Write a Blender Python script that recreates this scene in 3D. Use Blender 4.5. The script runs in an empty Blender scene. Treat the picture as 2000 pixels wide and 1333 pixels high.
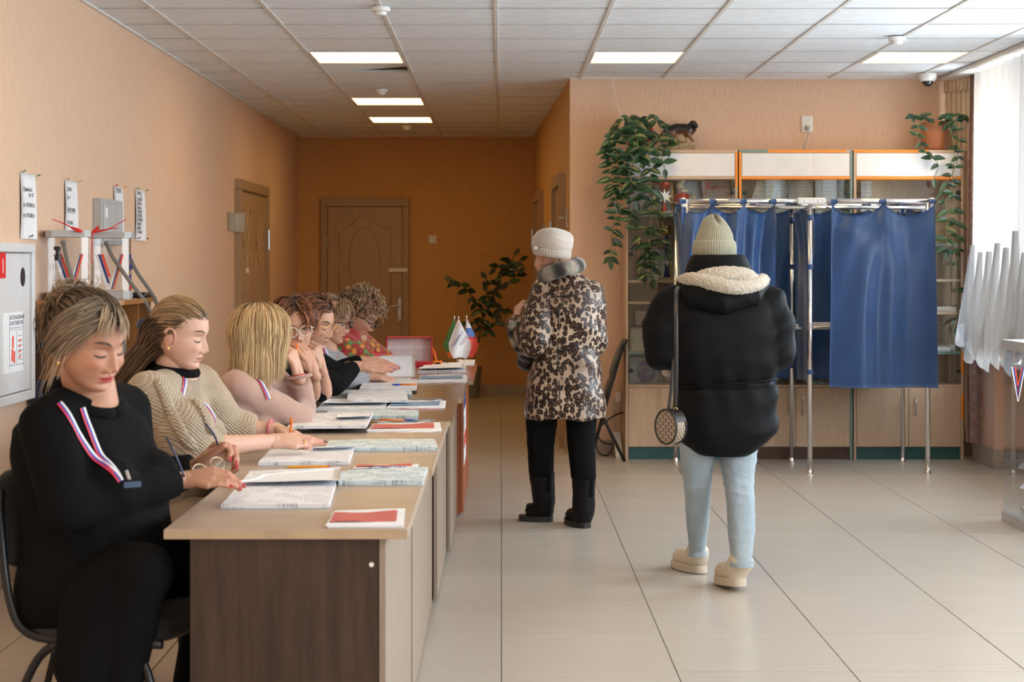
import bpy, math, random
import numpy as np
from mathutils import Vector, Matrix
from mathutils.bvhtree import BVHTree

rnd = random.Random(7)
C = bpy.context.scene.collection
scene = bpy.context.scene
PI = math.pi
FPX, HX, HY, CAMZ = 3310.0, 979.0, 514.0, 1.40

# ------------------------------------------------------------------ camera, world, exposure
cam_d = bpy.data.cameras.new('camera'); cam = bpy.data.objects.new('camera', cam_d); C.objects.link(cam)
cam.location = (0, 0, CAMZ); cam.rotation_euler = (PI / 2, 0, 0)
cam_d.sensor_width = 36; cam_d.lens = FPX / 2000 * 36
cam_d.shift_x = (1000 - HX) / 2000; cam_d.shift_y = (HY - 666.5) / 2000
cam_d.clip_start = 0.05; cam_d.clip_end = 200
cam_d.dof.use_dof = True; cam_d.dof.focus_distance = 7.6; cam_d.dof.aperture_fstop = 6.3
scene.camera = cam
w = bpy.data.worlds.new('sky'); scene.world = w; w.use_nodes = True
bg = w.node_tree.nodes['Background']; bg.inputs[1].default_value = 12.2
wt = w.node_tree; wc_ = wt.nodes.new('ShaderNodeTexCoord'); ws = wt.nodes.new('ShaderNodeSeparateXYZ'); wr = wt.nodes.new('ShaderNodeValToRGB')   # overcast sky above dimmer ground
wt.links.new(wc_.outputs['Generated'], ws.inputs[0]); wm = wt.nodes.new('ShaderNodeMath'); wm.operation = 'MULTIPLY_ADD'; wm.inputs[1].default_value = .5; wm.inputs[2].default_value = .5
wt.links.new(ws.outputs[2], wm.inputs[0]); wt.links.new(wm.outputs[0], wr.inputs[0]); wt.links.new(wr.outputs[0], bg.inputs[0])
wr.color_ramp.elements[0].position = .49; wr.color_ramp.elements[0].color = (.62, .68, .72, 1); wr.color_ramp.elements[1].position = .52; wr.color_ramp.elements[1].color = (.80, .92, 1, 1)
scene.view_settings.view_transform = 'Standard'; scene.view_settings.look = 'None'
scene.view_settings.gamma = 1.0; scene.view_settings.use_curve_mapping = False
scene.view_settings.exposure = 0.0
scene.cycles.max_bounces = 10; scene.cycles.diffuse_bounces = 6; scene.cycles.glossy_bounces = 4
scene.cycles.transparent_max_bounces = 16; scene.cycles.transmission_bounces = 6
scene.cycles.sample_clamp_indirect = 8.0
LAMP_CORR = 9.0      # emission of the ceiling panels
# daylight enters through the window openings of the right wall; portals only guide the sampling
WINDOWS = [(-3.2, -0.9), (0.2, 2.9), (4.0, 6.7), (7.8, 10.1), (10.62, 11.95)]
WX = 3.52
for i, (a, b) in enumerate(WINDOWS):
    l = bpy.data.lights.new('window_portal', 'AREA'); l.shape = 'RECTANGLE'; l.size = 1.86; l.size_y = (b - a)
    l.cycles.is_portal = True
    o = bpy.data.objects.new('window_portal', l); C.objects.link(o)
    o.location = (WX + .17, (a + b) / 2, 1.72); o.rotation_euler = (0, PI / 2, 0)

# ------------------------------------------------------------------ helpers
def P(px, py, Y):
    "photo pixel and distance -> point in the room"
    return Vector(((px - HX) * Y / FPX, Y, CAMZ - (py - HY) * Y / FPX))
def D(px, py, z=0.75):
    "photo pixel -> point on a horizontal plane"
    Y = (CAMZ - z) * FPX / (py - HY)
    return Vector(((px - HX) * Y / FPX, Y, z))
def srgb(r, g, b):
    f = lambda c: (c / 255 / 12.92) if c / 255 <= .04045 else ((c / 255 + .055) / 1.055) ** 2.4
    return (f(r), f(g), f(b))

class MB:
    def __init__(s): s.v = []; s.f = []; s.c = None
    def add(s, v, f, col=None):
        o = len(s.v); s.v += [tuple(p) for p in v]; s.f += [tuple(i + o for i in q) for q in f]
        if col is not None:
            if s.c is None: s.c = [(1, 1, 1)] * o
            s.c += [tuple(k) for k in col] if (len(col) == len(v) and hasattr(col[0], '__len__')) else [tuple(col)] * len(v)
        elif s.c is not None: s.c += [(1, 1, 1)] * len(v)
        return s
    def box(s, x0, x1, y0, y1, z0, z1, r=0.0):
        if x0 > x1: x0, x1 = x1, x0
        if y0 > y1: y0, y1 = y1, y0
        if z0 > z1: z0, z1 = z1, z0
        r = min(r, (x1 - x0) * .45, (y1 - y0) * .45, (z1 - z0) * .45)
        if r <= 0:
            return s.add([(x0, y0, z0), (x1, y0, z0), (x1, y1, z0), (x0, y1, z0), (x0, y0, z1), (x1, y0, z1), (x1, y1, z1), (x0, y1, z1)],
                         [(3, 2, 1, 0), (4, 5, 6, 7), (0, 1, 5, 4), (1, 2, 6, 5), (2, 3, 7, 6), (3, 0, 4, 7)])
        V = []; idx = {}
        lo = (x0, y0, z0); hi = (x1, y1, z1)
        for sx in (0, 1):
            for sy in (0, 1):
                for sz in (0, 1):
                    for ax in range(3):
                        p = []
                        for a, sg in enumerate((sx, sy, sz)):
                            e = hi[a] if sg else lo[a]
                            if a != ax: e = e - r if sg else e + r
                            p.append(e)
                        idx[sx, sy, sz, ax] = len(V); V.append(p)
        F = []
        for ax in range(3):
            a, b = [k for k in range(3) if k != ax]
            for sg in (0, 1):
                q = []
                for (u, w_) in ((0, 0), (1, 0), (1, 1), (0, 1)):
                    k = [0, 0, 0]; k[ax] = sg; k[a] = u; k[b] = w_
                    q.append(idx[k[0], k[1], k[2], ax])
                if (ax == 1) == bool(sg): q.reverse()
                F.append(q)
        for ax in range(3):
            a, b = [k for k in range(3) if k != ax]
            for u in (0, 1):
                for w_ in (0, 1):
                    k0 = [0, 0, 0]; k0[a] = u; k0[b] = w_; k1 = list(k0); k1[ax] = 1
                    q = [idx[(*k0, a)], idx[(*k1, a)], idx[(*k1, b)], idx[(*k0, b)]]
                    F.append(q)
        for sx in (0, 1):
            for sy in (0, 1):
                for sz in (0, 1): F.append([idx[sx, sy, sz, 0], idx[sx, sy, sz, 1], idx[sx, sy, sz, 2]])
        c = Vector(((x0 + x1) / 2, (y0 + y1) / 2, (z0 + z1) / 2))
        G = []
        for q in F:
            p = [Vector(V[i]) for i in q]; n = (p[1] - p[0]).cross(p[2] - p[0]); m = sum(p, Vector()) / len(p)
            G.append(q if n.dot(m - c) > 0 else list(reversed(q)))
        return s.add(V, G)
    def loft(s, rings, cap=True, col=None):
        n = len(rings[0]); V = [p for r in rings for p in r]; F = []
        for i in range(len(rings) - 1):
            for j in range(n):
                k = (j + 1) % n
                F.append((i * n + j, i * n + k, (i + 1) * n + k, (i + 1) * n + j))
        if cap:
            F.append(tuple(reversed(range(n)))); F.append(tuple((len(rings) - 1) * n + j for j in range(n)))
        return s.add(V, F, col)
    def tube(s, pts, rad, n=8, cap=True, col=None, flat=1.0, up=None):
        pts = [Vector(p) for p in pts]; m = len(pts)
        if not hasattr(rad, '__len__'): rad = [rad] * m
        t = [(pts[min(i + 1, m - 1)] - pts[max(i - 1, 0)]).normalized() for i in range(m)]
        a = Vector(up) if up is not None else (Vector((0, 0, 1)) if abs(t[0].z) < .9 else Vector((1, 0, 0)))
        rings = []
        for i in range(m):
            a = (a - t[i] * a.dot(t[i]))
            a = a.normalized() if a.length > 1e-6 else t[i].orthogonal().normalized()
            b = t[i].cross(a)
            rings.append([pts[i] + (a * math.cos(2 * PI * j / n) * flat + b * math.sin(2 * PI * j / n)) * rad[i] for j in range(n)])
        return s.loft(rings, cap, col)
    def caps(s, pts, rad, n=12):
        "tube with rounded ends (for limbs that are remeshed)"
        pts = [Vector(p) for p in pts]
        rad = list(rad) if hasattr(rad, '__len__') else [rad] * len(pts)
        d0 = (pts[0] - pts[1]).normalized(); d1 = (pts[-1] - pts[-2]).normalized()
        A = [pts[0] + d0 * rad[0] * k for k in (.95, .7, .35)]; ra = [rad[0] * k for k in (.3, .7, .93)]
        B = [pts[-1] + d1 * rad[-1] * k for k in (.35, .7, .95)]; rb = [rad[-1] * k for k in (.93, .7, .3)]
        return s.tube(A + pts + B, ra + rad + rb, n)
    def lathe(s, prof, n=24, c=(0, 0, 0), M=None, col=None):
        rings = [[(r * math.cos(2 * PI * j / n), r * math.sin(2 * PI * j / n), z) for j in range(n)] for r, z in prof]
        if M is not None: rings = [[M @ Vector(p) for p in r] for r in rings]
        c = Vector(c); rings = [[Vector(p) + c for p in r] for r in rings]
        return s.loft(rings, True, col)
    def ell(s, c, r, nu=16, nv=10, M=None, col=None):
        c = Vector(c); R = []
        for i in range(1, nv):
            a = PI * i / nv - PI / 2
            R.append([(r[0] * math.cos(a) * math.cos(2 * PI * j / nu), r[1] * math.cos(a) * math.sin(2 * PI * j / nu), r[2] * math.sin(a)) for j in range(nu)])
        top = (0, 0, r[2]); bot = (0, 0, -r[2]); V = [bot] + [p for q in R for p in q] + [top]; F = []
        for j in range(nu): F.append((0, 1 + (j + 1) % nu, 1 + j))
        for i in range(nv - 2):
            for j in range(nu):
                k = (j + 1) % nu; F.append((1 + i * nu + j, 1 + i * nu + k, 1 + (i + 1) * nu + k, 1 + (i + 1) * nu + j))
        o = 1 + (nv - 2) * nu
        for j in range(nu): F.append((o + j, o + (j + 1) % nu, len(V) - 1))
        V = [(M @ Vector(p) if M is not None else Vector(p)) + c for p in V]
        return s.add(V, F, col)
    def prism(s, poly, axis, a, b):
        "extrude a 2-D outline along axis x, y or z"
        mk = {'x': lambda u, v, w_: (w_, u, v), 'y': lambda u, v, w_: (u, w_, v), 'z': lambda u, v, w_: (u, v, w_)}[axis]
        n = len(poly); V = [mk(u, v, a) for u, v in poly] + [mk(u, v, b) for u, v in poly]
        F = [tuple(range(n)), tuple(reversed(range(n, 2 * n)))] + [(j, j + n, (j + 1) % n + n, (j + 1) % n) for j in range(n)]
        return s.add(V, F)
    def sheet(s, fn, nu, nv, th=0.0):
        "grid surface fn(u,v) with a thickness"
        G = [[Vector(fn(i / nu, j / nv)) for j in range(nv + 1)] for i in range(nu + 1)]
        V = [p for r in G for p in r]; W = nv + 1
        F = [(i * W + j, (i + 1) * W + j, (i + 1) * W + j + 1, i * W + j + 1) for i in range(nu) for j in range(nv)]
        if th:
            N = [Vector() for _ in V]
            for q in F:
                n = (V[q[1]] - V[q[0]]).cross(V[q[3]] - V[q[0]])
                for i in q: N[i] += n
            o = len(V)
            V2 = [p - n.normalized() * th if n.length > 0 else p for p, n in zip(V, N)]
            F2 = [tuple(i + o for i in reversed(q)) for q in F]
            edge = [i * W for i in range(nu + 1)] + [nu * W + j for j in range(1, W)] + [i * W + nv for i in range(nu - 1, -1, -1)] + [j for j in range(nv - 1, 0, -1)]
            S = [(edge[k], edge[k] + o, edge[(k + 1) % len(edge)] + o, edge[(k + 1) % len(edge)]) for k in range(len(edge))]
            V = V + V2; F = F + F2 + [tuple(reversed(q)) for q in S]
        return s.add(V, F)
    def xf(s, M):
        s.v = [tuple(M @ Vector(p)) for p in s.v]; return s
    def mesh(s, name, mats, smooth=False, fm=None):
        me = bpy.data.meshes.new(name); me.from_pydata(s.v, [], s.f)
        for m in (mats if isinstance(mats, (list, tuple)) else [mats]): me.materials.append(m)
        if fm is not None: me.polygons.foreach_set('material_index', fm)
        if s.c is not None:
            at = me.color_attributes.new('col', 'FLOAT_COLOR', 'POINT')
            a = np.ones((len(s.v), 4), np.float32); a[:, :3] = np.array(s.c, np.float32)[:, :3]; at.data.foreach_set('color', a.ravel())
        if smooth: me.polygons.foreach_set('use_smooth', [True] * len(me.polygons))
        me.update(); return me

def thing(name, label, cat, loc=(0, 0, 0), group=None, rot=0.0):
    o = bpy.data.objects.new(name, None); o.empty_display_size = .05; C.objects.link(o)
    o.location = loc; o.rotation_euler = (0, 0, rot); tag(o, label, cat, group); return o
def tag(o, label=None, cat=None, group=None, kind=None):
    if label: o['label'] = label
    if cat: o['category'] = cat
    if group: o['group'] = group
    if kind: o['kind'] = kind
    return o
def wloc(o):
    M = Matrix.Identity(4)
    while o is not None:
        M = Matrix.LocRotScale(o.location, o.rotation_euler, o.scale) @ M; o = o.parent
    return M
def part(name, mb, m, parent=None, smooth=False, world=True, label=None, fm=None, auto=None):
    "a mesh object; mb holds room coordinates (world) or coordinates of the parent"
    if parent is not None and world:
        mb.xf(wloc(parent).inverted())
    me = mb.mesh(name, m, smooth, fm)
    if auto: 
        me.polygons.foreach_set('use_smooth', [True] * len(me.polygons)); me.set_sharp_from_angle(angle=math.radians(auto))
    o = bpy.data.objects.new(name, me); C.objects.link(o)
    if parent is not None: o.parent = parent
    if label: o['label'] = label
    return o
def one(name, mb, m, label, cat, group=None, smooth=False, fm=None, auto=None):
    "a thing that is one mesh: origin at its base"
    v = np.array(mb.v); c = Vector(((v[:, 0].min() + v[:, 0].max()) / 2, (v[:, 1].min() + v[:, 1].max()) / 2, v[:, 2].min()))
    mb.xf(Matrix.Translation(-c)); o = part(name, mb, m, None, smooth, fm=fm, auto=auto); o.location = c
    return tag(o, label, cat, group)
def struct(name, mb, m, smooth=False, parent=None, fm=None):
    o = part(name, mb, m, parent, smooth, fm=fm)
    if parent is None: o['kind'] = 'structure'
    return o
def inst(name, me, parent, loc=(0, 0, 0), rot=(0, 0, 0), sc=(1, 1, 1)):
    o = bpy.data.objects.new(name, me); C.objects.link(o); o.parent = parent
    o.location = loc; o.rotation_euler = rot; o.scale = sc; return o
def copy_tree(o, parent=None):
    c = o.copy(); C.objects.link(c)
    if parent is not None: c.parent = parent
    for ch in list(o.children): copy_tree(ch, c)
    return c
def text(s, size, loc, rot, m, parent=None, world=True, align='LEFT', name='lettering', sx=1.0, ext=.0004):
    cu = bpy.data.curves.new(name, 'FONT'); cu.body = s; cu.size = size; cu.align_x = align; cu.extrude = ext; cu.resolution_u = 2
    cu.materials.append(m); o = bpy.data.objects.new(name, cu); C.objects.link(o)
    Mx = Matrix.LocRotScale(Vector(loc), rot.to_euler() if isinstance(rot, Matrix) else __import__('mathutils').Euler(rot), Vector((sx, 1, 1)))
    if parent is not None:
        o.parent = parent
        if world: Mx = wloc(parent).inverted() @ Mx
    o.matrix_local = Mx; return o

# ------------------------------------------------------------------ materials
class NT:
    def __init__(s, name):
        s.m = bpy.data.materials.new(name); s.m.use_nodes = True; s.t = s.m.node_tree; s.n = s.t.nodes; s.b = s.n['Principled BSDF']
    def new(s, ty, **k):
        x = s.n.new(ty)
        for a, v in k.items():
            if a.startswith('i_'): x.inputs[int(a[2:])].default_value = v
            else: setattr(x, a, v)
        return x
    def link(s, a, b): s.t.links.new(a, b)
    def coord(s, scale=(1, 1, 1), kind='Object'):
        tc = s.new('ShaderNodeTexCoord'); mp = s.new('ShaderNodeMapping'); mp.inputs['Scale'].default_value = scale
        s.link(tc.outputs[kind], mp.inputs[0]); return mp.outputs[0]
    def noise(s, vec, scale=5, detail=4, rough=.6):
        x = s.new('ShaderNodeTexNoise'); x.inputs['Scale'].default_value = scale; x.inputs['Detail'].default_value = detail
        x.inputs['Roughness'].default_value = rough; s.link(vec, x.inputs['Vector']); return x.outputs[0]
    def ramp(s, fac, stops, interp='LINEAR'):
        x = s.new('ShaderNodeValToRGB'); x.color_ramp.interpolation = interp; e = x.color_ramp.elements
        for i, (p, c) in enumerate(stops):
            k = e[i] if i < 2 else e.new(p)
            k.position = p; k.color = (*c[:3], 1)
        s.link(fac, x.inputs[0]); return x.outputs[0]
    def mix(s, f, a, b, mode='MIX'):
        x = s.new('ShaderNodeMix'); x.data_type = 'RGBA'; x.blend_type = mode
        for v, k in ((f, 0), (a, 6), (b, 7)):
            if hasattr(v, 'node'): s.link(v, x.inputs[k])
            else: x.inputs[k].default_value = v if k == 0 else (*v[:3], 1)
        return x.outputs[2]
    def math(s, op, a, b=0.0, c=None):
        x = s.new('ShaderNodeMath'); x.operation = op
        for i, v in enumerate((a, b) if c is None else (a, b, c)):
            if hasattr(v, 'node'): s.link(v, x.inputs[i])
            else: x.inputs[i].default_value = v
        return x.outputs[0]
    def sep(s, vec):
        x = s.new('ShaderNodeSeparateXYZ'); s.link(vec, x.inputs[0]); return x.outputs
    def color(s, c):
        if hasattr(c, 'node'): s.link(c, s.b.inputs['Base Color'])
        else: s.b.inputs['Base Color'].default_value = (*c[:3], 1)
        return s
    def set(s, **k):
        for a, v in k.items(): s.b.inputs[a.replace('_', ' ')].default_value = v
        return s
    def bump(s, h, strength=.3, dist=.01):
        x = s.new('ShaderNodeBump'); x.inputs['Strength'].default_value = strength; x.inputs['Distance'].default_value = dist
        s.link(h, x.inputs['Height']); s.link(x.outputs[0], s.b.inputs['Normal']); return s

def mat(name, c, rough=.5, metal=0.0, var=0.06, scale=8, bump=0.0, bscale=60, **k):
    "plain procedural material with a little tonal variation"
    t = NT(name); v = t.coord()
    if var:
        n = t.noise(v, scale, 4); a = [max(0, x * (1 - var * 2)) for x in c]; b = [min(1, x * (1 + var * 2)) for x in c]
        t.color(t.ramp(n, [(.3, a), (.7, b)]))
    else: t.color(c)
    t.set(Roughness=rough, Metallic=metal, **k)
    if bump: t.bump(t.noise(v, bscale, 3), bump, .004)
    return t.m
def glass_mat(name, tint=(1, 1, 1), refl=1.0, base=.03):
    "thin clear sheet: see-through with a Fresnel reflection"
    t = NT(name); out = t.n['Material Output']; t.n.remove(t.b)
    tr = t.new('ShaderNodeBsdfTransparent'); tr.inputs[0].default_value = (*tint, 1)
    gl = t.new('ShaderNodeBsdfGlossy'); gl.inputs['Roughness'].default_value = .02
    lw_ = t.new('ShaderNodeLayerWeight'); lw_.inputs[0].default_value = .5
    f = t.math('MULTIPLY_ADD', t.math('POWER', lw_.outputs['Facing'], 4.0), .75 * refl, base); f = t.math('MINIMUM', f, 1.0)
    mx = t.new('ShaderNodeMixShader'); t.link(f, mx.inputs[0]); t.link(tr.outputs[0], mx.inputs[1]); t.link(gl.outputs[0], mx.inputs[2])
    t.link(mx.outputs[0], out.inputs[0]); return t.m
def wood_mat(name, a, b, rough=.4, axis='z', scale=1.0, grain=14, coat=0.0):
    t = NT(name); sc = {'x': (1, grain, grain), 'y': (grain, 1, grain), 'z': (grain, grain, 1)}[axis]
    v = t.coord([q * scale for q in sc]); n = t.noise(v, 2.2, 8, .65); n2 = t.noise(v, 11, 4, .7)
    t.color(t.mix(t.math('MULTIPLY', n2, .35), t.ramp(n, [(.32, a), (.68, b)]), [x * .7 for x in a]))
    t.set(Roughness=rough, Coat_Weight=coat); t.bump(n2, .04, .002); return t.m
def attr_mat(name, rough=.5, sss=0.0, bump=0, bscale=200, spec=.5):
    t = NT(name); a = t.new('ShaderNodeAttribute', attribute_name='col'); v = t.coord(); n = t.noise(v, 45, 4)
    t.color(t.mix(.16, a.outputs[0], t.mix(n, (.25, .25, .25), (1, 1, 1)), 'MULTIPLY')); t.set(Roughness=rough, Specular_IOR_Level=spec)
    if sss:
        t.set(Subsurface_Weight=sss, Subsurface_Scale=.012); t.b.inputs['Subsurface Radius'].default_value = (1, .35, .2)
    if bump: t.bump(t.noise(v, bscale, 2), bump, .002)
    return t.m
def emit_mat(name, c, s):
    t = NT(name); t.color((.9, .9, .9)); t.b.inputs['Emission Color'].default_value = (*c, 1); t.b.inputs['Emission Strength'].default_value = s; return t.m

def wall_mat(name, WALL_A, WALL_B):
    t = NT(name); v = t.coord((1, 1, .16)); n = t.noise(v, 70, 5, .7); n2 = t.noise(t.coord(), 1.3, 3)
    c = t.ramp(n, [(.27, [x * .84 for x in WALL_A]), (.36, WALL_A), (.6, WALL_B)]); t.color(t.mix(t.math('MULTIPLY', n2, .25), c, [x * .9 for x in WALL_A]))
    t.set(Roughness=.75); t.bump(n, .7, .010); return t.m
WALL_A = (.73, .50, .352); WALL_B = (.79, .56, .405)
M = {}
M['wall'] = wall_mat('peach_stucco', WALL_A, WALL_B); M['wall_lamp_tint'] = wall_mat('lamp_tinted_stucco', (.60, .33, .12), (.67, .385, .155))  # corridor copy of the peach stucco, warm lamp light put into its colour
def floor_mat():
    t = NT('porcelain_tile'); v = t.coord((1, 1, 1)); oi = t.new('ShaderNodeObjectInfo')
    n = t.noise(t.coord((1.2, 9, 1)), 3, 6, .65); n2 = t.noise(v, 2.2, 5)
    c = t.ramp(n, [(.3, (.475, .435, .385)), (.7, (.52, .48, .43))])
    c = t.mix(t.math('MULTIPLY', n2, .3), c, (.40, .345, .285))
    c = t.mix(t.math('MULTIPLY', oi.outputs['Random'], .18), c, (.44, .40, .36))
    t.color(c); t.set(Roughness=.27, Specular_IOR_Level=.5); t.bump(n2, .015, .01)
    return t.m
M['tile'] = floor_mat()
M['grout'] = mat('grout', (.12, .10, .085), .9)
M['base'] = mat('baseboard_tile', (.40, .345, .29), .35)
M['ceil'] = mat('ceiling_tile', (.80, .85, .90), .9, var=.03, bump=.3, bscale=120)
M['plenum'] = mat('ceiling_void', (.03, .03, .03), .9)
M['tbar'] = mat('ceiling_bar', (.70, .69, .66), .5, var=.02)
M['panel'] = emit_mat('led_panel', (1, .62, .20), LAMP_CORR)
M['white'] = mat('white_plastic', (.80, .80, .78), .4, var=.03)
M['grey'] = mat('grey_plastic', (.45, .46, .46), .45, var=.03)
M['black'] = mat('black_plastic', (.012, .012, .013), .4, var=.1)
M['blackmetal'] = mat('black_metal', (.012, .012, .014), .32, .2, var=.1)
M['chrome'] = mat('chrome', (.78, .78, .80), .14, 1.0, var=.02)
M['steel'] = mat('steel', (.55, .55, .56), .3, 1.0, var=.03)
M['gold'] = mat('gold_metal', (.80, .52, .20), .25, 1.0, var=.05)
M['paper'] = mat('paper', (.82, .83, .86), .8, var=.02)
M['red'] = mat('red_plastic', (.72, .02, .02), .4, var=.04)
M['glass'] = glass_mat('clear_glass')
M['acrylic'] = glass_mat('clear_acrylic', (.96, .97, .98), .9, .03)
M['ink'] = mat('dark_ink', (.04, .04, .07), .8, var=0)
M['navyink'] = mat('navy_ink', (.03, .05, .22), .7, var=0)
M['redink'] = mat('red_ink', (.75, .07, .03), .7, var=0)
M['blueink'] = mat('blue_ink', (.02, .07, .35), .7, var=0)
# ------------------------------------------------------------------ the room
ZC = 2.755
XL, YB, YC, YN = -2.16, 18.0, 12.4, -4.0
XR0, XR1 = .502, .345       # corridor's right wall, front and back end
struct('wall_left', MB().box(XL - .2, XL, YN, YB + .2, 0, ZC + .3), M['wall'])
struct('wall_back', MB().box(XL - .2, 1.2, YB, YB + .2, 0, ZC + .3), M['wall_lamp_tint'])
struct('wall_corridor', MB().prism([(XR0, YC + .003), (XR0 + .12, YC + .003), (XR0 + .12, YB), (XR1, YB)], 'z', 0, ZC + .3), M['wall_lamp_tint'])
struct('wall_cabinet', MB().box(XR0 + .0005, WX + .3, YC, YC + .002, 0, ZC + .3).box(XR0 + .13, WX + .3, YC + .002, YC + .2, 0, ZC + .3), M['wall'])
struct('wall_behind', MB().box(XL - .2, WX + .3, YN - .2, YN, 0, ZC + .3), M['wall'])
mb = MB(); ys = [YN] + [q for a in WINDOWS for q in a] + [YC]
mb.box(WX, WX + .3, YN, YC, 0, .74); mb.box(WX, WX + .3, YN, YC, 2.66, ZC + .3)
for i in range(0, len(ys), 2): mb.box(WX, WX + .3, ys[i], ys[i + 1], .74, 2.66)
mb.box(WX - .16, WX, 11.55, 12.02, 0, .72)     # pier below the sill
struct('wall_right', mb, M['wall'])
M['frame'] = mat('window_frame', (.8, .8, .8), .35, var=.02)
for i, (a, b) in enumerate(WINDOWS):
    mb = MB(); x = WX + .2
    for (p, q) in ((a, a + .07), (b - .07, b), ((a + b) / 2 - .05, (a + b) / 2 + .05)): mb.box(x, x + .06, p, q, .76, 2.66, .006)
    mb.box(x, x + .06, a, b, .74, .81, .006); mb.box(x, x + .06, a, b, 2.59, 2.66, .006)
    wo = struct('window_%d' % (i + 1), mb, M['frame'])
    for (p, q) in ((a + .07, (a + b) / 2 - .05), ((a + b) / 2 + .05, b - .07)):
        part('pane', MB().box(x + .028, x + .034, p, q, .81, 2.59), M['glass'], wo)
    part('window_sill', MB().box(WX - .22, WX + .2, a - .08, b + (.05 if i == 4 else .08), .715, .755, .008), M['white'], wo)

# floor of separate tiles
fl = struct('floor', MB().box(XL - .2, WX + .3, YN, YB + .2, -.12, -.0009), M['grout'])
TX, TY, Y0 = .6, .592, 5.80
tm = {}
def tile_mesh(w_, l_):
    k = (round(w_, 3), round(l_, 3))
    if k not in tm: tm[k] = MB().box(-w_ / 2, w_ / 2, -l_ / 2, l_ / 2, -.011, 0, .0008).mesh('floor_tile', M['tile'])
    return tm[k]
far = MB()
for ix in range(-4, 6):
    x0, x1 = max(ix * TX, XL + .001), min(ix * TX + TX, WX - .001)
    if x1 - x0 < .03: continue
    for iy in range(-17, 21):
        y0 = Y0 + iy * TY; y1 = y0 + TY
        if y0 > YB: continue
        y1 = min(y1, YB)
        xx1 = x1
        if y0 >= YC - .02 and x0 > .55: continue
        if y0 < YC and y1 > YC and x0 >= .5: y1 = YC
        if y0 >= YC and x1 > .55: xx1 = .56
        if y1 - y0 < .03: continue
        if y1 < 4.1:
            far.box(x0 + .002, xx1 - .002, y0 + .002, y1 - .002, -.011, 0); continue
        inst('floor_tile', tile_mesh(xx1 - x0 - .0045, y1 - y0 - .0045), fl, ((x0 + xx1) / 2, (y0 + y1) / 2, rnd.uniform(-.0002, .0002)))
fo = part('floor_tiling', far, M['tile'], fl); fo['kind'] = 'stuff'
# baseboards
H = .105
def baseboard(name, boxes):
    mb = MB()
    for b in boxes: mb.box(*b, .003)
    return struct(name, mb, M['base'])
baseboard('baseboard_left', [(XL, XL + .014, YN, 13.7, 0, H), (XL, XL + .014, 15.42, YB, 0, H)])
baseboard('baseboard_back', [(XL, -1.93, YB - .014, YB, 0, H), (-.96, XR1, YB - .014, YB, 0, H)])
baseboard('baseboard_cabinet', [(XR0, WX, YC - .014, YC, 0, H)])
baseboard('baseboard_right', [(WX - .014, WX, YN, 11.55, 0, .13), (WX - .174, WX - .16, 11.54, 12.03, 0, .13), (WX - .174, WX, 11.536, 11.55, 0, .13)])
mb = MB(); u = lambda y: XR0 + (XR1 - XR0) * (y - YC) / (YB - YC)
for a, b in ((YC, 12.83), (13.96, 15.98), (17.2, YB)):
    mb.prism([(u(a) - .014, a), (u(a), a), (u(b), b), (u(b) - .014, b)], 'z', 0, H)
struct('baseboard_corridor', mb, M['base'])

# suspended ceiling of separate tiles between bars
ce = struct('ceiling', MB().box(XL - .2, WX + .3, YN, YB + .2, ZC + .16, ZC + .3), M['plenum'])
GX, GY, CX0, CY0 = .608, .605, -.03, 9.006
LIGHTS = {(-2, 3), (-2, 8), (-2, 11), (1, 3), (4, 3), (1, -5), (4, -5), (-2, -5), (1, -12), (-2, -12), (4, -12)}
cm = {}
def ctile(w_, l_):
    k = (round(w_, 3), round(l_, 3))
    if k not in cm: cm[k] = MB().box(-w_ / 2, w_ / 2, -l_ / 2, l_ / 2, 0, .014, .004).mesh('ceiling_tile', M['ceil'])
    return cm[k]
farc = MB()
for ix in range(-4, 6):
    x0, x1 = max(CX0 + ix * GX, XL), min(CX0 + ix * GX + GX, WX)
    if x1 - x0 < .03: continue
    for iy in range(-22, 16):
        y0 = CY0 + iy * GY; y1 = min(y0 + GY, YB)
        if y0 < YC < y1 and x0 > .45: y1 = YC
        if y0 >= YC and x0 > .45: continue
        xx1 = min(x1, .53) if y0 >= YC and x1 > .53 else x1
        if y1 - y0 < .03 or (ix, iy) in LIGHTS: continue
        if y1 < 7.8:
            farc.box(x0 + .006, xx1 - .006, y0 + .004, y1 - .004, ZC, ZC + .014); continue
        t = inst('ceiling_tile', ctile(xx1 - x0 - .014, y1 - y0 - .008), ce, ((x0 + xx1) / 2, (y0 + y1) / 2, ZC + rnd.uniform(-.0015, .0015)),
                 (rnd.uniform(-.003, .006), rnd.uniform(-.003, .003), 0))
        if (ix, iy) == (-2, 4): t.rotation_euler = (.0, -.075, 0); t.location.z += .022; t.location.y += .02
fo = part('ceiling_tiling', farc, M['ceil'], ce); fo['kind'] = 'stuff'
for ix in range(-3, 6):
    x = CX0 + ix * GX
    if x > WX: continue
    y1 = YB if x < .45 else YC
    part('ceiling_bar', MB().box(x - .012, x + .012, YN, y1, ZC - .0065, ZC + .012, .002).add([], []), M['tbar'], ce)
mb = MB()
for iy in range(-22, 16):
    y = CY0 + iy * GY
    if y < YB: mb.box(XL, WX if y < YC else .5, y - .006, y + .006, ZC - .003, ZC + .016)
part('ceiling_cross_bars', mb, M['grey'], ce)
mb = MB().box(XL, XL + .02, YN, YB, ZC - .012, ZC + .01).box(XL, XR1, YB - .02, YB, ZC - .012, ZC + .01).box(XR0, WX, YC - .02, YC, ZC - .008, ZC + .01)
struct('trim_1', mb, M['tbar'])
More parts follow.
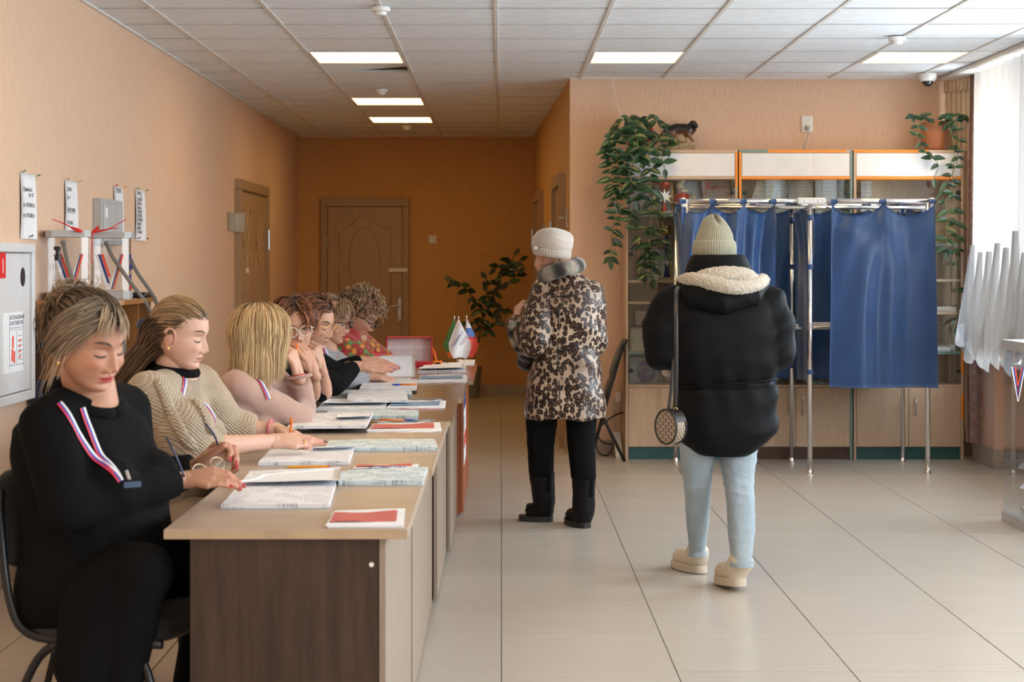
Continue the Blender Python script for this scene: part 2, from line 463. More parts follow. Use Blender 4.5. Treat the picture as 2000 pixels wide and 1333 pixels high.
lights = {(-2, 3): 'square ceiling light panel nearest the camera over the desks', (-2, 8): 'ceiling light panel in the middle of the corridor row', (-2, 11): 'ceiling light panel farthest down the corridor',
          (1, 3): 'ceiling light panel above the leopard coat, left of the hanging plant wall', (4, 3): 'ceiling light panel beside the dome camera near the window curtain'}
for (ix, iy) in sorted(LIGHTS):
    x0, y0 = CX0 + ix * GX + .012, CY0 + iy * GY + .006; x1, y1 = x0 + GX - .024, y0 + GY - .012
    if (ix, iy) not in lights: lab = 'ceiling light panel behind the viewpoint'
    else: lab = lights[ix, iy]
    t = thing('ceiling_light', lab, 'ceiling light', ((x0 + x1) / 2, (y0 + y1) / 2, ZC - .01), 'square ceiling light panels' if (ix, iy) in lights else 'ceiling panels behind the viewpoint')
    mb = MB(); e = .012
    for b in ((x0, x1, y0, y0 + e), (x0, x1, y1 - e, y1), (x0, x0 + e, y0 + e, y1 - e), (x1 - e, x1, y0 + e, y1 - e)): mb.box(*b, ZC - .008, ZC + .03)
    part('frame', mb, M['white'], t); part('diffuser', MB().box(x0 + e, x1 - e, y0 + e, y1 - e, ZC - .004, ZC + .02), M['panel'], t)
# smoke detectors and dome camera
def detector(px, py, lab, r=.052):
    Y = (ZC - .03 - CAMZ) * FPX / (HY - py); p = P(px, py, Y)
    t = thing('smoke_detector', lab, 'smoke detector', (p.x, Y, ZC - .05), 'smoke detectors on the ceiling')
    part('base', MB().lathe([(r * .9, 0), (r, -.006), (r, -.02), (r * .94, -.026)], 24, (0, 0, .044)), M['white'], t, world=False, auto=40)
    part('sensor_head', MB().lathe([(r * .66, 0), (r * .64, -.012), (r * .5, -.02), (r * .2, -.021)], 20, (0, 0, .018)), M['white'], t, world=False, auto=40)
    part('slot', MB().lathe([(r * .70, 0), (r * .70, -.005)], 20, (0, 0, .021)), M['grey'], t, world=False)
detector(743, 22, 'smoke detector at the top of the photo, on the bar before the first panel')
detector(745, 180, 'smoke detector just in front of the middle corridor panel')
detector(795, 249, 'smoke detector near the end of the corridor ceiling')
detector(1752, 80, 'smoke detector above the light panel near the window')
Y = 12.05; p = P(1812, 140, Y)
t = thing('dome_camera', 'white ceiling dome camera with a dark glass dome', 'camera', (p.x, Y, ZC - .1))
part('housing', MB().lathe([(.058, 0), (.062, -.01), (.062, -.035), (.048, -.055), (.044, -.057)], 28, (0, 0, .094)), M['white'], t, world=False, auto=40)
M['smoke'] = mat('smoked_glass', (.02, .025, .03), .05, var=0, Coat_Weight=1.0)
part('dome', MB().ell((0, 0, .04), (.043, .043, .042), 24, 14), M['smoke'], t, world=False, smooth=True)

# ------------------------------------------------------------------ doors
M['door'] = wood_mat('oak_door', (.40, .26, .145), (.49, .33, .19), .42, 'z', 1.2)
M['doorframe'] = wood_mat('oak_frame', (.37, .24, .135), (.46, .31, .18), .45, 'z', 1.2)
M['plate'] = mat('brushed_plate', (.50, .45, .38), .35, .8)
def rail(mb, pts, r=.006): return mb.tube(pts, r, 6)
def spline(pts, n=24):
    pts = [Vector(p) for p in pts]; out = []
    q = [pts[0] * 2 - pts[1]] + pts + [pts[-1] * 2 - pts[-2]]
    for i in range(len(pts) - 1):
        a, b, c, d = q[i:i + 4]
        for k in range(n):
            t = k / n
            out.append(.5 * ((2 * b) + (c - a) * t + (2 * a - 5 * b + 4 * c - d) * t * t + (3 * b - a - 3 * c + d) * t ** 3))
    return out + [pts[-1]]
# back door
d = struct('door_1', MB().box(-1.915, -1.845, YB - .055, YB + .01, 0, 1.999, .006).box(-1.05, -.975, YB - .055, YB + .01, 0, 1.999, .006).box(-1.915, -.975, YB - .056, YB + .01, 2.0, 2.085, .006), M['doorframe'])
part('leaf', MB().box(-1.842, -1.052, YB - .03, YB + .01, .01, 1.997, .003), M['door'], d)
mb = MB(); y = YB - .032
oval = [(-1.45 + .165 * math.cos(2 * PI * i / 40), y, 1.40 + .38 * math.sin(2 * PI * i / 40)) for i in range(41)]
rail(mb, oval)
rail(mb, spline([(-1.72, y, 1.72), (-1.62, y, 1.78), (-1.5, y, 1.90), (-1.38, y, 1.87), (-1.25, y, 1.77), (-1.17, y, 1.78)], 8))
rail(mb, [(-1.72, y, 1.72), (-1.72, y, .95)]); rail(mb, [(-1.17, y, 1.78), (-1.17, y, .95)])
rail(mb, spline([(-1.72, y, .95), (-1.6, y, .80), (-1.45, y, .86), (-1.3, y, .72), (-1.17, y, .76)], 8))
rail(mb, [(-1.17, y, .72), (-1.17, y, .2), (-1.72, y, .2), (-1.72, y, .9)])
part('moulding', mb, M['door'], d, smooth=True)
hp = P(781, 607, YB)
part('handle_plate', MB().box(hp.x - .02, hp.x + .02, YB - .042, YB - .03, hp.z - .11, hp.z + .14, .004), M['steel'], d)
part('handle', MB().tube([(hp.x, YB - .04, hp.z + .05), (hp.x, YB - .085, hp.z + .05), (hp.x - .02, YB - .09, hp.z + .05), (hp.x - .10, YB - .09, hp.z + .052), (hp.x - .125, YB - .085, hp.z + .045)], .009, 8), M['steel'], d, smooth=True)
part('lock_key', MB().box(hp.x - .006, hp.x + .006, YB - .06, YB - .04, hp.z - .15, hp.z - .06, .003), M['gold'], d)
part('hinge', MB().tube([(-1.846, YB - .055, 1.68), (-1.846, YB - .055, 1.56)], .008, 8), M['steel'], d)
a, b = P(760, 526, YB), P(796, 531, YB)
one('paper_strip', MB().box(a.x, b.x, YB - .062, YB - .057, b.z, a.z + .012), M['paper'], 'white paper seal strip stuck across the edge of the back door', 'paper strip')
a = P(845, 468, YB)
t = thing('light_switch', 'square light switch on the back wall right of the door', 'light switch', (a.x, YB, a.z - .04))
part('plate', MB().box(a.x - .042, a.x + .042, YB - .012, YB, a.z - .042, a.z + .042, .004), M['white'], t)
part('rocker', MB().box(a.x - .02, a.x + .02, YB - .017, YB - .012, a.z - .024, a.z + .024, .003), M['white'], t)
# double door of the left wall
x = XL; y0, y1 = 13.72, 15.40
d = struct('door_2', MB().box(x - .01, x + .055, y0, y0 + .09, 0, 1.999, .006).box(x - .01, x + .055, y1 - .09, y1, 0, 1.999, .006).box(x - .01, x + .056, y0, y1, 2.0, 2.085, .006), M['doorframe'])
ym = (y0 + y1) / 2
for k, (a, b) in enumerate(((y0 + .092, ym - .002), (ym + .002, y1 - .092))):
    lf = part('leaf', MB().box(x - .01, x + .03, a, b, .01, 1.997, .003), M['door'], d)
    c = (a + b) / 2; X = x + .032; mb = MB()
    rail(mb, spline([(X, c - .22, 1.60), (X, c - .13, 1.56), (X, c - .02, 1.72), (X, c + .10, 1.86), (X, c + .2, 1.83)], 8), .009)
    rail(mb, spline([(X, c - .2, 1.48), (X, c - .05, 1.42), (X, c + .05, 1.58), (X, c + .2, 1.74)], 8), .008)
    for q in (-.24, -.1, .05, .22): rail(mb, [(X, c + q, 1.5), (X, c + q, .2)], .006)
    part('moulding', mb, M['door'], lf, smooth=True)
part('number_plate', MB().box(x + .03, x + .034, ym - .55 + .1, ym - .36 + .1, 1.315, 1.36), M['paper'], d)
part('hinge', MB().tube([(x + .058, y1 - .08, 1.70), (x + .058, y1 - .08, 1.52)], .014, 8), M['steel'], d)
a = P(455, 432, 13.65)
t = thing('room_sign', 'square clear sign plate sticking out beside the double door', 'sign', (XL + .03, 13.62, 1.66))
part('plate', MB().box(XL + .002, XL + .012, 13.36, 13.66, 1.66, 1.80, .002), M['plate'], t)
part('bracket', MB().box(XL + .012, XL + .10, 13.64, 13.65, 1.65, 1.81, .002), M['plate'], t)
# corridor doors on the right
def cdoor(n, a, b):
    ux = lambda y: u(y); mb = MB()
    def slab(ya, yb, z0, z1, o0, o1): mb.prism([(ux(ya) - o1, ya), (ux(ya) - o0, ya), (ux(yb) - o0, yb), (ux(yb) - o1, yb)], 'z', z0, z1)
    slab(a, a + .09, 0, 1.999, 0, .05); slab(b - .09, b, 0, 1.999, 0, .05); slab(a, b, 2.0, 2.085, 0, .051)
    d = struct('door_%d' % n, mb, M['doorframe']); mb = MB(); slab(a + .09, b - .09, .01, 2.0, 0, .02); part('leaf', mb, M['door'], d)
    mb = MB(); slab(b - .10, b - .085, 1.55, 1.74, .05, .07); part('hinge', mb, M['steel'], d)
    return d
cdoor(3, 12.85, 13.94); cdoor(4, 16.0, 17.17)
for nm, py0, lab in ((12.72, 1.66, 'small sign plate beside the nearer corridor door'), (15.85, 1.63, 'small sign plate beside the farther corridor door')):
    t = thing('door_sign', lab, 'sign', (u(nm) - .02, nm, py0), 'corridor door signs')
    part('plate', MB().box(u(nm) - .012, u(nm), nm - .12, nm + .1, py0, py0 + .14), M['plate'], t)
    part('pin', MB().tube([(u(nm) - .01, nm, py0 + .08), (u(nm) - .06, nm, py0 + .08)], .008, 8), M['steel'], t)
# ------------------------------------------------------------------ desks
M['desk_light'] = wood_mat('ash_laminate', (.40, .305, .235), (.50, .395, .31), .32, 'x', 1.3, 10)
M['desk_side'] = wood_mat('ash_laminate_panel', (.29, .22, .165), (.37, .29, .225), .4, 'z', 1.3, 10)
M['desk_brown'] = wood_mat('walnut_laminate', (.20, .115, .072), (.27, .16, .10), .25, 'x', 1.3, 10)
M['desk_cherry'] = wood_mat('cherry_laminate', (.30, .115, .045), (.38, .155, .06), .25, 'x', 1.3, 10)
M['cherry_side'] = wood_mat('cherry_panel', (.34, .085, .03), (.42, .115, .045), .35, 'z', 1.3, 10)
M['wenge'] = wood_mat('wenge_laminate', (.036, .019, .013), (.080, .044, .030), .42, 'z', 1.6, 11)
M['edge'] = mat('desk_edging', (.45, .33, .22), .4)
def desk(lab, x0, x1, y0, y1, mtop, mside, mpan, xp, far_leg=True):
    t = thing('office_desk', lab, 'desk', ((x0 + x1) / 2, (y0 + y1) / 2, 0), 'row of desks')
    part('tabletop', MB().box(x0, x1, y0, y1, .726, .75, .002), mtop, t)
    part('edge_strip', MB().box(x0 + .001, x1 - .001, y0 - .0015, y0 + .002, .727, .749), M['edge'], t)
    s1 = part('side_panel', MB().box(x0 + .06, xp - .012, y0 + .025, y0 + .043, .012, .726, .001), mside, t)
    if far_leg: part('side_panel', MB().box(x0 + .06, xp - .012, y1 - .05, y1 - .032, .012, .726, .001), mside, t)
    part('modesty_panel', MB().box(xp - .011, xp + .005, y0 + .022, y1 - .004, .02, .726, .001), mpan, t)
    part('screw_cap', MB().lathe([(.006, 0), (.005, -.003), (.001, -.004)], 12, (0, 0, 0), Matrix.Rotation(-PI / 2, 4, 'X').inverted()).xf(Matrix.Translation((xp - .03, y0 + .024, .66))), M['white'], s1)
    for (fx, fy) in ((x0 + .09, y0 + .034), (xp - .05, y0 + .034), (x0 + .09, y1 - .041), (xp - .05, y1 - .041)):
        part('foot', MB().lathe([(.014, .0), (.014, .012)], 10, (fx, fy, 0)), M['black'], t)
    return t
desk('pale laminate desk nearest the camera with a dark wenge side panel', -.823, -.228, 4.13, 5.335, M['desk_light'], M['wenge'], M['desk_side'], -.288)
desk('pale laminate desk second from the camera, behind the nearest one', -.91, -.216, 5.345, 6.88, M['desk_light'], M['wenge'], M['desk_side'], -.286)
desk('brown desk third from the camera with a dark upright showing at its corner', -.90, -.206, 6.95, 8.10, M['desk_brown'], M['wenge'], M['desk_side'], -.268)
desk('brown desk fourth from the camera, before the cherry one', -.89, -.188, 8.115, 9.33, M['desk_brown'], M['desk_brown'], M['desk_side'], -.25)
dk = desk('reddish cherry desk at the far end of the row with a poster on its front', -.88, -.155, 9.345, 10.90, M['desk_cherry'], M['cherry_side'], M['cherry_side'], -.215)
# poster on the front of the far desk
Y1, Y2 = -.2075 * FPX / (893 - HX), -.2075 * FPX / (904 - HX)
t = one('desk_poster', MB().box(-.209, -.2075, 8.2 + 1.2, 8.2 + 1.75, .27, .66), M['paper'], 'white printed poster fixed to the aisle front of the cherry desk', 'poster')
Rz = Matrix.Rotation(PI / 2, 4, 'Z') @ Matrix.Rotation(PI / 2, 4, 'X')
for s, z, m, sz in (('ВЫБОРЫ', .58, M['navyink'], .11), ('V', .455, M['navyink'], .12), ('РОССИИ', .36, M['redink'], .11)):
    text(s, sz, (-.2068, 9.43, z), Rz, m, t)

# ------------------------------------------------------------------ papers and pens on the desks
def print_mat(name, base, ink, rows=90, gap=.5, cols=10, amount=.75):
    "a printed form: rows of small type in columns (object coordinates, x along the lines)"
    t = NT(name); v = t.coord(); x, y, z = t.sep(v)
    ln = t.math('LESS_THAN', t.math('FRACT', t.math('MULTIPLY', y, rows)), gap)
    nz = t.noise(t.coord((260, 20, 1)), 1.0, 2); wd = t.math('GREATER_THAN', nz, .47)
    big = t.math('GREATER_THAN', t.noise(t.coord((cols, cols * .8, 1)), 1.0, 1), .46)
    k = t.math('MULTIPLY', t.math('MULTIPLY', ln, wd), t.math('MULTIPLY', big, amount))
    t.color(t.mix(k, base, ink)); t.set(Roughness=.7); return t.m
M['form'] = print_mat('printed_form', (.83, .84, .88), (.35, .36, .40), 120, .45, 12, .7)
M['ballot'] = print_mat('printed_ballot', (.66, .75, .78), (.20, .25, .28), 160, .5, 16, .8)
M['seal'] = NT('striped_seal'); 
def seal_mat(name, a, b, n=14):
    t = NT(name); v = t.coord(); x, y, z = t.sep(v); s = t.math('LESS_THAN', t.math('FRACT', t.math('MULTIPLY', t.math('ADD', x, t.math('MULTIPLY', y, .35)), n / .2)), .30)
    nz = t.noise(t.coord((90, 160, 1)), 1.0, 2); k = t.math('MULTIPLY', s, t.math('GREATER_THAN', nz, .36))
    t.color(t.mix(t.math('MULTIPLY', k, .8), a, b)); t.set(Roughness=.45); return t.m
M['seal'] = seal_mat('red_striped_seal', (.70, .13, .13), (.10, .02, .03))
M['sealblue'] = seal_mat('blue_striped_seal', (.17, .36, .58), (.05, .10, .25))
M['sheetblue'] = mat('pale_blue_paper', (.60, .68, .73), .6, var=.02)
def stack_poly(c, z0, th, jit=.0015, n=None):
    "pile of sheets with the outline c (room x,y); each sheet slightly off, so that the edges read as leaves"
    mb = MB(); n = n or max(2, min(10, int(th / .0016)))
    for i in range(n):
        d = [(p[0] + rnd.uniform(-jit, jit), p[1] + rnd.uniform(-jit, jit)) for p in c]
        mb.prism(d, 'z', z0 + th * i / n, z0 + th * (i + .86) / n)
    return mb
def quad(pts, z=.75): return [tuple(D(px, py, z)[:2]) for px, py in pts]
ST = .7505
def register(lab, pts, th=.012, fold=None, foldp=None, fm='form', name='register_book', group='voter registers lying open on the desks', base=0.0):
    "open voter register: a pile of printed leaves, the upper leaf turned over"
    ST = .7505 + base; c = quad(pts, .75 + th + base); m = Vector((sum(p[0] for p in c) / 4, sum(p[1] for p in c) / 4, ST))
    t = thing(name, lab, 'papers', m, group)
    part('leaves', stack_poly(c, ST, th), M[fm], t)
    part('cover', MB().prism([(p[0] * 1.0, p[1] - .001) for p in c], 'z', ST, ST + .0012), M['sheetblue'], t)
    if fold:
        f = [Vector((*q, 0)) for q in quad(fold, .75 + th + .008 + base)]
        def fn(u, v):
            a = f[0].lerp(f[1], u); b = f[3].lerp(f[2], u); p = a.lerp(b, v)
            p.z = ST + th + .001 + .013 * (1 - v) ** 2 * (1 - .15 * math.sin(u * 5)) + .002 * math.sin(v * 7 + u * 3); return p
        part('turned_leaf', MB().sheet(fn, 10, 8, .0012), M['paper'], t, smooth=True)
    return t
register('open printed register nearest the camera, its blank leaf turned back', [(432, 986), (643, 985), (664, 913), (490, 920)], .012,
         [(464, 946), (663, 944), (664, 911), (512, 924)])
register('open register under the writing hand of the cream cardigan', [(505, 903), (682, 901), (692, 872), (530, 877)], .013, [(610, 878), (690, 876), (691, 868), (612, 871)])
register('open register in front of the pink jacket', [(562, 832), (715, 831), (729, 806), (592, 807)], .013, [(656, 818), (722, 817), (727, 807), (660, 808)], base=.0185)
register('open register just behind the orange and blue pen, with a printed list on top', [(618, 799), (752, 799), (758, 778), (637, 779)], .011, [(632, 790), (757, 790), (758, 777), (638, 777)])
register('register with a curled corner beside the blue strip bundle', [(678, 781), (797, 782), (793, 761), (680, 763)], .012, base=.0165)
register('register with a pen lying across it, far along the desks', [(702, 759), (813, 759), (815, 741), (711, 744)], .012, base=.0145)
register('thick register on the cherry desk near the flags', [(815, 725), (910, 725), (909, 708), (834, 709)], .016, [(816, 722), (908, 721), (906, 708), (836, 709)])
def ballots(lab, pts, th=.014):
    c = quad(pts, .75 + th); m = Vector((sum(p[0] for p in c) / len(c), sum(p[1] for p in c) / len(c), ST))
    t = thing('ballot_pack', lab, 'papers', m, 'packs of pale blue forms on the desks')
    part('sheets', stack_poly(c, ST, th, .003), M['ballot'], t); return t
ballots('pale blue pack of ballot forms at the right edge of the nearest desk', [(662, 940), (826, 939), (834, 912), (690, 918), (668, 922)], .014)
ballots('pale blue pack of forms lying behind the writing hand on the second desk', [(637, 873), (700, 875), (855, 873), (848, 858), (720, 858), (645, 861)], .014)
ballots('pale blue pack of forms behind the pencil on the third desk', [(635, 812), (814, 813), (817, 801), (690, 800), (640, 803)], .018)
ballots('grey blue pack of forms under two registers', [(647, 770), (804, 770), (804, 761), (650, 762)], .016)
ballots('grey green pack of forms below the raised leaf', [(672, 747), (800, 743), (802, 738), (680, 740)], .014)
one('loose_sheet', MB().prism(quad([(630, 779), (690, 777), (690, 772), (640, 773)]), 'z', ST, ST + .002), M['form'], 'loose printed sheet beside the bare elbow', 'paper')
one('loose_sheet', MB().prism(quad([(650, 760), (701, 759), (704, 752), (660, 753)]), 'z', ST, ST + .003), M['form'], 'loose printed sheet left of the register with the pen', 'paper')
one('notepad', stack_poly(quad([(893, 714), (926, 714), (928, 706), (895, 706)]), ST, .010), M['paper'], 'small white notepad at the corner of the cherry desk beside the flags', 'notepad')
def strips(lab, pts, main, others, th=.006):
    "loose bundle of seal strips: white backing, printed face and stray tapes"
    c = quad(pts); m = Vector((sum(p[0] for p in c) / 4, sum(p[1] for p in c) / 4, ST))
    t = thing('seal_strips', lab, 'seal strips', m, 'bundles of printed seal strips on the desks')
    part('backing', stack_poly(c, ST, th, .004, 3), M['paper'], t)
    a, b, cc, d = [Vector((*p, 0)) for p in c]
    def fn(u, v):
        p = a.lerp(b, .03 + u * .88).lerp(d.lerp(cc, .03 + u * .88), .2 + v * .6); p.z = ST + th + .0022 + .002 * math.sin(u * 6 + v * 2); return p
    part('printed_face', MB().sheet(fn, 8, 2, .0012), M[main], t)
    for i, mm in enumerate(others):
        s0 = rnd.uniform(-.1, .3); e0 = rnd.uniform(.7, 1.06); v0 = -.22 + .34 * i if i < 1 else .8 + .25 * i; dv = rnd.uniform(-.1, .1)
        pts_ = []
        for k in range(9):
            uu = s0 + (e0 - s0) * k / 8; p = a.lerp(b, uu).lerp(d.lerp(cc, uu), v0 + dv * math.sin(k)); p.z = ST + .003 + .005 * abs(math.sin(k * .9 + i)); pts_.append(p)
        part('tape', MB().tube(pts_, .0045, 6, flat=.3, up=(0, 0, 1)), M[mm], t, smooth=True)
    return t
strips('flat red striped seal pad at the front corner of the nearest desk', [(637, 1033), (787, 1031), (789, 998), (652, 1003)], 'seal', [])
strips('pink red seal strips with white ties on the second desk', [(716, 845), (862, 843), (858, 828), (730, 831)], 'seal', ['paper', 'sheetblue', 'sealblue'])
strips('thin blue and red strips behind the nearest pale blue pack', [(690, 917), (815, 914), (818, 909), (694, 911)], 'seal', ['sealblue'], .003)
strips('blue seal strips bundle beside the third desk edge', [(755, 800), (867, 799), (870, 786), (768, 787)], 'sealblue', ['seal', 'paper', 'sealblue'], .008)
strips('ragged bundle of blue, white and red strips on the cherry desk', [(815, 749), (912, 748), (912, 737), (820, 738)], 'sealblue', ['seal', 'sheetblue', 'paper'], .014)
M['orange'] = mat('orange_plastic', (.85, .20, .01), .35, var=.03)
M['pencil'] = mat('pencil_paint', (.90, .33, .005), .35, var=.03)
M['bluecap'] = mat('blue_plastic', (.01, .04, .35), .35, var=.03)
M['pwood'] = mat('pencil_wood', (.62, .40, .2), .7)
def pencil(lab, a, b, z=ST, tip_first=False):
    a, b = D(*a, z), D(*b, z)
    if tip_first: a, b = b, a
    L = (b - a).length; up = Vector((0, 0, .0036)); d = (b - a).normalized()
    t = thing('pencil', lab, 'pencil', (a + b) / 2, 'pencils on the desks')
    part('shaft', MB().tube([a + up, b - d * .018 + up], .0036, 6), M['pencil'], t)
    part('end_cap', MB().tube([a + up - d * .006, a + up], .0037, 6), M['red'], t)
    part('tip', MB().tube([b - d * .018 + up, b - d * .004 + up], [.0034, .0009], 6), M['pwood'], t)
    part('lead', MB().tube([b - d * .004 + up, b + up], [.0009, .0003], 5), M['ink'], t)
def pen(lab, a, b, z=ST, cap='bluecap', cat='pen', pts3=None):
    a, b = (D(*a, z), D(*b, z)) if pts3 is None else pts3
    up = Vector((0, 0, .0042)) if pts3 is None else Vector(); d = (b - a).normalized(); L = (b - a).length
    t = thing('ballpoint_pen', lab, 'pen', (a + b) / 2, 'orange pens with blue caps')
    part('barrel', MB().tube([a + up, a + d * .004 + up, a + d * L * .68 + up], [.003, .0041, .0041], 8), M['orange'], t, smooth=True)
    part('cap', MB().tube([a + d * L * .68 + up, b - d * .012 + up, b + up], [.0048, .0048, .0026], 8), M[cap], t, smooth=True)
    return t
pencil('orange pencil lying in front of the nearest register', (449, 988), (571, 990))
pencil('orange pencil lying behind the nearest register', (640, 914), (553, 915))
pencil('orange pencil with its tip beside the blue capped pen', (714, 826), (801, 825))
pen('orange pen with a blue cap lying behind a pencil', (742, 822), (812, 824))
pen('orange pen lying by the printed list register', (683, 802), (617, 801))
pen('orange pen lying across a register', (814, 752.5), (766, 753.5), ST + .0275)
pen('short orange pen by the ragged strip bundle', (817, 738), (832, 734))
pencil('orange pencil between two far registers', (813, 762), (730, 761))
# raised leaf held up on the far desk
t = thing('raised_leaf', 'large white sheet held half upright by the black sleeved hands', 'paper', D(745, 737))
a, b = D(703, 738), D(812, 737)
part('sheet', MB().sheet(lambda u, v: a.lerp(b, u) + Vector((.02 * v - .03 * v * u, .10 * v - .06 * v * v, .002 + (.115 + .012 * u) * math.sin(min(v * 1.35, PI / 2)) )), 12, 10, .0015), M['paper'], t, smooth=True)
t = thing('curved_sheet', 'white curved sheet lying under the hand of the red shawl', 'paper', D(790, 712))
a, b = D(742, 712), D(832, 714)
part('sheet', MB().sheet(lambda u, v: a.lerp(b, u) + Vector((0, .32 * v, .004 + .055 * math.sin(v * 2.4) * (1 - .75 * u))), 12, 10, .0015), M['paper'], t, smooth=True)
# red archive box, open, white inside
t = thing('archive_box', 'open red archive box with a white inside standing on the cherry desk', 'box', (-.61, 10.7, .75))
z0, z1 = .75, .9355; x0 = (755 - HX) * 10.72 / FPX; x1 = (845 - HX) * 10.72 / FPX
M['redcard'] = mat('red_card', (.50, .015, .03), .5)
part('lid', MB().box(x0, x1, 10.72, 10.728, z0, z1, .002).box(x0, x0 + .006, 10.64, 10.72, z0, z1).box(x1 - .006, x1, 10.64, 10.72, z0, z1).box(x0, x1, 10.64, 10.72, z1 - .006, z1), M['redcard'], t)
M['boxin'] = mat('white_card', (.72, .70, .71), .6)
part('lining', MB().box(x0 + .007, x1 - .007, 10.712, 10.7195, z0, z1 - .008), M['boxin'], t)
part('label_strip', MB().box(x0 + .006, x1 - .006, 10.706, 10.712, z0 + .105, z0 + .124), M['paper'], t)
mb = MB()
for k in range(9): mb.box(x0 + .035 + k * .027, x0 + .045 + k * .027, 10.7045, 10.706, z0 + .112, z0 + .116)
part('punched_marks', mb, M['grey'], t)
part('flap', MB().box(x0 + .006, x1, 10.52, 10.64, z0 + .028, z0 + .034), M['redcard'], t)
part('tray', MB().box(x0 + .006, x1, 10.5, 10.71, z0, z0 + .026, .002), M['redcard'], t)
# pen tray and spectacles case things by the flags
t = thing('pen_holder', 'small orange pen tray with red pencils leaning by the archive box', 'pen holder', (-.40, 10.62, .75))
part('tray', MB().box(-.43, -.37, 10.57, 10.67, .75, .785, .006), M['orange'], t)
part('pencil', MB().tube([(-.395, 10.60, .755), (-.43, 10.64, .865)], .0045, 6), M['orange'], t)
part('pencil', MB().tube([(-.40, 10.61, .755), (-.415, 10.65, .85)], .0045, 6), M['redcard'], t)
part('clip', MB().box(-.41, -.38, 10.555, 10.57, .76, .78), M['black'], t)
t = thing('folded_spectacles', 'folded dark spectacles on the cherry desk left of the flags', 'spectacles', (-.37, 10.7, .75))
part('rim', MB().tube([(-.40 + .018 * math.cos(k * .52), 10.7, .772 + .014 * math.sin(k * .52)) for k in range(13)], .002, 5).tube([(-.355 + .018 * math.cos(k * .52), 10.7, .772 + .014 * math.sin(k * .52)) for k in range(13)], .002, 5), M['black'], t)
part('temple', MB().tube([(-.42, 10.7, .775), (-.40, 10.75, .772), (-.34, 10.755, .758)], .002, 5), M['black'], t)
# three table flags
M['pole'] = mat('flag_pole', (.82, .82, .80), .35)
fb = thing('table_flags', 'trio of small table flags, green, white and Russian tricolour, on the cherry desk', 'flags', (-.265, 10.82, .75))
part('stand', MB().lathe([(.03, 0), (.03, .008), (.012, .014), (.008, .03)], 20, (-.265, 10.82, .75)), M['white'], fb, auto=40)
def stripe_mat(name, cols):
    t = NT(name); a = t.new('ShaderNodeAttribute', attribute_name='col'); n = t.noise(t.coord(), 300, 2)
    t.color(t.mix(t.math('MULTIPLY', n, .12), a.outputs[0], (.4, .4, .4))); t.set(Roughness=.6); return t.m
M['flag'] = stripe_mat('flag_cloth', None)
def flag(base, top, cols, sides, cuts=(.0, 1.0), lean=0.0):
    "small flag hanging from the tip of its pole; sides gives the width left and right of the pole"
    part('flag_pole', MB().tube([base, top], .0022, 6).lathe([(.0035, 0), (.0045, .006), (.001, .014)], 8, top), M['pole'], fb, smooth=True)
    d = (Vector(base) - Vector(top)); d = d / abs(d.z); mb = MB()
    for k, c in enumerate(cols):
        def fn(u, v, k=k):
            s = cuts[k] + (cuts[k + 1] - cuts[k]) * v; w_ = lambda q: q * (s / .68 if s < .68 else 1 - .45 * (s - .68) / .32)
            bl, br = (.0 if sides[0] == 0 else 1), (.0 if sides[1] == 0 else 1); x = -w_(sides[0]) + (w_(sides[0]) + w_(sides[1])) * u
            dz = .252 * s + .03 * abs(x) / .08 * (s - .4); return Vector(top) + d * dz * .98 + Vector((x + lean * s, -.004 - .012 * math.sin(x * 55 + s * 4), 0))
        m2 = MB().sheet(fn, 16, 8, .0006); mb.add(m2.v, m2.f, c)
    return part('flag_cloth', mb, M['flag'], fb, smooth=True)
zt = 1.4 - (622 - HY) * 10.82 / FPX
G, W_, O_, B_, R_ = (.05, .26, .06), (.80, .80, .82), (.75, .16, .03), (.05, .14, .45), (.70, .06, .03)
flag((-.283, 10.85, .765), (-.300, 10.86, zt), [G, G, O_], (.085, .02), (0, .5, .84, 1.0))
flag((-.262, 10.80, .765), (-.272, 10.80, zt), [W_], (.074, .080))
flag((-.235, 10.85, .765), (-.222, 10.86, zt + .003), [W_, B_, R_], (.01, .082), (0, .27, .5, 1.0), .01)
tp = Vector((-.272, 10.80, zt))
for k, (s, m, dx) in enumerate((('ЦЕНТРАЛЬНАЯ', M['blueink'], -.038), ('ИЗБИРАТЕЛЬНАЯ', M['blueink'], -.026), ('КОМИССИЯ', M['blueink'], .016), ('НАША СТРАНА', M['redink'], .030))):
    text(s, .0125, (tp.x + dx, 10.778, zt - .185 + k * .006), Matrix.Rotation(-1.0, 4, 'Y') @ Matrix.Rotation(PI / 2, 4, 'X'), m, fb)
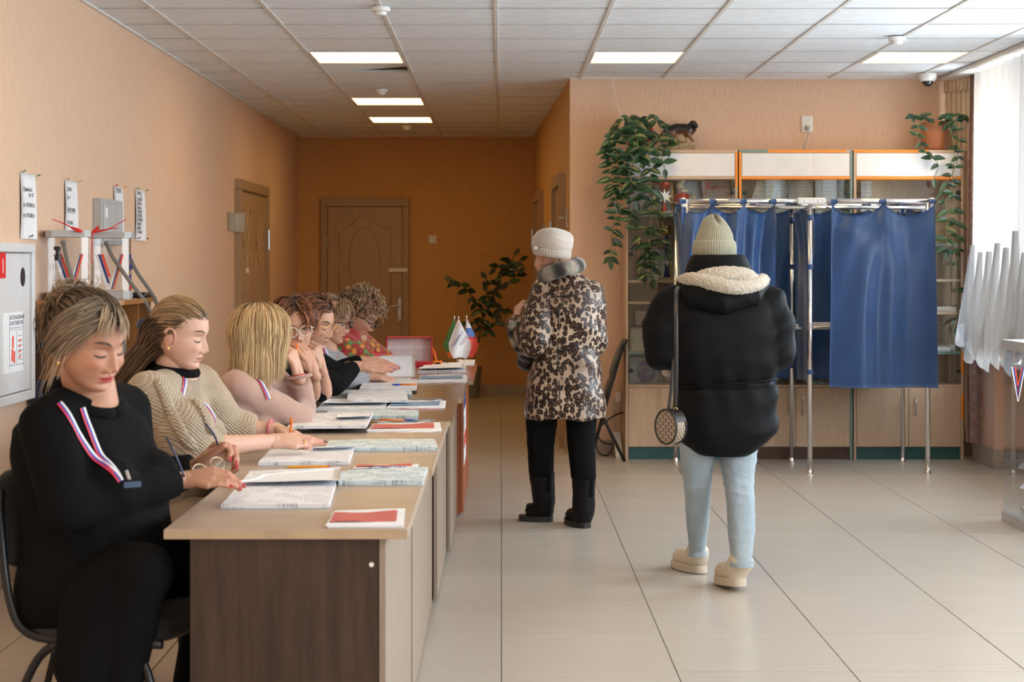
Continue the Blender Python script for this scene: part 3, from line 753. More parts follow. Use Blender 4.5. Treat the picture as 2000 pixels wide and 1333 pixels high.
# ------------------------------------------------------------------ display cabinets along the far right wall
M['birch'] = wood_mat('birch_laminate', (.56, .40, .27), (.65, .48, .335), .4, 'z', 1.4, 10)
M['birch_in'] = wood_mat('birch_back', (.52, .38, .26), (.60, .45, .32), .5, 'z', 1.4, 10)
M['teal'] = mat('teal_laminate', (.02, .10, .11), .4)
M['sage'] = mat('sage_edging', (.20, .30, .28), .4)
M['orangeband'] = mat('orange_band', (.95, .30, .02), .45, var=.03)
M['glassc'] = glass_mat('cabinet_glass', (.93, .96, .95), 1.6, .03)
M['darkwood'] = wood_mat('dark_frame_wood', (.05, .022, .010), (.10, .045, .02), .35, 'x', 2)
CF, CB, CH = 12.05, 12.38, 2.2045
def zc(py, Y=CF): return CAMZ - (py - HY) * Y / FPX
def xc(px, Y=CF): return (px - HX) * Y / FPX
def cabinet(px0, px1, side_l, side_r, lab, shelves, topm, plinth=(), doors=2):
    x0, x1 = xc(px0), xc(px1); t = thing('display_cabinet', lab, 'cabinet', ((x0 + x1) / 2, (CF + CB) / 2, 0), 'row of three display cabinets')
    e = .018; mb = MB()
    part('side_panel', MB().box(x0, x0 + e, CF, CB, 0, CH, .001), M[side_l], t); part('side_panel', MB().box(x1 - e, x1, CF, CB, 0, CH, .001), M[side_r], t)
    part('top_panel', MB().box(x0 + e, x1 - e, CF, CB, CH - e, CH, .001), M['birch'], t)
    part('back_panel', MB().box(x0 + e, x1 - e, CB - .008, CB, .09, CH - e), M['birch_in'], t)
    za, zb = zc(345), zc(300)
    part('fascia', MB().box(x0 + e, x1 - e, CF + .004, CF + .02, za, CH - e), M['birch'], t)
    part('rail', MB().box(x0 + e, x1 - e, CF - .001, CF + .3, za - .020, za, .001), M[topm], t)
    n = 3 if doors == 2 else 2
    for k in range(n):
        a = x0 + e + .004 + (x1 - x0 - 2 * e - .008) * k / n; b = x0 + e + .004 + (x1 - x0 - 2 * e - .008) * (k + 1) / n
        part('paper_sheet', MB().box(a, b + .004 * (k < n - 1), CF + .0005 + .0012 * (k % 2), CF + .0035, za + .004, zb), M['paper'], t)
    zl = zc(752); part('base_shelf', MB().box(x0 + e, x1 - e, CF, CB - .008, zl - .02, zl, .001), M['birch'], t)
    part('bottom_panel', MB().box(x0 + e, x1 - e, CF + .01, CB - .008, .09, .105), M['birch'], t)
    part('plinth', MB().box(x0 + e, x1 - e, CF + .03, CF + .045, .0, .088), M['teal'] if not plinth else M[plinth], t)
    for py, m in shelves:
        z = zc(py, CF + .02); part('shelf', MB().box(x0 + e, x1 - e, CF + .02, CB - .008, z - .009, z + .009, .001), M[m], t)
    xm = (x0 + x1) / 2
    for k, (a, b) in enumerate(((x0 + e + .002, xm - .0015), (xm + .0015, x1 - e - .002))):
        dr = part('door', MB().box(a, b, CF - .002, CF + .014, .093, zl - .022, .0015), M['birch'], t)
        hx = b - .045 if k == 0 else a + .045
        part('handle', MB().tube([(hx, CF, .44), (hx, CF - .02, .43), (hx, CF - .026, .38), (hx, CF - .02, .33), (hx, CF, .32)], .005, 8), M['steel'], dr, smooth=True)
        g = part('glass_door', MB().box(a, b, CF + .004, CF + .008, zl + .002, za - .022), M['glassc'], t)
        hx = a + .018 if k == 0 else b - .018
        for z in (za - .115, zl + .10, zl + .93):
            part('hinge_cap', MB().lathe([(.016, 0), (.016, .006), (.010, .009)], 16, (0, 0, 0), Matrix.Rotation(PI / 2, 4, 'X')).xf(Matrix.Translation((hx, CF + .003, z))), M['black'], g)
    return t, x0, x1
c1, a1, b1 = cabinet(1222, 1441, 'birch', 'birch', 'left display cabinet with trophies and a plant hanging over its corner', [(421, 'sage'), (550, 'birch'), (592, 'birch'), (690, 'sage')], 'birch')
c2, a2, b2 = cabinet(1443.5, 1665, 'sage', 'sage', 'middle display cabinet, edged in orange, hidden by the blue curtains', [(421, 'sage'), (550, 'birch'), (690, 'sage')], 'orangeband', 'darkwood')
c3, a3, b3 = cabinet(1667.5, 1882, 'birch', 'birch', 'right display cabinet next to the window with a terracotta pot on top', [(478, 'sage'), (548, 'birch'), (612, 'birch'), (690, 'sage')], 'orangeband')
# orange edging tapes
def band(x0, x1, z0, z1, par): part('orange_tape', MB().box(x0, x1, CF - .0035, CF + .001, z0, z1), M['orangeband'], par)
band(b1 - .017, b1 - .001, zc(365), zc(298), c1)
band(a2 + .0, a2 + .017, zc(388), zc(297), c2); band(xc(1500), b2 - .05, CH - .018, CH, c2); part('sage_tape', MB().box(a2 + .017, xc(1500), CF - .003, CF + .001, CH - .018, CH), M['sage'], c2)
band(a3 + .0, xc(1812), CH - .018, CH, c3)
band(b3 - .017, b3 - .001, zc(730), zc(690), c3); band(b3 - .017, b3 - .001, zc(820), zc(770), c3)
part('lock', MB().lathe([(.010, 0), (.010, .005), (.006, .007)], 16, (0, 0, 0), Matrix.Rotation(PI / 2, 4, 'X')).xf(Matrix.Translation((xc(1568), CF - .002, .44))), M['chrome'], c2)

# ------------------------------------------------------------------ what stands in the cabinets
def doc_mat(name, base, accent, rows=45, txt=(.25, .25, .3), blot=.55):
    t = NT(name); v = t.coord(); x, y, z = t.sep(v)
    ln = t.math('LESS_THAN', t.math('FRACT', t.math('MULTIPLY', z, rows)), .35)
    wd = t.math('GREATER_THAN', t.noise(t.coord((60, 1, 45)), 1, 2), .52)
    c = t.mix(t.math('MULTIPLY', t.math('MULTIPLY', ln, wd), .7), base, txt)
    b = t.ramp(t.noise(t.coord((9, 1, 9)), 1, 3), [(blot, (0, 0, 0)), (blot + .05, (1, 1, 1))])
    t.color(t.mix(b, c, accent)); t.set(Roughness=.4); return t.m
docs = {'pink': doc_mat('pink_diploma', (.70, .58, .54), (.66, .25, .16)), 'blue': doc_mat('blue_certificate', (.62, .68, .74), (.40, .46, .56)),
        'cream': doc_mat('cream_letter', (.62, .58, .46), (.60, .56, .44), 30), 'grey': doc_mat('grey_certificate', (.55, .54, .52), (.42, .38, .34)),
        'gold': doc_mat('gold_certificate', (.55, .40, .20), (.36, .20, .10)), 'white': doc_mat('white_letter', (.72, .73, .74), (.62, .64, .68), 35)}
def certificate(lab, px0, px1, py0, py1, Y, kind, frame=None, tilt=0.0, word=None, lean=.10, cat='certificate'):
    x0, x1, z0, z1 = xc(px0, Y), xc(px1, Y), zc(py1, Y), zc(py0, Y); h = z1 - z0; wd = x1 - x0
    t = thing('framed_certificate' if frame else 'certificate', lab, cat, ((x0 + x1) / 2, Y, z0), 'certificates in the cabinets')
    Mx = Matrix.Rotation(tilt, 4, 'Y') @ Matrix.Rotation(-lean, 4, 'X')
    if frame:
        f = .018; mb = MB()
        for b in ((-wd / 2, wd / 2, 0, f), (-wd / 2, wd / 2, h - f, h), (-wd / 2, -wd / 2 + f, f, h - f), (wd / 2 - f, wd / 2, f, h - f)): mb.box(b[0], b[1], -.008, .010, b[2], b[3], .003)
        part('frame', mb.xf(Mx), M[frame], t, world=False)
        part('sheet', MB().box(-wd / 2 + f, wd / 2 - f, -.001, .004, f, h - f).xf(Mx), docs[kind], t, world=False)
    else: part('sheet', MB().box(-wd / 2, wd / 2, -.001, .0015, 0, h).xf(Mx), docs[kind], t, world=False)
    if word:
        o = text(word, h * .16, (0, 0, 0), (PI / 2, 0, 0), M['redink'], t, world=False, align='CENTER')
        o.matrix_local = Mx @ Matrix.Translation((0, -.004, h * .70)) @ Matrix.Rotation(PI / 2, 4, 'X')
    return t
Yb = 12.33
certificate('pink diploma at the left end of the top shelf behind the hanging leaves', 1230, 1276, 346, 420, Yb, 'pink', word='Diploma', lean=.05)
certificate('gold framed certificate behind the star trophy on the top shelf', 1276, 1316, 356, 419, Yb - .01, 'blue', 'gold', lean=.08)
certificate('dark framed certificate behind the red bowl cup', 1318, 1388, 350, 420, Yb, 'blue', 'darkwood', lean=.04)
certificate('pink tilted diploma at the right end of the left cabinet', 1378, 1432, 347, 419, Yb - .06, 'pink', tilt=-.12, word='Diploma', lean=.05)
certificate('cream letter leaning sideways in the middle cabinet', 1462, 1498, 341, 412, Yb - .04, 'cream', tilt=.30, lean=.05)
certificate('pale blue certificate standing in the middle cabinet', 1502, 1540, 347, 421, Yb, 'blue', lean=.04)
certificate('glossy blue brochure beside the pale blue certificate', 1540, 1588, 350, 421, Yb - .02, 'grey', lean=.05)
certificate('white certificate at the right of the middle cabinet', 1592, 1644, 347, 421, Yb, 'white', lean=.04)
certificate('grey certificate behind the blue column trophy', 1312, 1342, 494, 548, Yb, 'grey', lean=.05)
certificate('blue grey certificate behind the two thin cups', 1262, 1300, 488, 548, Yb, 'blue', lean=.05)
certificate('small framed certificate with a brown emblem on the third shelf', 1241, 1262, 608, 636, Yb - .06, 'gold', 'grey', lean=.08)
certificate('small framed certificate right of the brown emblem one', 1262, 1280, 606, 636, Yb - .05, 'white', 'grey', lean=.08)
certificate('wide cream certificate lying against the fourth shelf back', 1230, 1282, 640, 689, Yb - .12, 'cream', 'birch', lean=.12)
certificate('golden brown certificate at the cabinet bottom right of the purple oval', 1289, 1318, 716, 757, Yb, 'gold', 'grey', lean=.05)
certificate('white letter standing upright at the left of the right cabinet top shelf', 1682, 1702, 350, 470, Yb, 'white', lean=.03)
M['purple'] = doc_mat('purple_print', (.13, .06, .28), (.18, .28, .34), 20, (.35, .2, .1), .5)
t = thing('oval_poster', 'board with a purple oval print at the bottom of the left cabinet', 'poster', (xc(1260, Yb), Yb, zc(752)))
part('board', MB().box(xc(1230, Yb), xc(1285, Yb), Yb - .01, Yb, zc(752, Yb), zc(698, Yb)), docs['grey'], t)
mb = MB(); mb.lathe([(1, 0), (1, .006)], 28, (0, 0, 0), Matrix.Rotation(PI / 2, 4, 'X')); mb.xf(Matrix.Translation((xc(1262, Yb), Yb - .011, zc(726, Yb))) @ Matrix.Diagonal((.068, 1, .088, 1)))
part('oval', mb, M['purple'], t)
M['redglass'] = mat('red_lacquer', (.55, .05, .015), .12, .3)
M['bluemetal'] = mat('blue_lacquer', (.008, .03, .26), .15, .4)
M['marble'] = mat('marble_base', (.42, .40, .37), .3)
M['shell'] = mat('shell', (.72, .62, .46), .45, var=.2, scale=40)
def star(mb, c, r, r2, n, th):
    pts = []
    for k in range(2 * n):
        q = r if k % 2 == 0 else r2; a = PI * k / n + PI / 2; pts.append((c[0] + q * math.cos(a), c[2] + q * math.sin(a)))
    return mb.prism(pts, 'y', c[1] - th, c[1] + th)
def star_cup(lab, px, py0, py1, pys, Y, colm, bowl):
    x = xc(px, Y); z0 = zc(py1, Y); z1 = zc(py0, Y); zs = zc(pys, Y); t = thing('star_trophy', lab, 'trophy', (x, Y, z0), 'trophies in the left cabinet')
    part('base', MB().box(x - .055, x + .055, Y - .04, Y + .04, z0, z0 + .022, .003), M['marble'], t)
    part('column', MB().lathe([(.026, z0 + .022), (.022, z0 + .03), (.013, z0 + .07), (.010, zs - .02), (.010, zs + .03), (.014, z1 - .09), (.012, z1 - .07)], 16, (x, Y, 0)), M[colm], t, auto=40)
    part('star', star(star(MB(), (x, Y - .03, zs), .055, .022, 8, .008), (x, Y - .03, zs), .03, .024, 6, .013), M['chrome'], t)
    part('bowl', MB().lathe([(.012, z1 - .07), (.035, z1 - .05), (.047, z1 - .02), (.048, z1)], 20, (x, Y, 0)), M[bowl], t, auto=50)
star_cup('silver star trophy with a red bowl on the top shelf', 1297, 357, 418, 384, 12.2, 'redglass', 'redglass')
star_cup('tall blue column trophy with a silver star on the second shelf', 1302, 442, 548, 507, 12.2, 'bluemetal', 'gold')
for px, lab in ((1248, 'thin gold goblet trophy at the left of the second shelf'), (1268, 'thin gold goblet trophy left of the blue column')):
    Y = 12.2; x = xc(px, Y); z0 = zc(548, Y); t = thing('goblet_trophy', lab, 'trophy', (x, Y, z0), 'trophies in the left cabinet')
    part('base', MB().box(x - .034, x + .034, Y - .03, Y + .03, z0, z0 + .03, .003), M['marble'], t)
    part('goblet', MB().lathe([(.018, z0 + .03), (.010, z0 + .06), (.011, z0 + .20), (.016, z0 + .235), (.028, z0 + .275), (.030, z0 + .29)], 16, (x, Y, 0)), M['gold'], t, auto=50)
Y = 12.17; x = xc(1331, Y); z0 = zc(420, Y); t = thing('bowl_cup', 'red two handled cup holding a seashell on the top shelf', 'trophy', (x, Y, z0), 'trophies in the left cabinet')
part('base', MB().box(x - .04, x + .04, Y - .03, Y + .03, z0, z0 + .02, .003), M['marble'], t)
part('bowl', MB().lathe([(.02, z0 + .02), (.010, z0 + .04), (.012, z0 + .055), (.045, z0 + .075), (.055, z0 + .11), (.058, z0 + .15), (.052, z0 + .152)], 24, (x, Y, 0)), M['redglass'], t, auto=50)
for s in (-1, 1): part('handle', MB().tube(spline([(x + s * .05, Y, z0 + .085), (x + s * .085, Y, z0 + .10), (x + s * .09, Y, z0 + .14), (x + s * .056, Y, z0 + .145)], 5), .005, 6), M['gold'], t, smooth=True)
Y = 12.17; mb = MB(); zz = z0 + .153
for k in range(14):
    a = k * .75; r = .036 * (1 - k / 16); mb.ell((x + .012 * math.cos(a), Y + .012 * math.sin(a), zz + .02 + k * .0095), (r, r * .8, .016), 10, 7)
one('seashell', mb, M['shell'], 'spiky pale seashell standing in the red cup', 'seashell', smooth=True)
for px, lab in ((1275, 'gold cup half hidden behind the black parka sleeve'),):
    Y = 12.22; x = xc(1282, Y); z0 = zc(690, Y) + .01; t = thing('cup_trophy', lab, 'trophy', (x, Y, z0))
    part('goblet', MB().lathe([(.03, z0), (.012, z0 + .05), (.012, z0 + .2), (.03, z0 + .25), (.038, z0 + .31)], 16, (x, Y, 0)), M['gold'], t, auto=50)
t = thing('silver_tea_set', 'silver dishes on the bottom shelf of the middle cabinet', 'dishes', (xc(1525), 12.2, zc(752)))
for k, (px, r, h) in enumerate(((1515, .05, .09), (1538, .04, .06), (1560, .035, .1), (1592, .05, .07), (1618, .045, .09))):
    part('dish', MB().lathe([(r * .6, 0), (r, h * .4), (r * .8, h * .8), (r * .9, h)], 18, (xc(px, 12.2), 12.2, zc(752))), M['chrome'], t, auto=50)
t = thing('paper_pile', 'low pile of white papers on a shelf of the right cabinet', 'papers', (xc(1850), 12.2, zc(690)))
part('sheets', stack_poly([(xc(1822, 12.2), 12.1), (xc(1848, 12.2), 12.1), (xc(1850, 12.2), 12.28), (xc(1824, 12.2), 12.28)], zc(690, CF + .02) + .0095, .03), M['paper'], t)
one('white_box', MB().box(xc(1822, 12.2), xc(1862, 12.2), 12.12, 12.28, zc(612, CF + .02) + .0095, zc(612, CF + .02) + .045, .003), M['boxin'], 'flat white box on the upper shelf of the right cabinet', 'box')

# ------------------------------------------------------------------ shepherd dog figurine on the left cabinet
M['glaze_black'] = mat('black_glaze', (.012, .010, .010), .12, var=.3, scale=30, Coat_Weight=1.0)
M['glaze_brown'] = mat('brown_glaze', (.22, .09, .045), .2, var=.2, scale=30, Coat_Weight=.6)
M['glaze_sand'] = mat('sand_glaze', (.36, .27, .14), .3, var=.25, scale=40, Coat_Weight=.5)
def remesh(mb, name, m, vox, it=4, parent=None, post=None, col=None, world=True, label=None, fac=.5):
    "fuse overlapping closed shapes into one skin and smooth it"
    me = mb.mesh('tmp', m); o = bpy.data.objects.new('tmp', me); C.objects.link(o)
    r = o.modifiers.new('r', 'REMESH'); r.mode = 'VOXEL'; r.voxel_size = vox; r.adaptivity = 0
    s = o.modifiers.new('s', 'SMOOTH'); s.factor = fac; s.iterations = it
    o.hide_render = False
    dg = bpy.context.evaluated_depsgraph_get(); ev = o.evaluated_get(dg)
    m2 = bpy.data.meshes.new_from_object(ev); bpy.data.objects.remove(o); bpy.data.meshes.remove(me)
    n = len(m2.vertices); co = np.empty(n * 3, np.float32); m2.vertices.foreach_get('co', co); co = co.reshape(-1, 3)
    if post is not None:
        no = np.empty(n * 3, np.float32); m2.vertices.foreach_get('normal', no); co = post(co, no.reshape(-1, 3)).astype(np.float32)
    if col is not None:
        a = np.ones((n, 4), np.float32); a[:, :3] = col(co) if callable(col) else col
        at = m2.color_attributes.new('col', 'FLOAT_COLOR', 'POINT'); at.data.foreach_set('color', a.ravel())
    if parent is not None and world:
        Mi = np.array(wloc(parent).inverted()); co = co @ Mi[:3, :3].T + Mi[:3, 3]
    m2.vertices.foreach_set('co', co.astype(np.float32).ravel()); m2.name = name
    m2.materials.clear()
    for q in (m if isinstance(m, (list, tuple)) else [m]): m2.materials.append(q)
    m2.polygons.foreach_set('use_smooth', [True] * len(m2.polygons)); m2.update()
    o = bpy.data.objects.new(name, m2); C.objects.link(o)
    if parent is not None: o.parent = parent
    if label: o['label'] = label
    return o
Y = 12.24; s = Y / FPX; base = P(1329, 293, Y); Q = lambda px, py, dy=0: Vector(((px - HX) * s, Y + dy, CAMZ - (py - HY) * s))
t = thing('dog_figurine', 'glazed dark shepherd dog figurine striding on a stepped plinth on the left cabinet', 'figurine', (base.x, Y, CH))
mb = MB(); zs = [CH, CH + .018, CH + .018, CH + .032, CH + .032, CH + .046, CH + .046, CH + .06]; xl, xr = Q(1302, 0).x, Q(1357, 0).x
for k in range(4): mb.box(xl + (k % 2) * .004, xr - (k % 2) * .004, Y - .055 + (k % 2) * .004, Y + .055, CH + k * .0145, CH + (k + 1) * .0145, .003)
part('plinth', mb, M['glaze_sand'], t)
def dcol(co):
    c = np.tile(np.array([.014, .012, .012], np.float32), (len(co), 1)); z = (co[:, 2] - CH)
    leg = np.clip((.155 - z) / .03, 0, 1)[:, None]; return c * (1 - leg) + np.array([.17, .075, .04]) * leg
M['dogglaze'] = attr_mat('dog_glaze', .15)
mb = MB()
mb.caps([Q(1309, 256), Q(1322, 252), Q(1336, 253), Q(1345, 255)], [.043, .040, .044, .046], 14)
mb.caps([Q(1345, 256), Q(1351, 250, -.005), Q(1353, 245, -.01)], [.044, .038, .036], 12)
mb.caps([Q(1352, 245, -.01), Q(1356.5, 246, -.05), Q(1357.5, 249, -.085)], [.030, .022, .014], 12)
for dx, dy in ((-3, -.0), (5, 0)): mb.caps([Q(1352 + dx, 243, dy), Q(1352 + dx + (1 if dx > 0 else -1), 239, dy)], [.011, .005], 8)
mb.caps([Q(1343, 261, -.02), Q(1348, 269, -.022), Q(1351, 275, -.024), Q(1353, 275.5, -.03)], [.023, .013, .010, .009], 10)
mb.caps([Q(1340, 262, .022), Q(1337, 269, .022), Q(1336, 276, .022), Q(1338, 276.5, .02)], [.022, .013, .010, .009], 10)
mb.caps([Q(1310, 260, -.02), Q(1315, 265, -.022), Q(1307, 270, -.024), Q(1304, 276, -.024), Q(1307, 276.5, -.03)], [.030, .022, .012, .010, .010], 10)
mb.caps([Q(1308, 260, .02), Q(1305, 266, .022), Q(1300, 269, .024), Q(1301, 275, .024)], [.028, .018, .011, .010], 10)
mb.caps([Q(1303, 255), Q(1297, 258), Q(1291, 266), Q(1288, 274)], [.016, .017, .014, .008], 10)
remesh(mb, 'dog', M['dogglaze'], .0045, 3, t, col=dcol)
mb = MB(); mb.caps([Q(1312, 275), Q(1322, 270), Q(1330, 270), Q(1338, 275)], [.02, .035, .038, .02], 12)
remesh(mb, 'rock', M['glaze_sand'], .006, 2, t, post=lambda c, n: c + n * (.004 * np.sin(c[:, :1] * 160) * np.sin(c[:, 2:] * 170)))

# ------------------------------------------------------------------ trailing plants
M['leaf'] = None
def leaf_mat():
    t = NT('leaf_green'); oi = t.new('ShaderNodeObjectInfo'); v = t.coord(); x, y, z = t.sep(v)
    rib = t.math('LESS_THAN', t.math('ABSOLUTE', x), .0016)
    c = t.ramp(oi.outputs['Random'], [(0, (.007, .030, .016)), (.6, (.012, .048, .022)), (1, (.035, .085, .03))])
    t.color(t.mix(t.math('MULTIPLY', rib, .5), c, (.10, .20, .07))); t.set(Roughness=.28, Specular_IOR_Level=.5); return t.m
M['leaf'] = leaf_mat(); M['stem'] = mat('plant_stem', (.16, .17, .07), .6); M['stemdark'] = mat('dark_stem', (.06, .05, .025), .6)
def leaf_mesh(L, wd, curl=.15, m='leaf'):
    def fn(u, v):
        wv = wd * math.sin(PI * min(1, v ** .85)) ** .75 * (1 - .25 * v); x = (u - .5) * wv
        return (x, L * v, -curl * L * v * v + abs(x) * .35 - .02 * L * math.sin(v * 3))
    return MB().sheet(fn, 4, 7).mesh('leaf', M[m], True)
leaves = [leaf_mesh(.078, .042), leaf_mesh(.064, .036, .3), leaf_mesh(.09, .046, .25)]
small_leaves = [leaf_mesh(.11, .062), leaf_mesh(.13, .07, .3)]
def put_leaf(root, p, d, up, me, s=1.0):
    d = Vector(d).normalized(); up = Vector(up); x = d.cross(up).normalized(); z = x.cross(d)
    o = bpy.data.objects.new('leaf', me); C.objects.link(o); o.parent = root
    R3 = Matrix((x, d, z)).transposed(); L = Matrix.LocRotScale(Vector(p) - root.location, R3.to_quaternion(), Vector((s, s, s)))
    o.matrix_local = L; return o
def vine(root, pts, step, rn, sc=1.0, stem_r=.0028, drop=.12):
    pts = spline(pts, 10); part('stem', MB().tube(pts[::2] + ([pts[-1]] if len(pts) % 2 == 0 else []), stem_r, 5), M['stem'], root, smooth=True)
    acc = 0; k = 0
    for i in range(1, len(pts)):
        acc += (pts[i] - pts[i - 1]).length
        if acc >= step:
            acc = 0; k += 1
            for sd in (-1, 1):
                if rn.random() < drop: continue
                a = rn.uniform(-.5, .5); d = Vector((sd * (.8 + rn.random() * .4), -.45 + a, rn.uniform(-.9, .35)))
                put_leaf(root, pts[i], d, (rn.uniform(-.3, .3), -1, .5), rn.choice(leaves), sc * rn.uniform(.95, 1.4))
    put_leaf(root, pts[-1], (0.1, -.2, -1), (0, -1, 0), leaves[0], sc)
rn = random.Random(3)
M['redpot'] = mat('red_pot', (.30, .015, .01), .35); M['terra'] = mat('terracotta', (.50, .19, .09), .55); M['soil'] = mat('soil', (.03, .02, .012), .9)
def pot(root, c, r0, r1, h, m):
    part('pot', MB().lathe([(r0, 0), (r1 * .96, h * .84), (r1 * 1.05, h * .84), (r1 * 1.05, h), (r1 * .92, h), (r1 * .90, h * .9), (.01, h * .9)], 32, c), M[m], root, auto=40)
    part('soil', MB().lathe([(r1 * .9, h * .90), (.01, h * .93)], 24, c), M['soil'], root)
Yp = 12.2; hp = P(1246, 290, Yp); hp.z = CH
pl = thing('hanging_plant', 'dark green waxy trailing plant in a red pot hanging over the left cabinet corner', 'plant', hp)
pot(pl, hp, .075, .105, .17, 'redpot')
V = lambda px, py, dy=0.0: P(px, py, 11.98 + dy)
for pts, st in (([V(1245, 262, .15), V(1215, 262), V(1196, 300), V(1196, 350), V(1204, 410), V(1196, 450), V(1192, 508)], .036),
                ([V(1250, 255, .15), V(1222, 250), V(1205, 290, -.03), V(1210, 345), V(1204, 395)], .036),
                ([V(1250, 255, .15), V(1262, 282, -.02), V(1270, 330, -.04), V(1272, 400, -.02), V(1270, 470, -.02), V(1276, 545, 0)], .048),
                ([V(1240, 260, .15), V(1238, 300), V(1232, 360, -.02), V(1234, 430), V(1246, 455), V(1262, 500), V(1258, 535)], .05),
                ([V(1255, 250, .15), V(1280, 265), V(1290, 300, -.02), V(1298, 330)], .045),
                ([V(1250, 250, .2), V(1235, 232, .1), V(1215, 235, .05), V(1200, 265), V(1184, 298)], .034),
                ([V(1250, 252, .2), V(1262, 232, .1), V(1275, 226, .05), V(1290, 250), V(1304, 288)], .036),
                ([V(1245, 255, .2), V(1230, 262, -.02), V(1222, 300, -.03), V(1230, 345, -.04), V(1244, 395, -.02)], .036),
                ([V(1250, 255, .15), V(1290, 460, -.01), V(1296, 480), V(1304, 492)], .07),
                ([V(1252, 250, .2), V(1248, 236, .05), V(1240, 250, -.05), V(1246, 282, -.06), V(1254, 312, -.05)], .032)):
    vine(pl, pts, st * 1.12, rn, .98)
Yp = 12.2; hp = P(1824, 290, Yp); hp.z = CH
pl = thing('hanging_plant', 'trailing plant in a terracotta pot on the right cabinet beside the curtain', 'plant', hp)
pot(pl, hp, .07, .102, .21, 'terra'); part('saucer', MB().lathe([(.08, 0), (.1, .014), (.095, .014), (.07, .006)], 28, hp), M['terra'], pl)
for pts, st in (([V(1822, 232, .2), V(1800, 236), V(1790, 260), V(1810, 300), V(1832, 320), V(1824, 350)], .05),
                ([V(1838, 232, .2), V(1856, 225), V(1868, 245), V(1872, 290), V(1865, 330), V(1848, 360), V(1842, 385), V(1852, 415), V(1848, 445), V(1848, 490)], .05),
                ([V(1836, 232, .2), V(1855, 250, -.02), V(1864, 300, -.02), V(1860, 350), V(1866, 430), V(1872, 480), V(1868, 520), V(1870, 600), V(1866, 640)], .075),
                ([V(1815, 235, .2), V(1795, 226), V(1782, 224)], .05), ([V(1840, 230, .2), V(1862, 224), V(1876, 224)], .05)):
    vine(pl, pts, st * 1.2, rn, .80, drop=.3)
# tall pot plant at the end of the corridor
Yp = 17.55; hp = Vector(((918 - HX) * Yp / FPX, Yp, 0)); pl = thing('potted_plant', 'tall dark branching plant in a grey pot at the end of the corridor', 'plant', hp)
M['potgrey'] = mat('grey_pot', (.20, .20, .19), .5)
pot(pl, hp, .095, .12, .33, 'potgrey')
W = lambda px, py, dy=0.0: P(px, py, Yp + dy)
for pts, st in (([Vector((hp.x, Yp, .3)), W(932, 675), W(945, 620), W(965, 570), W(985, 530), W(1005, 500)], .075),
                ([W(945, 620), W(935, 600), W(915, 570), W(897, 553), W(884, 548)], .075), ([W(950, 610), W(955, 590), W(950, 570)], .07),
                ([W(965, 570), W(985, 560), W(1012, 535)], .08), ([W(940, 640), W(925, 630), W(912, 632)], .085), ([W(940, 640), W(955, 645), W(968, 630)], .085), ([W(985, 530), W(975, 520), W(968, 525)], .08),
                ([W(962, 575), W(972, 600), W(985, 605)], .08), ([W(975, 550), W(958, 555), W(950, 545)], .08), ([W(992, 518), W(1008, 515), W(1016, 510)], .07)):
    q = spline(pts, 8); part('stem', MB().tube(q[::2], [.012 - .007 * i / max(1, len(q[::2]) - 1) for i in range(len(q[::2]))], 5), M['stemdark'], pl, smooth=True)
    acc = 0
    for i in range(6 if pts[0].z < .5 else 1, len(q)):
        acc += (q[i] - q[i - 1]).length
        if acc > st and q[i].z > .7:
            acc = 0
            for sd in (-1, 1): put_leaf(pl, q[i], (sd * rn.uniform(.5, 1), rn.uniform(-.8, .3), rn.uniform(-1, .5)), (0, -1, .3), rn.choice(small_leaves), rn.uniform(.75, 1.1))
    put_leaf(pl, q[-1], (q[-1] - q[-2]), (0, -1, .4), small_leaves[0], .9)

# wall socket with plug
Y = YC; a = P(1576, 243, Y); t = thing('wall_socket', 'double white wall socket with a grey plug above the middle cabinet', 'socket', (a.x, Y, a.z - .06))
part('plate', MB().box(a.x - .042, a.x + .042, Y - .014, Y, a.z - .06, a.z + .06, .005), M['white'], t)
for dz in (.028, -.028): part('well', MB().lathe([(.024, 0), (.026, .004), (.020, .005), (.018, -.002)], 20, (0, 0, 0), Matrix.Rotation(PI / 2, 4, 'X')).xf(Matrix.Translation((a.x, Y - .013, a.z + dz))), M['white'], t, auto=40)
part('plug', MB().lathe([(.017, 0), (.017, .02), (.009, .035)], 16, (0, 0, 0), Matrix.Rotation(PI / 2, 4, 'X')).xf(Matrix.Translation((a.x, Y - .016, a.z - .028))), M['grey'], t, auto=40)
part('cord', MB().tube(spline([(a.x, Y - .05, a.z - .03), (a.x + .002, Y - .06, a.z - .07), (a.x - .015, Y - .05, a.z - .12), (a.x - .03, Y - .018, CH + .0)], 8), .004, 6), M['grey'], t, smooth=True)
# thread tied from the ceiling to the plant
part('cord', MB().tube(spline([P(1193, 150, 12.38), P(1205, 200, 12.3), P(1217, 235, 12.2), P(1232, 262, 12.18)], 6), .0022, 5), M['paper'], bpy.data.objects['hanging_plant'], smooth=True)
# ------------------------------------------------------------------ voting booth
M['blue'] = None
def cloth_mat(name, a, b, rough=.42, sheen=.2, spec=None):
    t = NT(name); v = t.coord((1, 1, 1)); n = t.noise(v, 3.0, 5); wv = t.noise(t.coord((400, 400, 400)), 1, 2)
    t.color(t.ramp(n, [(.3, a), (.7, b)])); t.set(Roughness=rough, Sheen_Weight=sheen, Specular_IOR_Level=(.12 if max(b) < .02 else .5) if spec is None else spec); t.bump(wv, .12, .0006); return t.m
M['blue'] = cloth_mat('blue_nylon', (.013, .062, .195), (.019, .080, .240), .36, .4)
BF, BR, BT = 11.25, 11.93, 1.811
bx = lambda px, Y=BF: (px - HX) * Y / FPX
xl, xm, xr = bx(1342), bx(1582), bx(1812)
bt = thing('voting_booth', 'double voting booth of chrome tubes with blue curtains before the cabinets', 'voting booth', (xm, 11.6, 0))
R = .0165
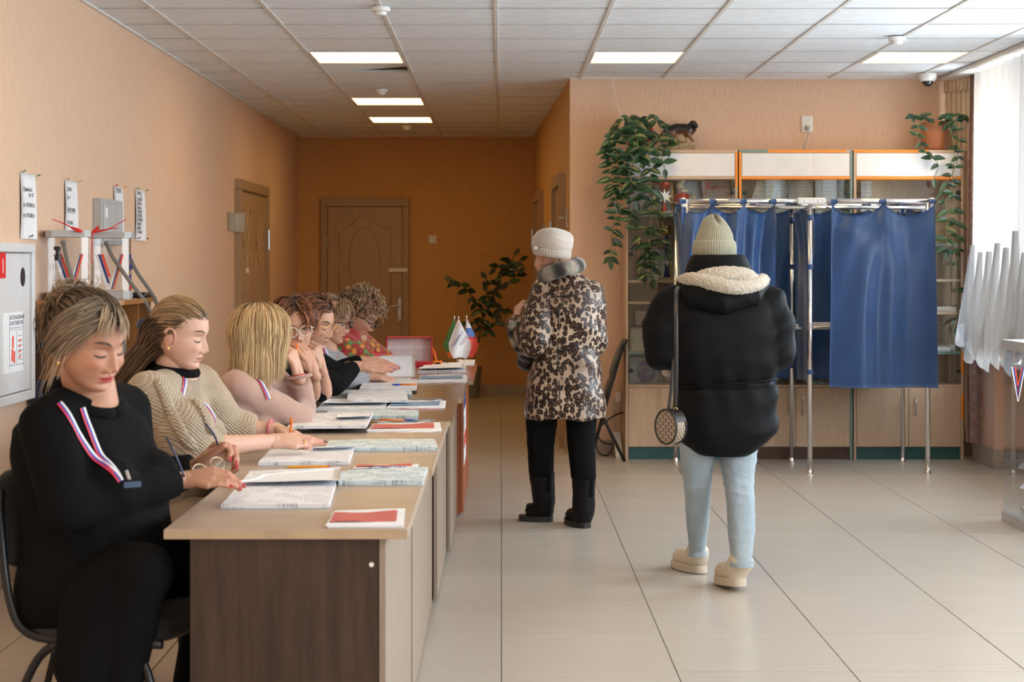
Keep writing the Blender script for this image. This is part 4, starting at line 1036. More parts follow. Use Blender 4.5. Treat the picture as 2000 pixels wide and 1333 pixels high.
def pipe(pts, r=R): part('pipe', MB().tube(pts, r, 14), M['chrome'], bt, smooth=True)
for x in (xl, xm, xr):
    pipe([(x, BF, .02), (x, BF, BT - .01)]); pipe([(x - .005, BR, .02), (x - .005, BR, BT - .01)], .014)
    pipe([(x, BF, BT), (x, BR, BT)], .013)
    for Y in (BF, BR): part('foot', MB().lathe([(.024, 0), (.024, .012), (.018, .024), (.0175, .03)], 16, (x - (.005 if Y == BR else 0), Y, 0)), M['chrome'], bt, auto=40)
pipe([(xl - .01, BF, BT), (xm, BF, BT)], .017); pipe([(xm, BF, BT), (xr + .02, BF, BT)], .017)
pipe([(xl, BR, BT - .003), (xr, BR, BT - .003)], .014); pipe([(xl, BF + .06, BT - .04), (xr, BF + .06, BT - .04)], .012)
part('joint', MB().box(xm - .085, xm + .10, BF - .026, BF + .02, BT - .022, BT + .022, .008), M['white'], bt)
for dx in (-.035, .055): part('bolt', MB().lathe([(.010, 0), (.008, .006)], 12, (0, 0, 0), Matrix.Rotation(PI / 2, 4, 'X')).xf(Matrix.Translation((xm + dx, BF - .026, BT))), M['steel'], bt)
part('end_cap', MB().box(xr + .012, xr + .042, BF - .022, BF + .022, BT - .045, BT + .022, .006), M['white'], bt)
part('end_cap', MB().box(xl - .04, xl - .008, BF - .022, BF + .022, BT - .04, BT + .022, .006), M['white'], bt)
def curtain(x0, x1, Y, z0, z1, tabs, folds, lab=None, seed=0, flare=0.0, axis='x', sagk=.05, amp=.03):
    rn = random.Random(seed); ph = [rn.uniform(0, 6.28) for _ in range(6)]; n = 70; m = 46
    span = 1.0 / (len(tabs) - 1)
    def fn(u, v):
        u = min(1.0, u); q = min(len(tabs) - 2, int(u / span)); tt = (u - q * span) / span
        sag = sagk * max(0.0, 4 * tt * (1 - tt)) ** .8 * max(0, 1 - v * 1.0)
        z = z1 - .012 - (z1 - z0 - .012) * v - sag * (1 - v) ** 2
        x = x0 + (x1 - x0) * (u + (u - .5) * flare * v) 
        pin = abs(math.cos(PI * u * (len(tabs) - 1)))
        f = 0
        for k, (fr, a) in enumerate(folds): f += a * math.sin(2 * PI * fr * u + ph[k] + .5 * v * math.sin(ph[k]))
        f *= (.35 + .65 * v ** .6)
        # diagonal drag lines running down from the tabs
        dr = .026 * math.exp(-v * 3.5) * math.sin(2 * PI * (len(tabs) - 1) * u * 1.5 + 9 * v)
        dd = (-.042 * min(1, v * 9) if axis == 'x' and Y < 11.5 else 0) + amp * f + dr - .022 * pin * math.exp(-v * 9) + .006 * math.sin(23 * u + 9 * v) * (1 - v)
        return (x, Y + dd, z) if axis == 'x' else (Y + dd, x, z)
    c = part('curtain', MB().sheet(fn, n, m, .0015), M['blue'], bt, smooth=True, label=lab)
    for k in range(len(tabs)):
        u = k * span; u = min(max(u, .015), .985); xx = x0 + (x1 - x0) * u; w2 = .021
        if axis == 'x': part('tab', MB().sheet(lambda a, b: (xx - w2 + 2 * w2 * a, Y - .019 * math.sin(b * PI * 2 * .95 + .2) - .004, BT + .020 * math.cos(b * PI * 2 * .95 + .2) - .002 - (.025 if (b < .06 or b > .94) else 0)), 3, 16, .0012), M['blue'], c, smooth=True)
    return c
zb = CAMZ - (757 - HY) * BF / FPX
curtain(bx(1624), bx(1822), BF - .005, zb, BT, range(3), [(1.3, .9), (2.6, .45), (4.1, .2)], 'front curtain of the right booth, drawn', 4, .04, sagk=.085, amp=.042)
curtain(bx(1330), bx(1512), BF - .005, zb, BT, range(4), [(2.2, .9), (4.3, .5), (6.1, .25)], 'front curtain of the left booth, gathered to the left', 9, .0, sagk=.07, amp=.042)
curtain(xl, xm - .02, BR, .585, BT - .02, range(4), [(1.5, .5), (3.2, .3)], 'rear curtain of the left booth', 2, 0, sagk=.03, amp=.02)
curtain(xm + .02, xr, BR, .585, BT - .02, range(4), [(1.5, .5), (3.2, .3)], 'rear curtain of the right booth', 3, 0, sagk=.03, amp=.02)
curtain(BF + .08, BR - .04, xm + .035, .585, BT - .025, range(3), [(1.0, .5), (2.2, .3)], 'curtain between the two booths', 5, 0, axis='y', sagk=.03, amp=.02)
curtain(BF + .08, BR - .04, xl + .01, .585, BT - .025, range(3), [(1.0, .5), (2.2, .3)], 'left side curtain', 6, 0, axis='y', sagk=.03, amp=.02)
curtain(BF + .08, BR - .04, xr - .01, .585, BT - .025, range(3), [(1.0, .5), (2.2, .3)], 'right side curtain', 8, 0, axis='y', sagk=.03, amp=.02)
for (a, b) in ((xl + .03, xm - .03), (xm + .06, xr - .04)):
    sh = part('writing_shelf', MB().box(a, b, 11.5, BR - .03, .965, .985, .003), M['white'], bt)
    part('bracket', MB().box(a, b, 11.495, 11.515, .955, .97, .002).tube([(a - .02, 11.52, .955), (b + .02, 11.52, .955)], .008, 8), M['steel'], sh)
for x, Y in ((xm, BF), (xm - .005, BR)):
    for z in (1.69, 1.36, .96, .66): part('tie', MB().lathe([(.019, 0), (.0195, .03)], 14, (x, Y, z)), M['blue'], bt)
part('clamp', MB().lathe([(.021, 0), (.021, .05)], 14, (xm, BF, .955)), M['steel'], bt)
# ------------------------------------------------------------------ window curtains
def sheer_mat(nm='sheer_white', tv=.40):
    t = NT(nm); out = t.n['Material Output']; t.n.remove(t.b)
    df = t.new('ShaderNodeBsdfDiffuse'); df.inputs[0].default_value = (.86, .87, .88, 1)
    tl = t.new('ShaderNodeBsdfTranslucent'); tl.inputs[0].default_value = (tv, tv * 1.01, tv * 1.03, 1)
    tr = t.new('ShaderNodeBsdfTransparent'); tr.inputs[0].default_value = (1, 1, 1, 1)
    m1 = t.new('ShaderNodeMixShader'); m1.inputs[0].default_value = .55; t.link(df.outputs[0], m1.inputs[1]); t.link(tl.outputs[0], m1.inputs[2])
    n = t.noise(t.coord((900, 900, 900)), 1, 1); m2 = t.new('ShaderNodeMixShader'); t.link(t.math('MULTIPLY', n, .16), m2.inputs[0])
    t.link(m1.outputs[0], m2.inputs[1]); t.link(tr.outputs[0], m2.inputs[2]); t.link(m2.outputs[0], out.inputs[0]); return t.m
M['sheer'] = sheer_mat(); M['swag'] = sheer_mat('gathered_sheer', .34)
t = thing('sheer_curtain', 'white sheer window curtain gathered into swags above the sill', 'curtain', (3.22, 11.2, .8))
part('panel', MB().sheet(lambda u, v: (3.25 - .02 * math.sin(v * 2) + .018 * math.sin(u * 62 + .6 * math.sin(v * 3)) + .008 * math.sin(u * 131), 9.9 + 1.66 * u, 2.70 - 1.86 * v), 160, 14), M['sheer'], t, smooth=True)
rs = random.Random(5)
for k in range(8):
    y1 = 11.46 - k * .19; top = 1.62 - rs.uniform(0, .16); bot = .84 + rs.uniform(-.05, .09); wd = rs.uniform(.13, .18); ph = rs.uniform(0, 6); ln = rs.uniform(-.10, .12)
    def sw(u, v, k=k):
        wv = wd * (.05 + .95 * v ** 1.15); y = y1 + ln * v * (1 - .3 * v) + (u - .5) * 2 * wv
        return (3.20 - .02 * k % 2 * .02 - .05 * v + .030 * math.sin(u * 19 + ph + v * 2) * (.3 + .7 * v) - .02 * math.cos((u - .5) * 3), y, top - (top - bot + .10 * math.sin(PI * u) * math.cos(u * 9 + ph)) * v)
    part('swag', MB().sheet(sw, 34, 16), M['swag'], t, smooth=True)
for k in range(5): part('tassel', MB().tube([(3.16 + .01 * k, 11.50 - .04 * k, .86), (3.15 + .01 * k, 11.50 - .04 * k, .80), (3.15 + .012 * k, 11.49 - .04 * k, .74 + .01 * k)], [.010, .014, .003], 6), M['sheer'], t, smooth=True)
def drape_mat(name, a, b, c, sc):
    q = NT(name); v = q.coord((1, 1, 1)); d = q.noise(v, sc, 2, .4)
    n = q.noise(v, sc * 1.3, 5); k = q.ramp(d, [(.44, (0, 0, 0)), (.49, (.8, .8, .8)), (.53, (.8, .8, .8)), (.58, (0, 0, 0))]); q.color(q.mix(k, q.ramp(n, [(.35, a), (.65, b)]), c)); q.set(Roughness=.55, Sheen_Weight=.3); return q.m
M['mauve'] = drape_mat('mauve_brocade', (.22, .115, .10), (.30, .17, .15), (.38, .26, .19), 14)
M['beige'] = cloth_mat('beige_drape', (.68, .52, .34), (.76, .60, .42), .6, .2)
t = thing('window_drape', 'beige pleated drape with a mauve patterned edge hanging in the corner', 'curtain', (3.33, 12.0, .1))
part('beige_panel', MB().sheet(lambda u, v: (3.235 + .12 * u, 12.34 - .36 * u + .026 * math.sin(u * 38 + .4 * math.sin(v * 5)) * (.7 + .3 * v), 2.725 - 2.5 * v), 60, 20, .002), M['beige'], t, smooth=True)
part('heading', MB().sheet(lambda u, v: (3.222 + .13 * u, 12.345 - .42 * u + .020 * math.sin(u * 55), 2.735 - .10 * v), 70, 4, .002), M['beige'], t, smooth=True)
part('patterned_panel', MB().sheet(lambda u, v: (3.315 + .03 * u - .02 * v * (1 - v) * 2 + (.02 + .02 * v) * math.sin(u * 15 + 1.0 + v), 12.0 - .20 * u + .02 * math.sin(u * 21 + v * 2), 2.735 - 2.60 * v), 40, 26, .002), M['mauve'], t, smooth=True)
one('curtain_rail', MB().box(3.19, 3.34, 4.0, 12.36, 2.725, 2.752, .004), M['tbar'], 'grey curtain rail along the ceiling edge above the window', 'curtain rail')
# ------------------------------------------------------------------ standing ballot box at the right edge
bb = thing('ballot_box', 'tall clear ballot box with a grey base on the floor at the right edge', 'ballot box', (2.98, 8.93, 0))
x0, x1, y0, y1 = 2.715, 3.25, 8.68, 9.20
pts = lambda e: [(x0 + e, y0 + .02), (x0 + .06, y0 + e)] 
part('base', MB().prism([(x0, y0 + .13), (x0 + .10, y0), (x1, y0), (x1, y1), (x0, y1)], 'z', 0, .055), M['grey'], bb)
part('lid', MB().prism([(x0, y0 + .13), (x0 + .10, y0), (x1, y0), (x1, y1), (x0, y1)], 'z', .935, .985), M['grey'], bb)
def wallp(a, b, th=.004):
    d = (Vector((*b, 0)) - Vector((*a, 0))).normalized(); n = Vector((-d.y, d.x, 0)) * th
    return MB().prism([a, b, (b[0] + n.x, b[1] + n.y), (a[0] + n.x, a[1] + n.y)], 'z', .055, .935)
o = .008
for a, b in (((x0 + o, y1 - o), (x0 + o, y0 + .13)), ((x0 + o, y0 + .13), (x0 + .10, y0 + o)), ((x0 + .10, y0 + o), (x1 - o, y0 + o)), ((x1 - o, y0 + o), (x1 - o, y1 - o)), ((x1 - o, y1 - o), (x0 + o, y1 - o))):
    part('clear_panel', wallp(a, b), M['acrylic'], bb)
def vmark(par, org, ex, ez, h, wd):
    "three colour check mark: org is its top left corner, ex and ez the directions along and up"
    org, ex, ez = Vector(org), Vector(ex), Vector(ez); nrm = ex.cross(ez).normalized()
    def strip(name, a, b, c, d, m):
        V = [org + ex * p[0] * wd + ez * p[1] * h for p in (a, b, c, d)]
        part(name, MB().add(V + [p + nrm * .0012 for p in V], [(0, 1, 2, 3), (7, 6, 5, 4), (0, 4, 5, 1), (1, 5, 6, 2), (2, 6, 7, 3), (3, 7, 4, 0)]), m, par)
    for k, m in enumerate((M['paper'], M['blueink'], M['redink'])):
        s = k * .13; strip('mark_stripe', (s, 0), (s + .12, 0), (.50 + s * .3 + .06, -1 + s * .6), (.50 + s * .3 - .0, -1 + s * .6), m)
        strip('mark_stripe', (.94 - s * .8 - .10 + .2, 0), (.94 - s * .8 + .2, 0), (.60 - s * .3, -1 + s * 1.4), (.52 - s * .3, -1 + s * 1.4), m)
vmark(bb, P(1975, 717, 8.70 + .05), (1, 0, 0), (0, 0, 1), .18, .065)
for k, (s, m) in enumerate((('ВЫБОРЫ', M['navyink']), ('ПРЕЗИДЕНТА', M['navyink']), ('РОССИИ', M['navyink']), ('15-17 МАРТА 2024', M['redink']))):
    text(s, .042, (2.80, 8.683, .865 - k * .052), (PI / 2, 0, 0), m, bb)
part('notice', MB().box(2.785, 3.0, 8.684, 8.686, .38, .585), M['paper'], bb)
for k in range(6): part('notice_line', MB().box(2.80, 2.97, 8.6832, 8.684, .55 - k * .027, .556 - k * .027), M['ink'], bb)
rb = random.Random(12)
for k in range(16):
    c = Vector((rb.uniform(2.80, 3.18), rb.uniform(8.80, 9.12), .06 + .05 * (k // 5))); a = rb.uniform(0, PI)
    labs = 'rolled or folded ballot paper lying in the clear standing box'
    if k % 3:
        q = Vector((math.cos(a), math.sin(a), rb.uniform(.1, .5))).normalized() * .07
        mb = MB()
        for e in range(3): mb.tube([c - q + Vector((0, 0, .035)), c + q + Vector((0, 0, .035))], .026 - e * .004, 14, cap=False)
        one('ballot_paper', mb, M['paper'], labs, 'ballot', 'ballots inside the standing box', True)
    else:
        ca, sa = math.cos(a), math.sin(a)
        one('ballot_paper', MB().sheet(lambda u, v: (c.x + ca * (u - .5) * .2 - sa * (v - .5) * .28, c.y + sa * (u - .5) * .2 + ca * (v - .5) * .28 if False else c.y + (sa * (u - .5) * .2 + ca * (v - .5) * .2), c.z + .06 + .05 * math.sin(u * 3) + .03 * v), 6, 6, .001), M['paper'], labs, 'ballot', 'ballots inside the standing box', True)
# ------------------------------------------------------------------ left wall: notices, cabinets, bookshelf
LX = XL
def lw(px, py, x=LX):      # point on the left wall (or a plane parallel to it)
    Y = x * FPX / (px - HX); return Vector((x, Y, CAMZ - (py - HY) * Y / FPX))
RW = Matrix.Rotation(PI / 2, 4, 'Z') @ Matrix.Rotation(PI / 2, 4, 'X')     # text that faces +X
M['greyink'] = mat('grey_ink', (.16, .16, .20), .8, var=0)
def notice(lab, pxa, pxb, pyt, pyb, lines, pins):
    a, b = lw(pxa, pyt), lw(pxb, pyb); y0, y1, z1, z0 = a.y, b.y, a.z, b.z
    t = thing('wall_notice', lab, 'notice', (LX, (y0 + y1) / 2, z0), 'paper notices pinned to the left wall')
    part('sheet', MB().sheet(lambda u, v: (LX + .004 + .006 * math.sin(v * PI) + .010 * v * v * v * u, y0 + (y1 - y0) * u, z1 - (z1 - z0) * v), 4, 10, -.0012), M['paper'], t, smooth=True)
    for k, (fz, s, ul) in enumerate(lines):
        z = z1 - (z1 - z0) * fz
        text(s, .026, (LX + .0125, y0 + .02 + (.09 if ul == 2 else 0), z), RW, M['greyink'], t)
        if ul == 1: part('underline', MB().box(LX + .011, LX + .0125, y0 + .02, y0 + .17, z - .006, z - .004), M['ink'], t)
    for (u, v, m) in pins:
        p = Vector((LX + .008, y0 + (y1 - y0) * u, z1 - (z1 - z0) * v))
        part('pin', MB().tube([p, p + Vector((.014, .003, .006)), p + Vector((.019, .004, .009))], [.002, .003, .005], 8), M[m], t)
M['green'] = mat('green_plastic', (.03, .30, .10), .4); M['darkgreen'] = mat('dark_green_plastic', (.01, .10, .07), .4)
M['navy'] = mat('navy_plastic', (.02, .03, .09), .4)
notice('leftmost white paper notice, above the fire cabinet', 38, 67, 337, 468, [(.27, 'Одинокова', 0), (.35, 'ул. 127', 2), (.51, 'ул. ЛЕНИНА 15', 0), (.67, 'ул. ГОГОЛЯ 52', 0)], [(0, .0, 'green'), (1, .02, 'green'), (.5, .97, 'darkgreen')])
notice('white paper notice second from the left, behind the left tabletop ballot box', 125, 148, 352, 455, [(.20, 'ДОМА', 0), (.36, 'ул. 7', 0), (.60, 'БЕРЕГОВАЯ', 1), (.85, 'РЕЧНАЯ', 0)], [(0, .0, 'grey'), (1, .0, 'grey')])
notice('white paper notice third from the left, right of the grey metal box', 221, 238, 364, 462, [(.10, 'СТЕПНАЯ', 1), (.36, 'ул. Новая', 0), (.64, 'Озерная', 0)], [(0, .0, 'red'), (1, .0, 'pencil')])
notice('rightmost white paper notice with the longest list', 263, 281, 370, 471, [(.09, 'Лесная', 0), (.15, '34', 2), (.22, 'САДОВАЯ', 0), (.30, 'ДАЧНАЯ', 0), (.38, 'Озерная', 0), (.46, 'ПОЛЕВАЯ', 0), (.54, 'ЛУГОВАЯ', 0), (.62, 'СЕВЕРНАЯ', 0), (.70, 'ЮЖНАЯ', 0), (.78, 'НОВАЯ', 0), (.86, 'СТЕПНАЯ', 0)], [(0, .0, 'green'), (1, .0, 'green'), (.1, .97, 'navy'), (1, .97, 'navy')])
# grey metal wall box
a, b = lw(181, 387), lw(222, 480); t = thing('metal_wall_box', 'grey metal wall box with a small round lock between the notices', 'wall box', (LX, (a.y + b.y) / 2, b.z), )
part('body', MB().box(LX, LX + .05, a.y, b.y, b.z, a.z, .003), M['grey'], t); M['greylight'] = mat('light_grey_paint', (.50, .52, .52), .4)
part('door', MB().box(LX + .05, LX + .056, a.y + .025, b.y - .02, b.z + .02, a.z - .025, .002), M['greylight'], t)
part('lock', MB().lathe([(.014, 0), (.012, .006), (.004, .008)], 16, (0, 0, 0), Matrix.Rotation(PI / 2, 4, 'Y')).xf(Matrix.Translation((LX + .056, a.y + .07, a.z - .20))), M['chrome'], t)
part('label', MB().box(LX + .056, LX + .0575, a.y + .05, a.y + .10, a.z - .10, a.z - .05), M['paper'], t)
# white fire hose cabinet
M['firewhite'] = mat('white_enamel', (.70, .71, .73), .35, var=.02)
y0, y1, z0, z1 = 6.82, 7.66, .79, 1.487
t = thing('fire_cabinet', 'white fire hose cabinet with a red sticker and an instruction sheet at the left edge', 'fire cabinet', (LX, (y0 + y1) / 2, z0))
mb = MB()
for b_ in ((y0, y1, z1 - .04, z1), (y0, y1, z0, z0 + .04), (y0, y0 + .04, z0 + .04, z1 - .04), (y1 - .04, y1, z0 + .04, z1 - .04)): mb.box(LX, LX + .055, *b_, .003)
part('frame', mb, M['firewhite'], t)
dr = part('door', MB().box(LX, LX + .042, y0 + .043, y1 - .048, z0 + .045, z1 - .045, .003), M['firewhite'], t)
X = LX + .043
st = part('red_sticker', MB().box(X - .001, X + .0008, 6.95, 7.239, 1.335, 1.4435), M['red'], dr)
text('ПК', .09, (X + .0012, 7.0, 1.357), RW, M['paper'], dr); text('1', .09, (X + .0012, 7.175, 1.357), RW, M['paper'], dr)
part('recess_handle', MB().lathe([(1, 0), (1, .003), (.85, .004)], 20, (0, 0, 0), Matrix.Rotation(PI / 2, 4, 'Y')).xf(Matrix.Translation((X - .002, 7.50, 1.338)) @ Matrix.Diagonal((1, .035, .042, 1))), M['blackmetal'], dr)
sh = part('instruction_sheet', MB().box(X - .001, X + .001, 7.20, 7.51, .925, 1.185), M['paper'], dr)
text('ИСПОЛЬЗОВАНИЕ', .024, (X + .0012, 7.30, 1.155), RW, M['ink'], dr); text('ОГНЕТУШИТЕЛЯ', .024, (X + .0012, 7.30, 1.13), RW, M['ink'], dr)
mb = MB()
for (a_, b_, c_, d_) in ((7.29, 7.50, 1.117, 1.119), (7.29, 7.50, 1.108, 1.1095), (7.29, 7.2925, .945, 1.18), (7.40, 7.4025, .96, 1.10), (7.50, 7.5025, .945, 1.18), (7.29, 7.50, .955, .957)): mb.box(X, X + .0016, a_, b_, c_, d_)
for k in range(6): mb.box(X, X + .0016, 7.42, 7.49, .975 + k * .021, .977 + k * .021)
part('printed_lines', mb, M['ink'], dr)
mb = MB()
for yy, zz in ((7.335, 1.03), (7.355, .965), (7.325, .975)): mb.tube([(X + .001, yy, zz), (X + .001, yy + .004, zz + .052)], .006, 6, flat=1)
for k in range(4): mb.tube([(X + .001, 7.43, .985 + k * .024), (X + .001, 7.455, .99 + k * .024)], .004, 5)
part('printed_extinguishers', mb, M['redink'], dr)
# bookshelf with a rounded front
M['cherry'] = wood_mat('cherry_shelf', (.33, .135, .04), (.43, .19, .065), .35, 'z', 1.3, 9)
M['cherrytop'] = wood_mat('cherry_top', (.36, .16, .055), (.46, .215, .08), .22, 'y', 1.3, 9)
sy0, sy1, sx1, sz = 7.80, 9.15, -1.74, 1.205
bs = thing('bookshelf', 'cherry wood bookshelf along the left wall behind the seated women', 'bookshelf', (-1.95, 8.4, 0))
out = [(LX + .02, sy0), (sx1 - .05, sy0)] + [(sx1 - .05 + .05 * math.sin(a * PI / 2 / 5), sy0 + .05 - .05 * math.cos(a * PI / 2 / 5)) for a in range(1, 6)] + [(sx1 + .0, 8.2), (sx1 - .015, 8.5), (sx1 - .05, 8.8), (sx1 - .12, 9.05), (sx1 - .2, sy1), (LX + .02, sy1)]
part('top_board', MB().prism(out, 'z', sz, sz + .022), M['cherrytop'], bs)
part('side_panel', MB().box(LX + .02, sx1 - .012, sy0 + .01, sy0 + .028, 0, sz), M['cherry'], bs)
part('back_panel', MB().box(LX + .016, LX + .024, sy0 + .02, sy1, 0, sz), M['cherry'], bs)
for yy, xx in ((8.22, sx1 - .02), (8.62, sx1 - .045), (sy1 - .03, sx1 - .22)): part('divider', MB().box(LX + .024, xx, yy, yy + .018, 0, sz), M['cherry'], bs)
for zz in (.06, .45, .82): part('shelf', MB().prism([(a if a < sx1 - .3 else a - .02, b) for a, b in out], 'z', zz, zz + .018), M['cherry'], bs)
cols = [(.10, .12, .18), (.45, .40, .28), (.55, .50, .42), (.38, .30, .2), (.50, .46, .36), (.06, .09, .2), (.45, .05, .06), (.5, .05, .1), (.3, .25, .2), (.2, .25, .3)]
bm = [mat('book_cover_%d' % 1 if False else 'book_cover', c, .55, bump=.1) for c in cols]
def book(lab, x, y, z, th, h, d, m, group='books in the bookshelf'):
    t = thing('book', lab, 'book', (x, y, z), group)
    part('cover', MB().box(-d, 0, 0, .002, 0, h).box(-d, 0, th - .002, th, 0, h).box(-.004, 0, 0, th, 0, h), m, t, world=False)
    part('pages', MB().box(-d + .004, -.004, .002, th - .002, .003, h - .003), M['paper'], t, world=False)
k = 0; yy = 7.84
labs = ['dark narrow book first in the upper row of the bookshelf', 'tan book second in the upper row', 'cream book third in the upper row of the bookshelf', 'brown book fourth in the upper row', 'cream tall book fifth in the upper row', 'thin navy book sixth in the upper row', 'sand coloured book seventh in the upper row', 'grey brown book eighth in the upper row', 'slate book last in the upper row']
for lab, ci, th in zip(labs, (0, 1, 2, 3, 4, 5, 4, 8, 9), (.025, .035, .04, .03, .035, .02, .04, .03, .03)):
    book(lab, sx1 - .06, yy, .8385, th - .002, .20 + .035 * ((k * 7) % 3) / 2, .18, bm[ci]); yy += th + .001; k += 1
yy = 8.30
for lab, ci in (('crimson book in the second column of the bookshelf', 6), ('pink red book in the second column of the bookshelf', 7), ('thin dark book in the second column', 0), ('tan book in the second column of the bookshelf', 3)):
    book(lab, sx1 - .08, yy, .8385, .034, .235, .17, bm[ci]); yy += .036
yy = 7.86
for lab, ci in (('navy book on the lower shelf', 5), ('brown book on the lower shelf', 3), ('slate book on the lower shelf', 9)):
    book(lab, sx1 - .07, yy, .4685, .04, .23, .17, bm[ci]); yy += .042
one('open_book', MB().box(sx1 - .24, sx1 - .06, 7.84, 8.0, 1.078, 1.092, .003), M['greylight'], 'flat grey folder lying on top of the upper row of books', 'folder')
for k, (zz, h, m, nm) in enumerate(((1.0, .16, 'black', 'black box between the fire cabinet and the bookshelf, topmost'), (.88, .11, 'darkwood', 'dark brown box between the fire cabinet and the bookshelf'), (.76, .11, 'navy', 'navy box low between the fire cabinet and the bookshelf'), (.66, .09, 'boxin', 'pale box lowest in the pile beside the bookshelf'))):
    t = one('storage_box', MB().box(-2.145, -2.085, 7.70, 7.77, zz, zz + h - .002, .004), M[m], nm, 'box', 'boxes beside the bookshelf')
one('box_stand', MB().box(-2.150, -2.075, 7.69, 7.775, 0, .659, .004), M['darkwood'], 'narrow dark stand under the boxes left of the bookshelf', 'stand')
# table-top ballot boxes
def octagon(cx, cy, r, ch, n=0):
    return [(cx - r + ch, cy - r), (cx + r - ch, cy - r), (cx + r, cy - r + ch), (cx + r, cy + r - ch), (cx + r - ch, cy + r), (cx - r + ch, cy + r), (cx - r, cy + r - ch), (cx - r, cy - r + ch)]
def small_box(lab, cx, cy, rot):
    t = thing('portable_ballot_box', lab, 'ballot box', (cx, cy, sz + .022), 'clear portable ballot boxes on the bookshelf', rot)
    r, ch, h = .092, .03, .325
    part('base', MB().prism(octagon(0, 0, r + .006, ch), 'z', 0, .035), M['grey'], t, world=False)
    part('lid', MB().prism(octagon(0, 0, r + .012, ch), 'z', h - .03, h), M['grey'], t, world=False)
    part('slot', MB().box(-.06, .06, -.006, .006, h, h + .001), M['black'], t, world=False)
    oc = octagon(0, 0, r, ch)
    for i in range(8):
        a, b = oc[i], oc[(i + 1) % 8]; d = (Vector((*b, 0)) - Vector((*a, 0))).normalized(); n = Vector((-d.y, d.x, 0)) * .003
        part('clear_panel', MB().prism([a, b, (b[0] + n.x, b[1] + n.y), (a[0] + n.x, a[1] + n.y)], 'z', .035, h - .03), M['acrylic'], t, world=False)
    y = -r - .002
    def strip(pts, m): part('mark_stripe', MB().prism(pts, 'y', y - .001, y), m, t, world=False)
    for k, m in enumerate((M['paper'], M['navyink'], M['redink'])):
        o = k * .014
        strip([(-.068 + o, .215), (-.055 + o, .215), (.0 + o * .3, .045 + k * .03), (-.012 + o * .3, .045 + k * .03)], m)
        strip([(.052 - o, .215), (.060 - o, .215), (.008 - o * .1, .045 + k * .02), (-.004, .045 + k * .02)] if k == 0 else [(.052 + .009 * k - .009, .215), (.052 + .009 * k, .215), (.006 + .009 * k, .045), (.0 + .009 * k, .045)], m)
    for k, (s, m) in enumerate((('ВЫБОРЫ', M['navyink']), ('ПРЕЗИДЕНТА', M['navyink']), ('РОССИИ', M['navyink']), ('15-17 МАРТА', M['redink']))):
        o = text(s, .036, (0, 0, 0), (0, 0, 0), m, t, world=False); o.matrix_local = Matrix.Translation((r + .0015, -.058, .19 - k * .05)) @ RW @ Matrix.Diagonal((.62, 1, 1, 1))
    M.setdefault('strap', mat('grey_webbing', (.20, .185, .165), .8, bump=.3, bscale=400))
    pts = spline([(-.01, -r - .004, .262), (.02, -r - .012, .20), (.09, -r - .03, .10), (.17, -.06, -.02), (.20, -.01, -.10), (.205, .02, -.2)], 8) if cx > -1.99 else spline([(-.02, -r - .004, .262), (-.0, -r - .02, .17), (.03, -r - .03, .06), (.06, -r - .01, -.05)], 8)
    part('strap', MB().tube(pts, .0095, 8, flat=.2, up=(0, -1, 0)), M['strap'], t, world=False, smooth=True)
    part('strap_knot', MB().ell((-.012 if cx > -1.99 else -.022, -r - .006, .27), (.014, .008, .011), 10, 6), M['strap'], t, world=False)
    return t
b1 = small_box('left clear portable ballot box with a grey lid on the bookshelf', (133 - HX) * 8.0 / FPX + .0, 8.0, .25)
b2 = small_box('right clear portable ballot box with a long grey strap on the bookshelf', (219 - HX) * 8.35 / FPX, 8.33, .12)
part('strap', MB().tube(spline([(.092, .02, .19), (.13, .0, .12), (.19, .02, .03), (.215, .05, -.03), (.22, .06, -.13)], 8), .009, 8, flat=.2, up=(0, -1, 0)), M['strap'], b2, world=False, smooth=True)
T = lambda px, py, Y=8.2: P(px, py, Y)
t = thing('seal_tie', 'red plastic cable seal knotted on the left ballot box lid', 'seal', T(153, 450), 'red plastic seals on the ballot boxes')
part('tag', MB().tube([T(140, 445, 7.9), T(152, 450, 7.89), T(160, 453, 7.9)], [.006, .010, .005], 6), M['red'], t); part('tail', MB().tube([T(103, 429, 7.9), T(125, 437, 7.9), T(150, 450, 7.9)], [.002, .0025, .004], 6), M['red'], t)
t = thing('seal_tie', 'red plastic cable seal with crossing tails on the right ballot box lid', 'seal', T(190, 450, 8.2), 'red plastic seals on the ballot boxes')
part('tag', MB().prism([(T(180, 452).x, T(180, 452).z), (T(192, 441).x, T(192, 441).z), (T(195, 446).x, T(195, 446).z), (T(182, 458).x, T(182, 458).z)], 'y', 8.19, 8.196), M['red'], t)
part('tail', MB().tube([T(182, 455), T(210, 449), T(246, 429)], [.003, .0025, .002], 6), M['red'], t); part('tail', MB().tube([T(190, 451), T(210, 448), T(231, 445)], [.003, .0025, .002], 6), M['red'], t)
part('hanging_tail', MB().tube([T(180, 455), T(180, 480), T(179, 515)], .0025, 6), M['red'], t)
p = Vector((-2.06, 7.875, sz + .022))
t = thing('sanitizer_bottle', 'clear pump bottle with a black spray head before the left ballot box', 'bottle', p)
part('bottle', MB().lathe([(.024, 0), (.026, .01), (.026, .09), (.020, .10), (.022, .105), (.022, .17), (.013, .185)], 20, p), M['acrylic'], t, auto=50)
part('liquid', MB().lathe([(.022, .004), (.022, .07)], 18, p), M['glass'], t, auto=50)
part('spray_head', MB().lathe([(.016, .185), (.016, .21), (.010, .212), (.010, .235)], 16, p).box(p.x - .018, p.x + .012, p.y - .01, p.y + .01, p.z + .232, p.z + .25, .003), M['black'], t)
M['wallet'] = mat('black_leather', (.012, .013, .02), .45, bump=.3, bscale=90)
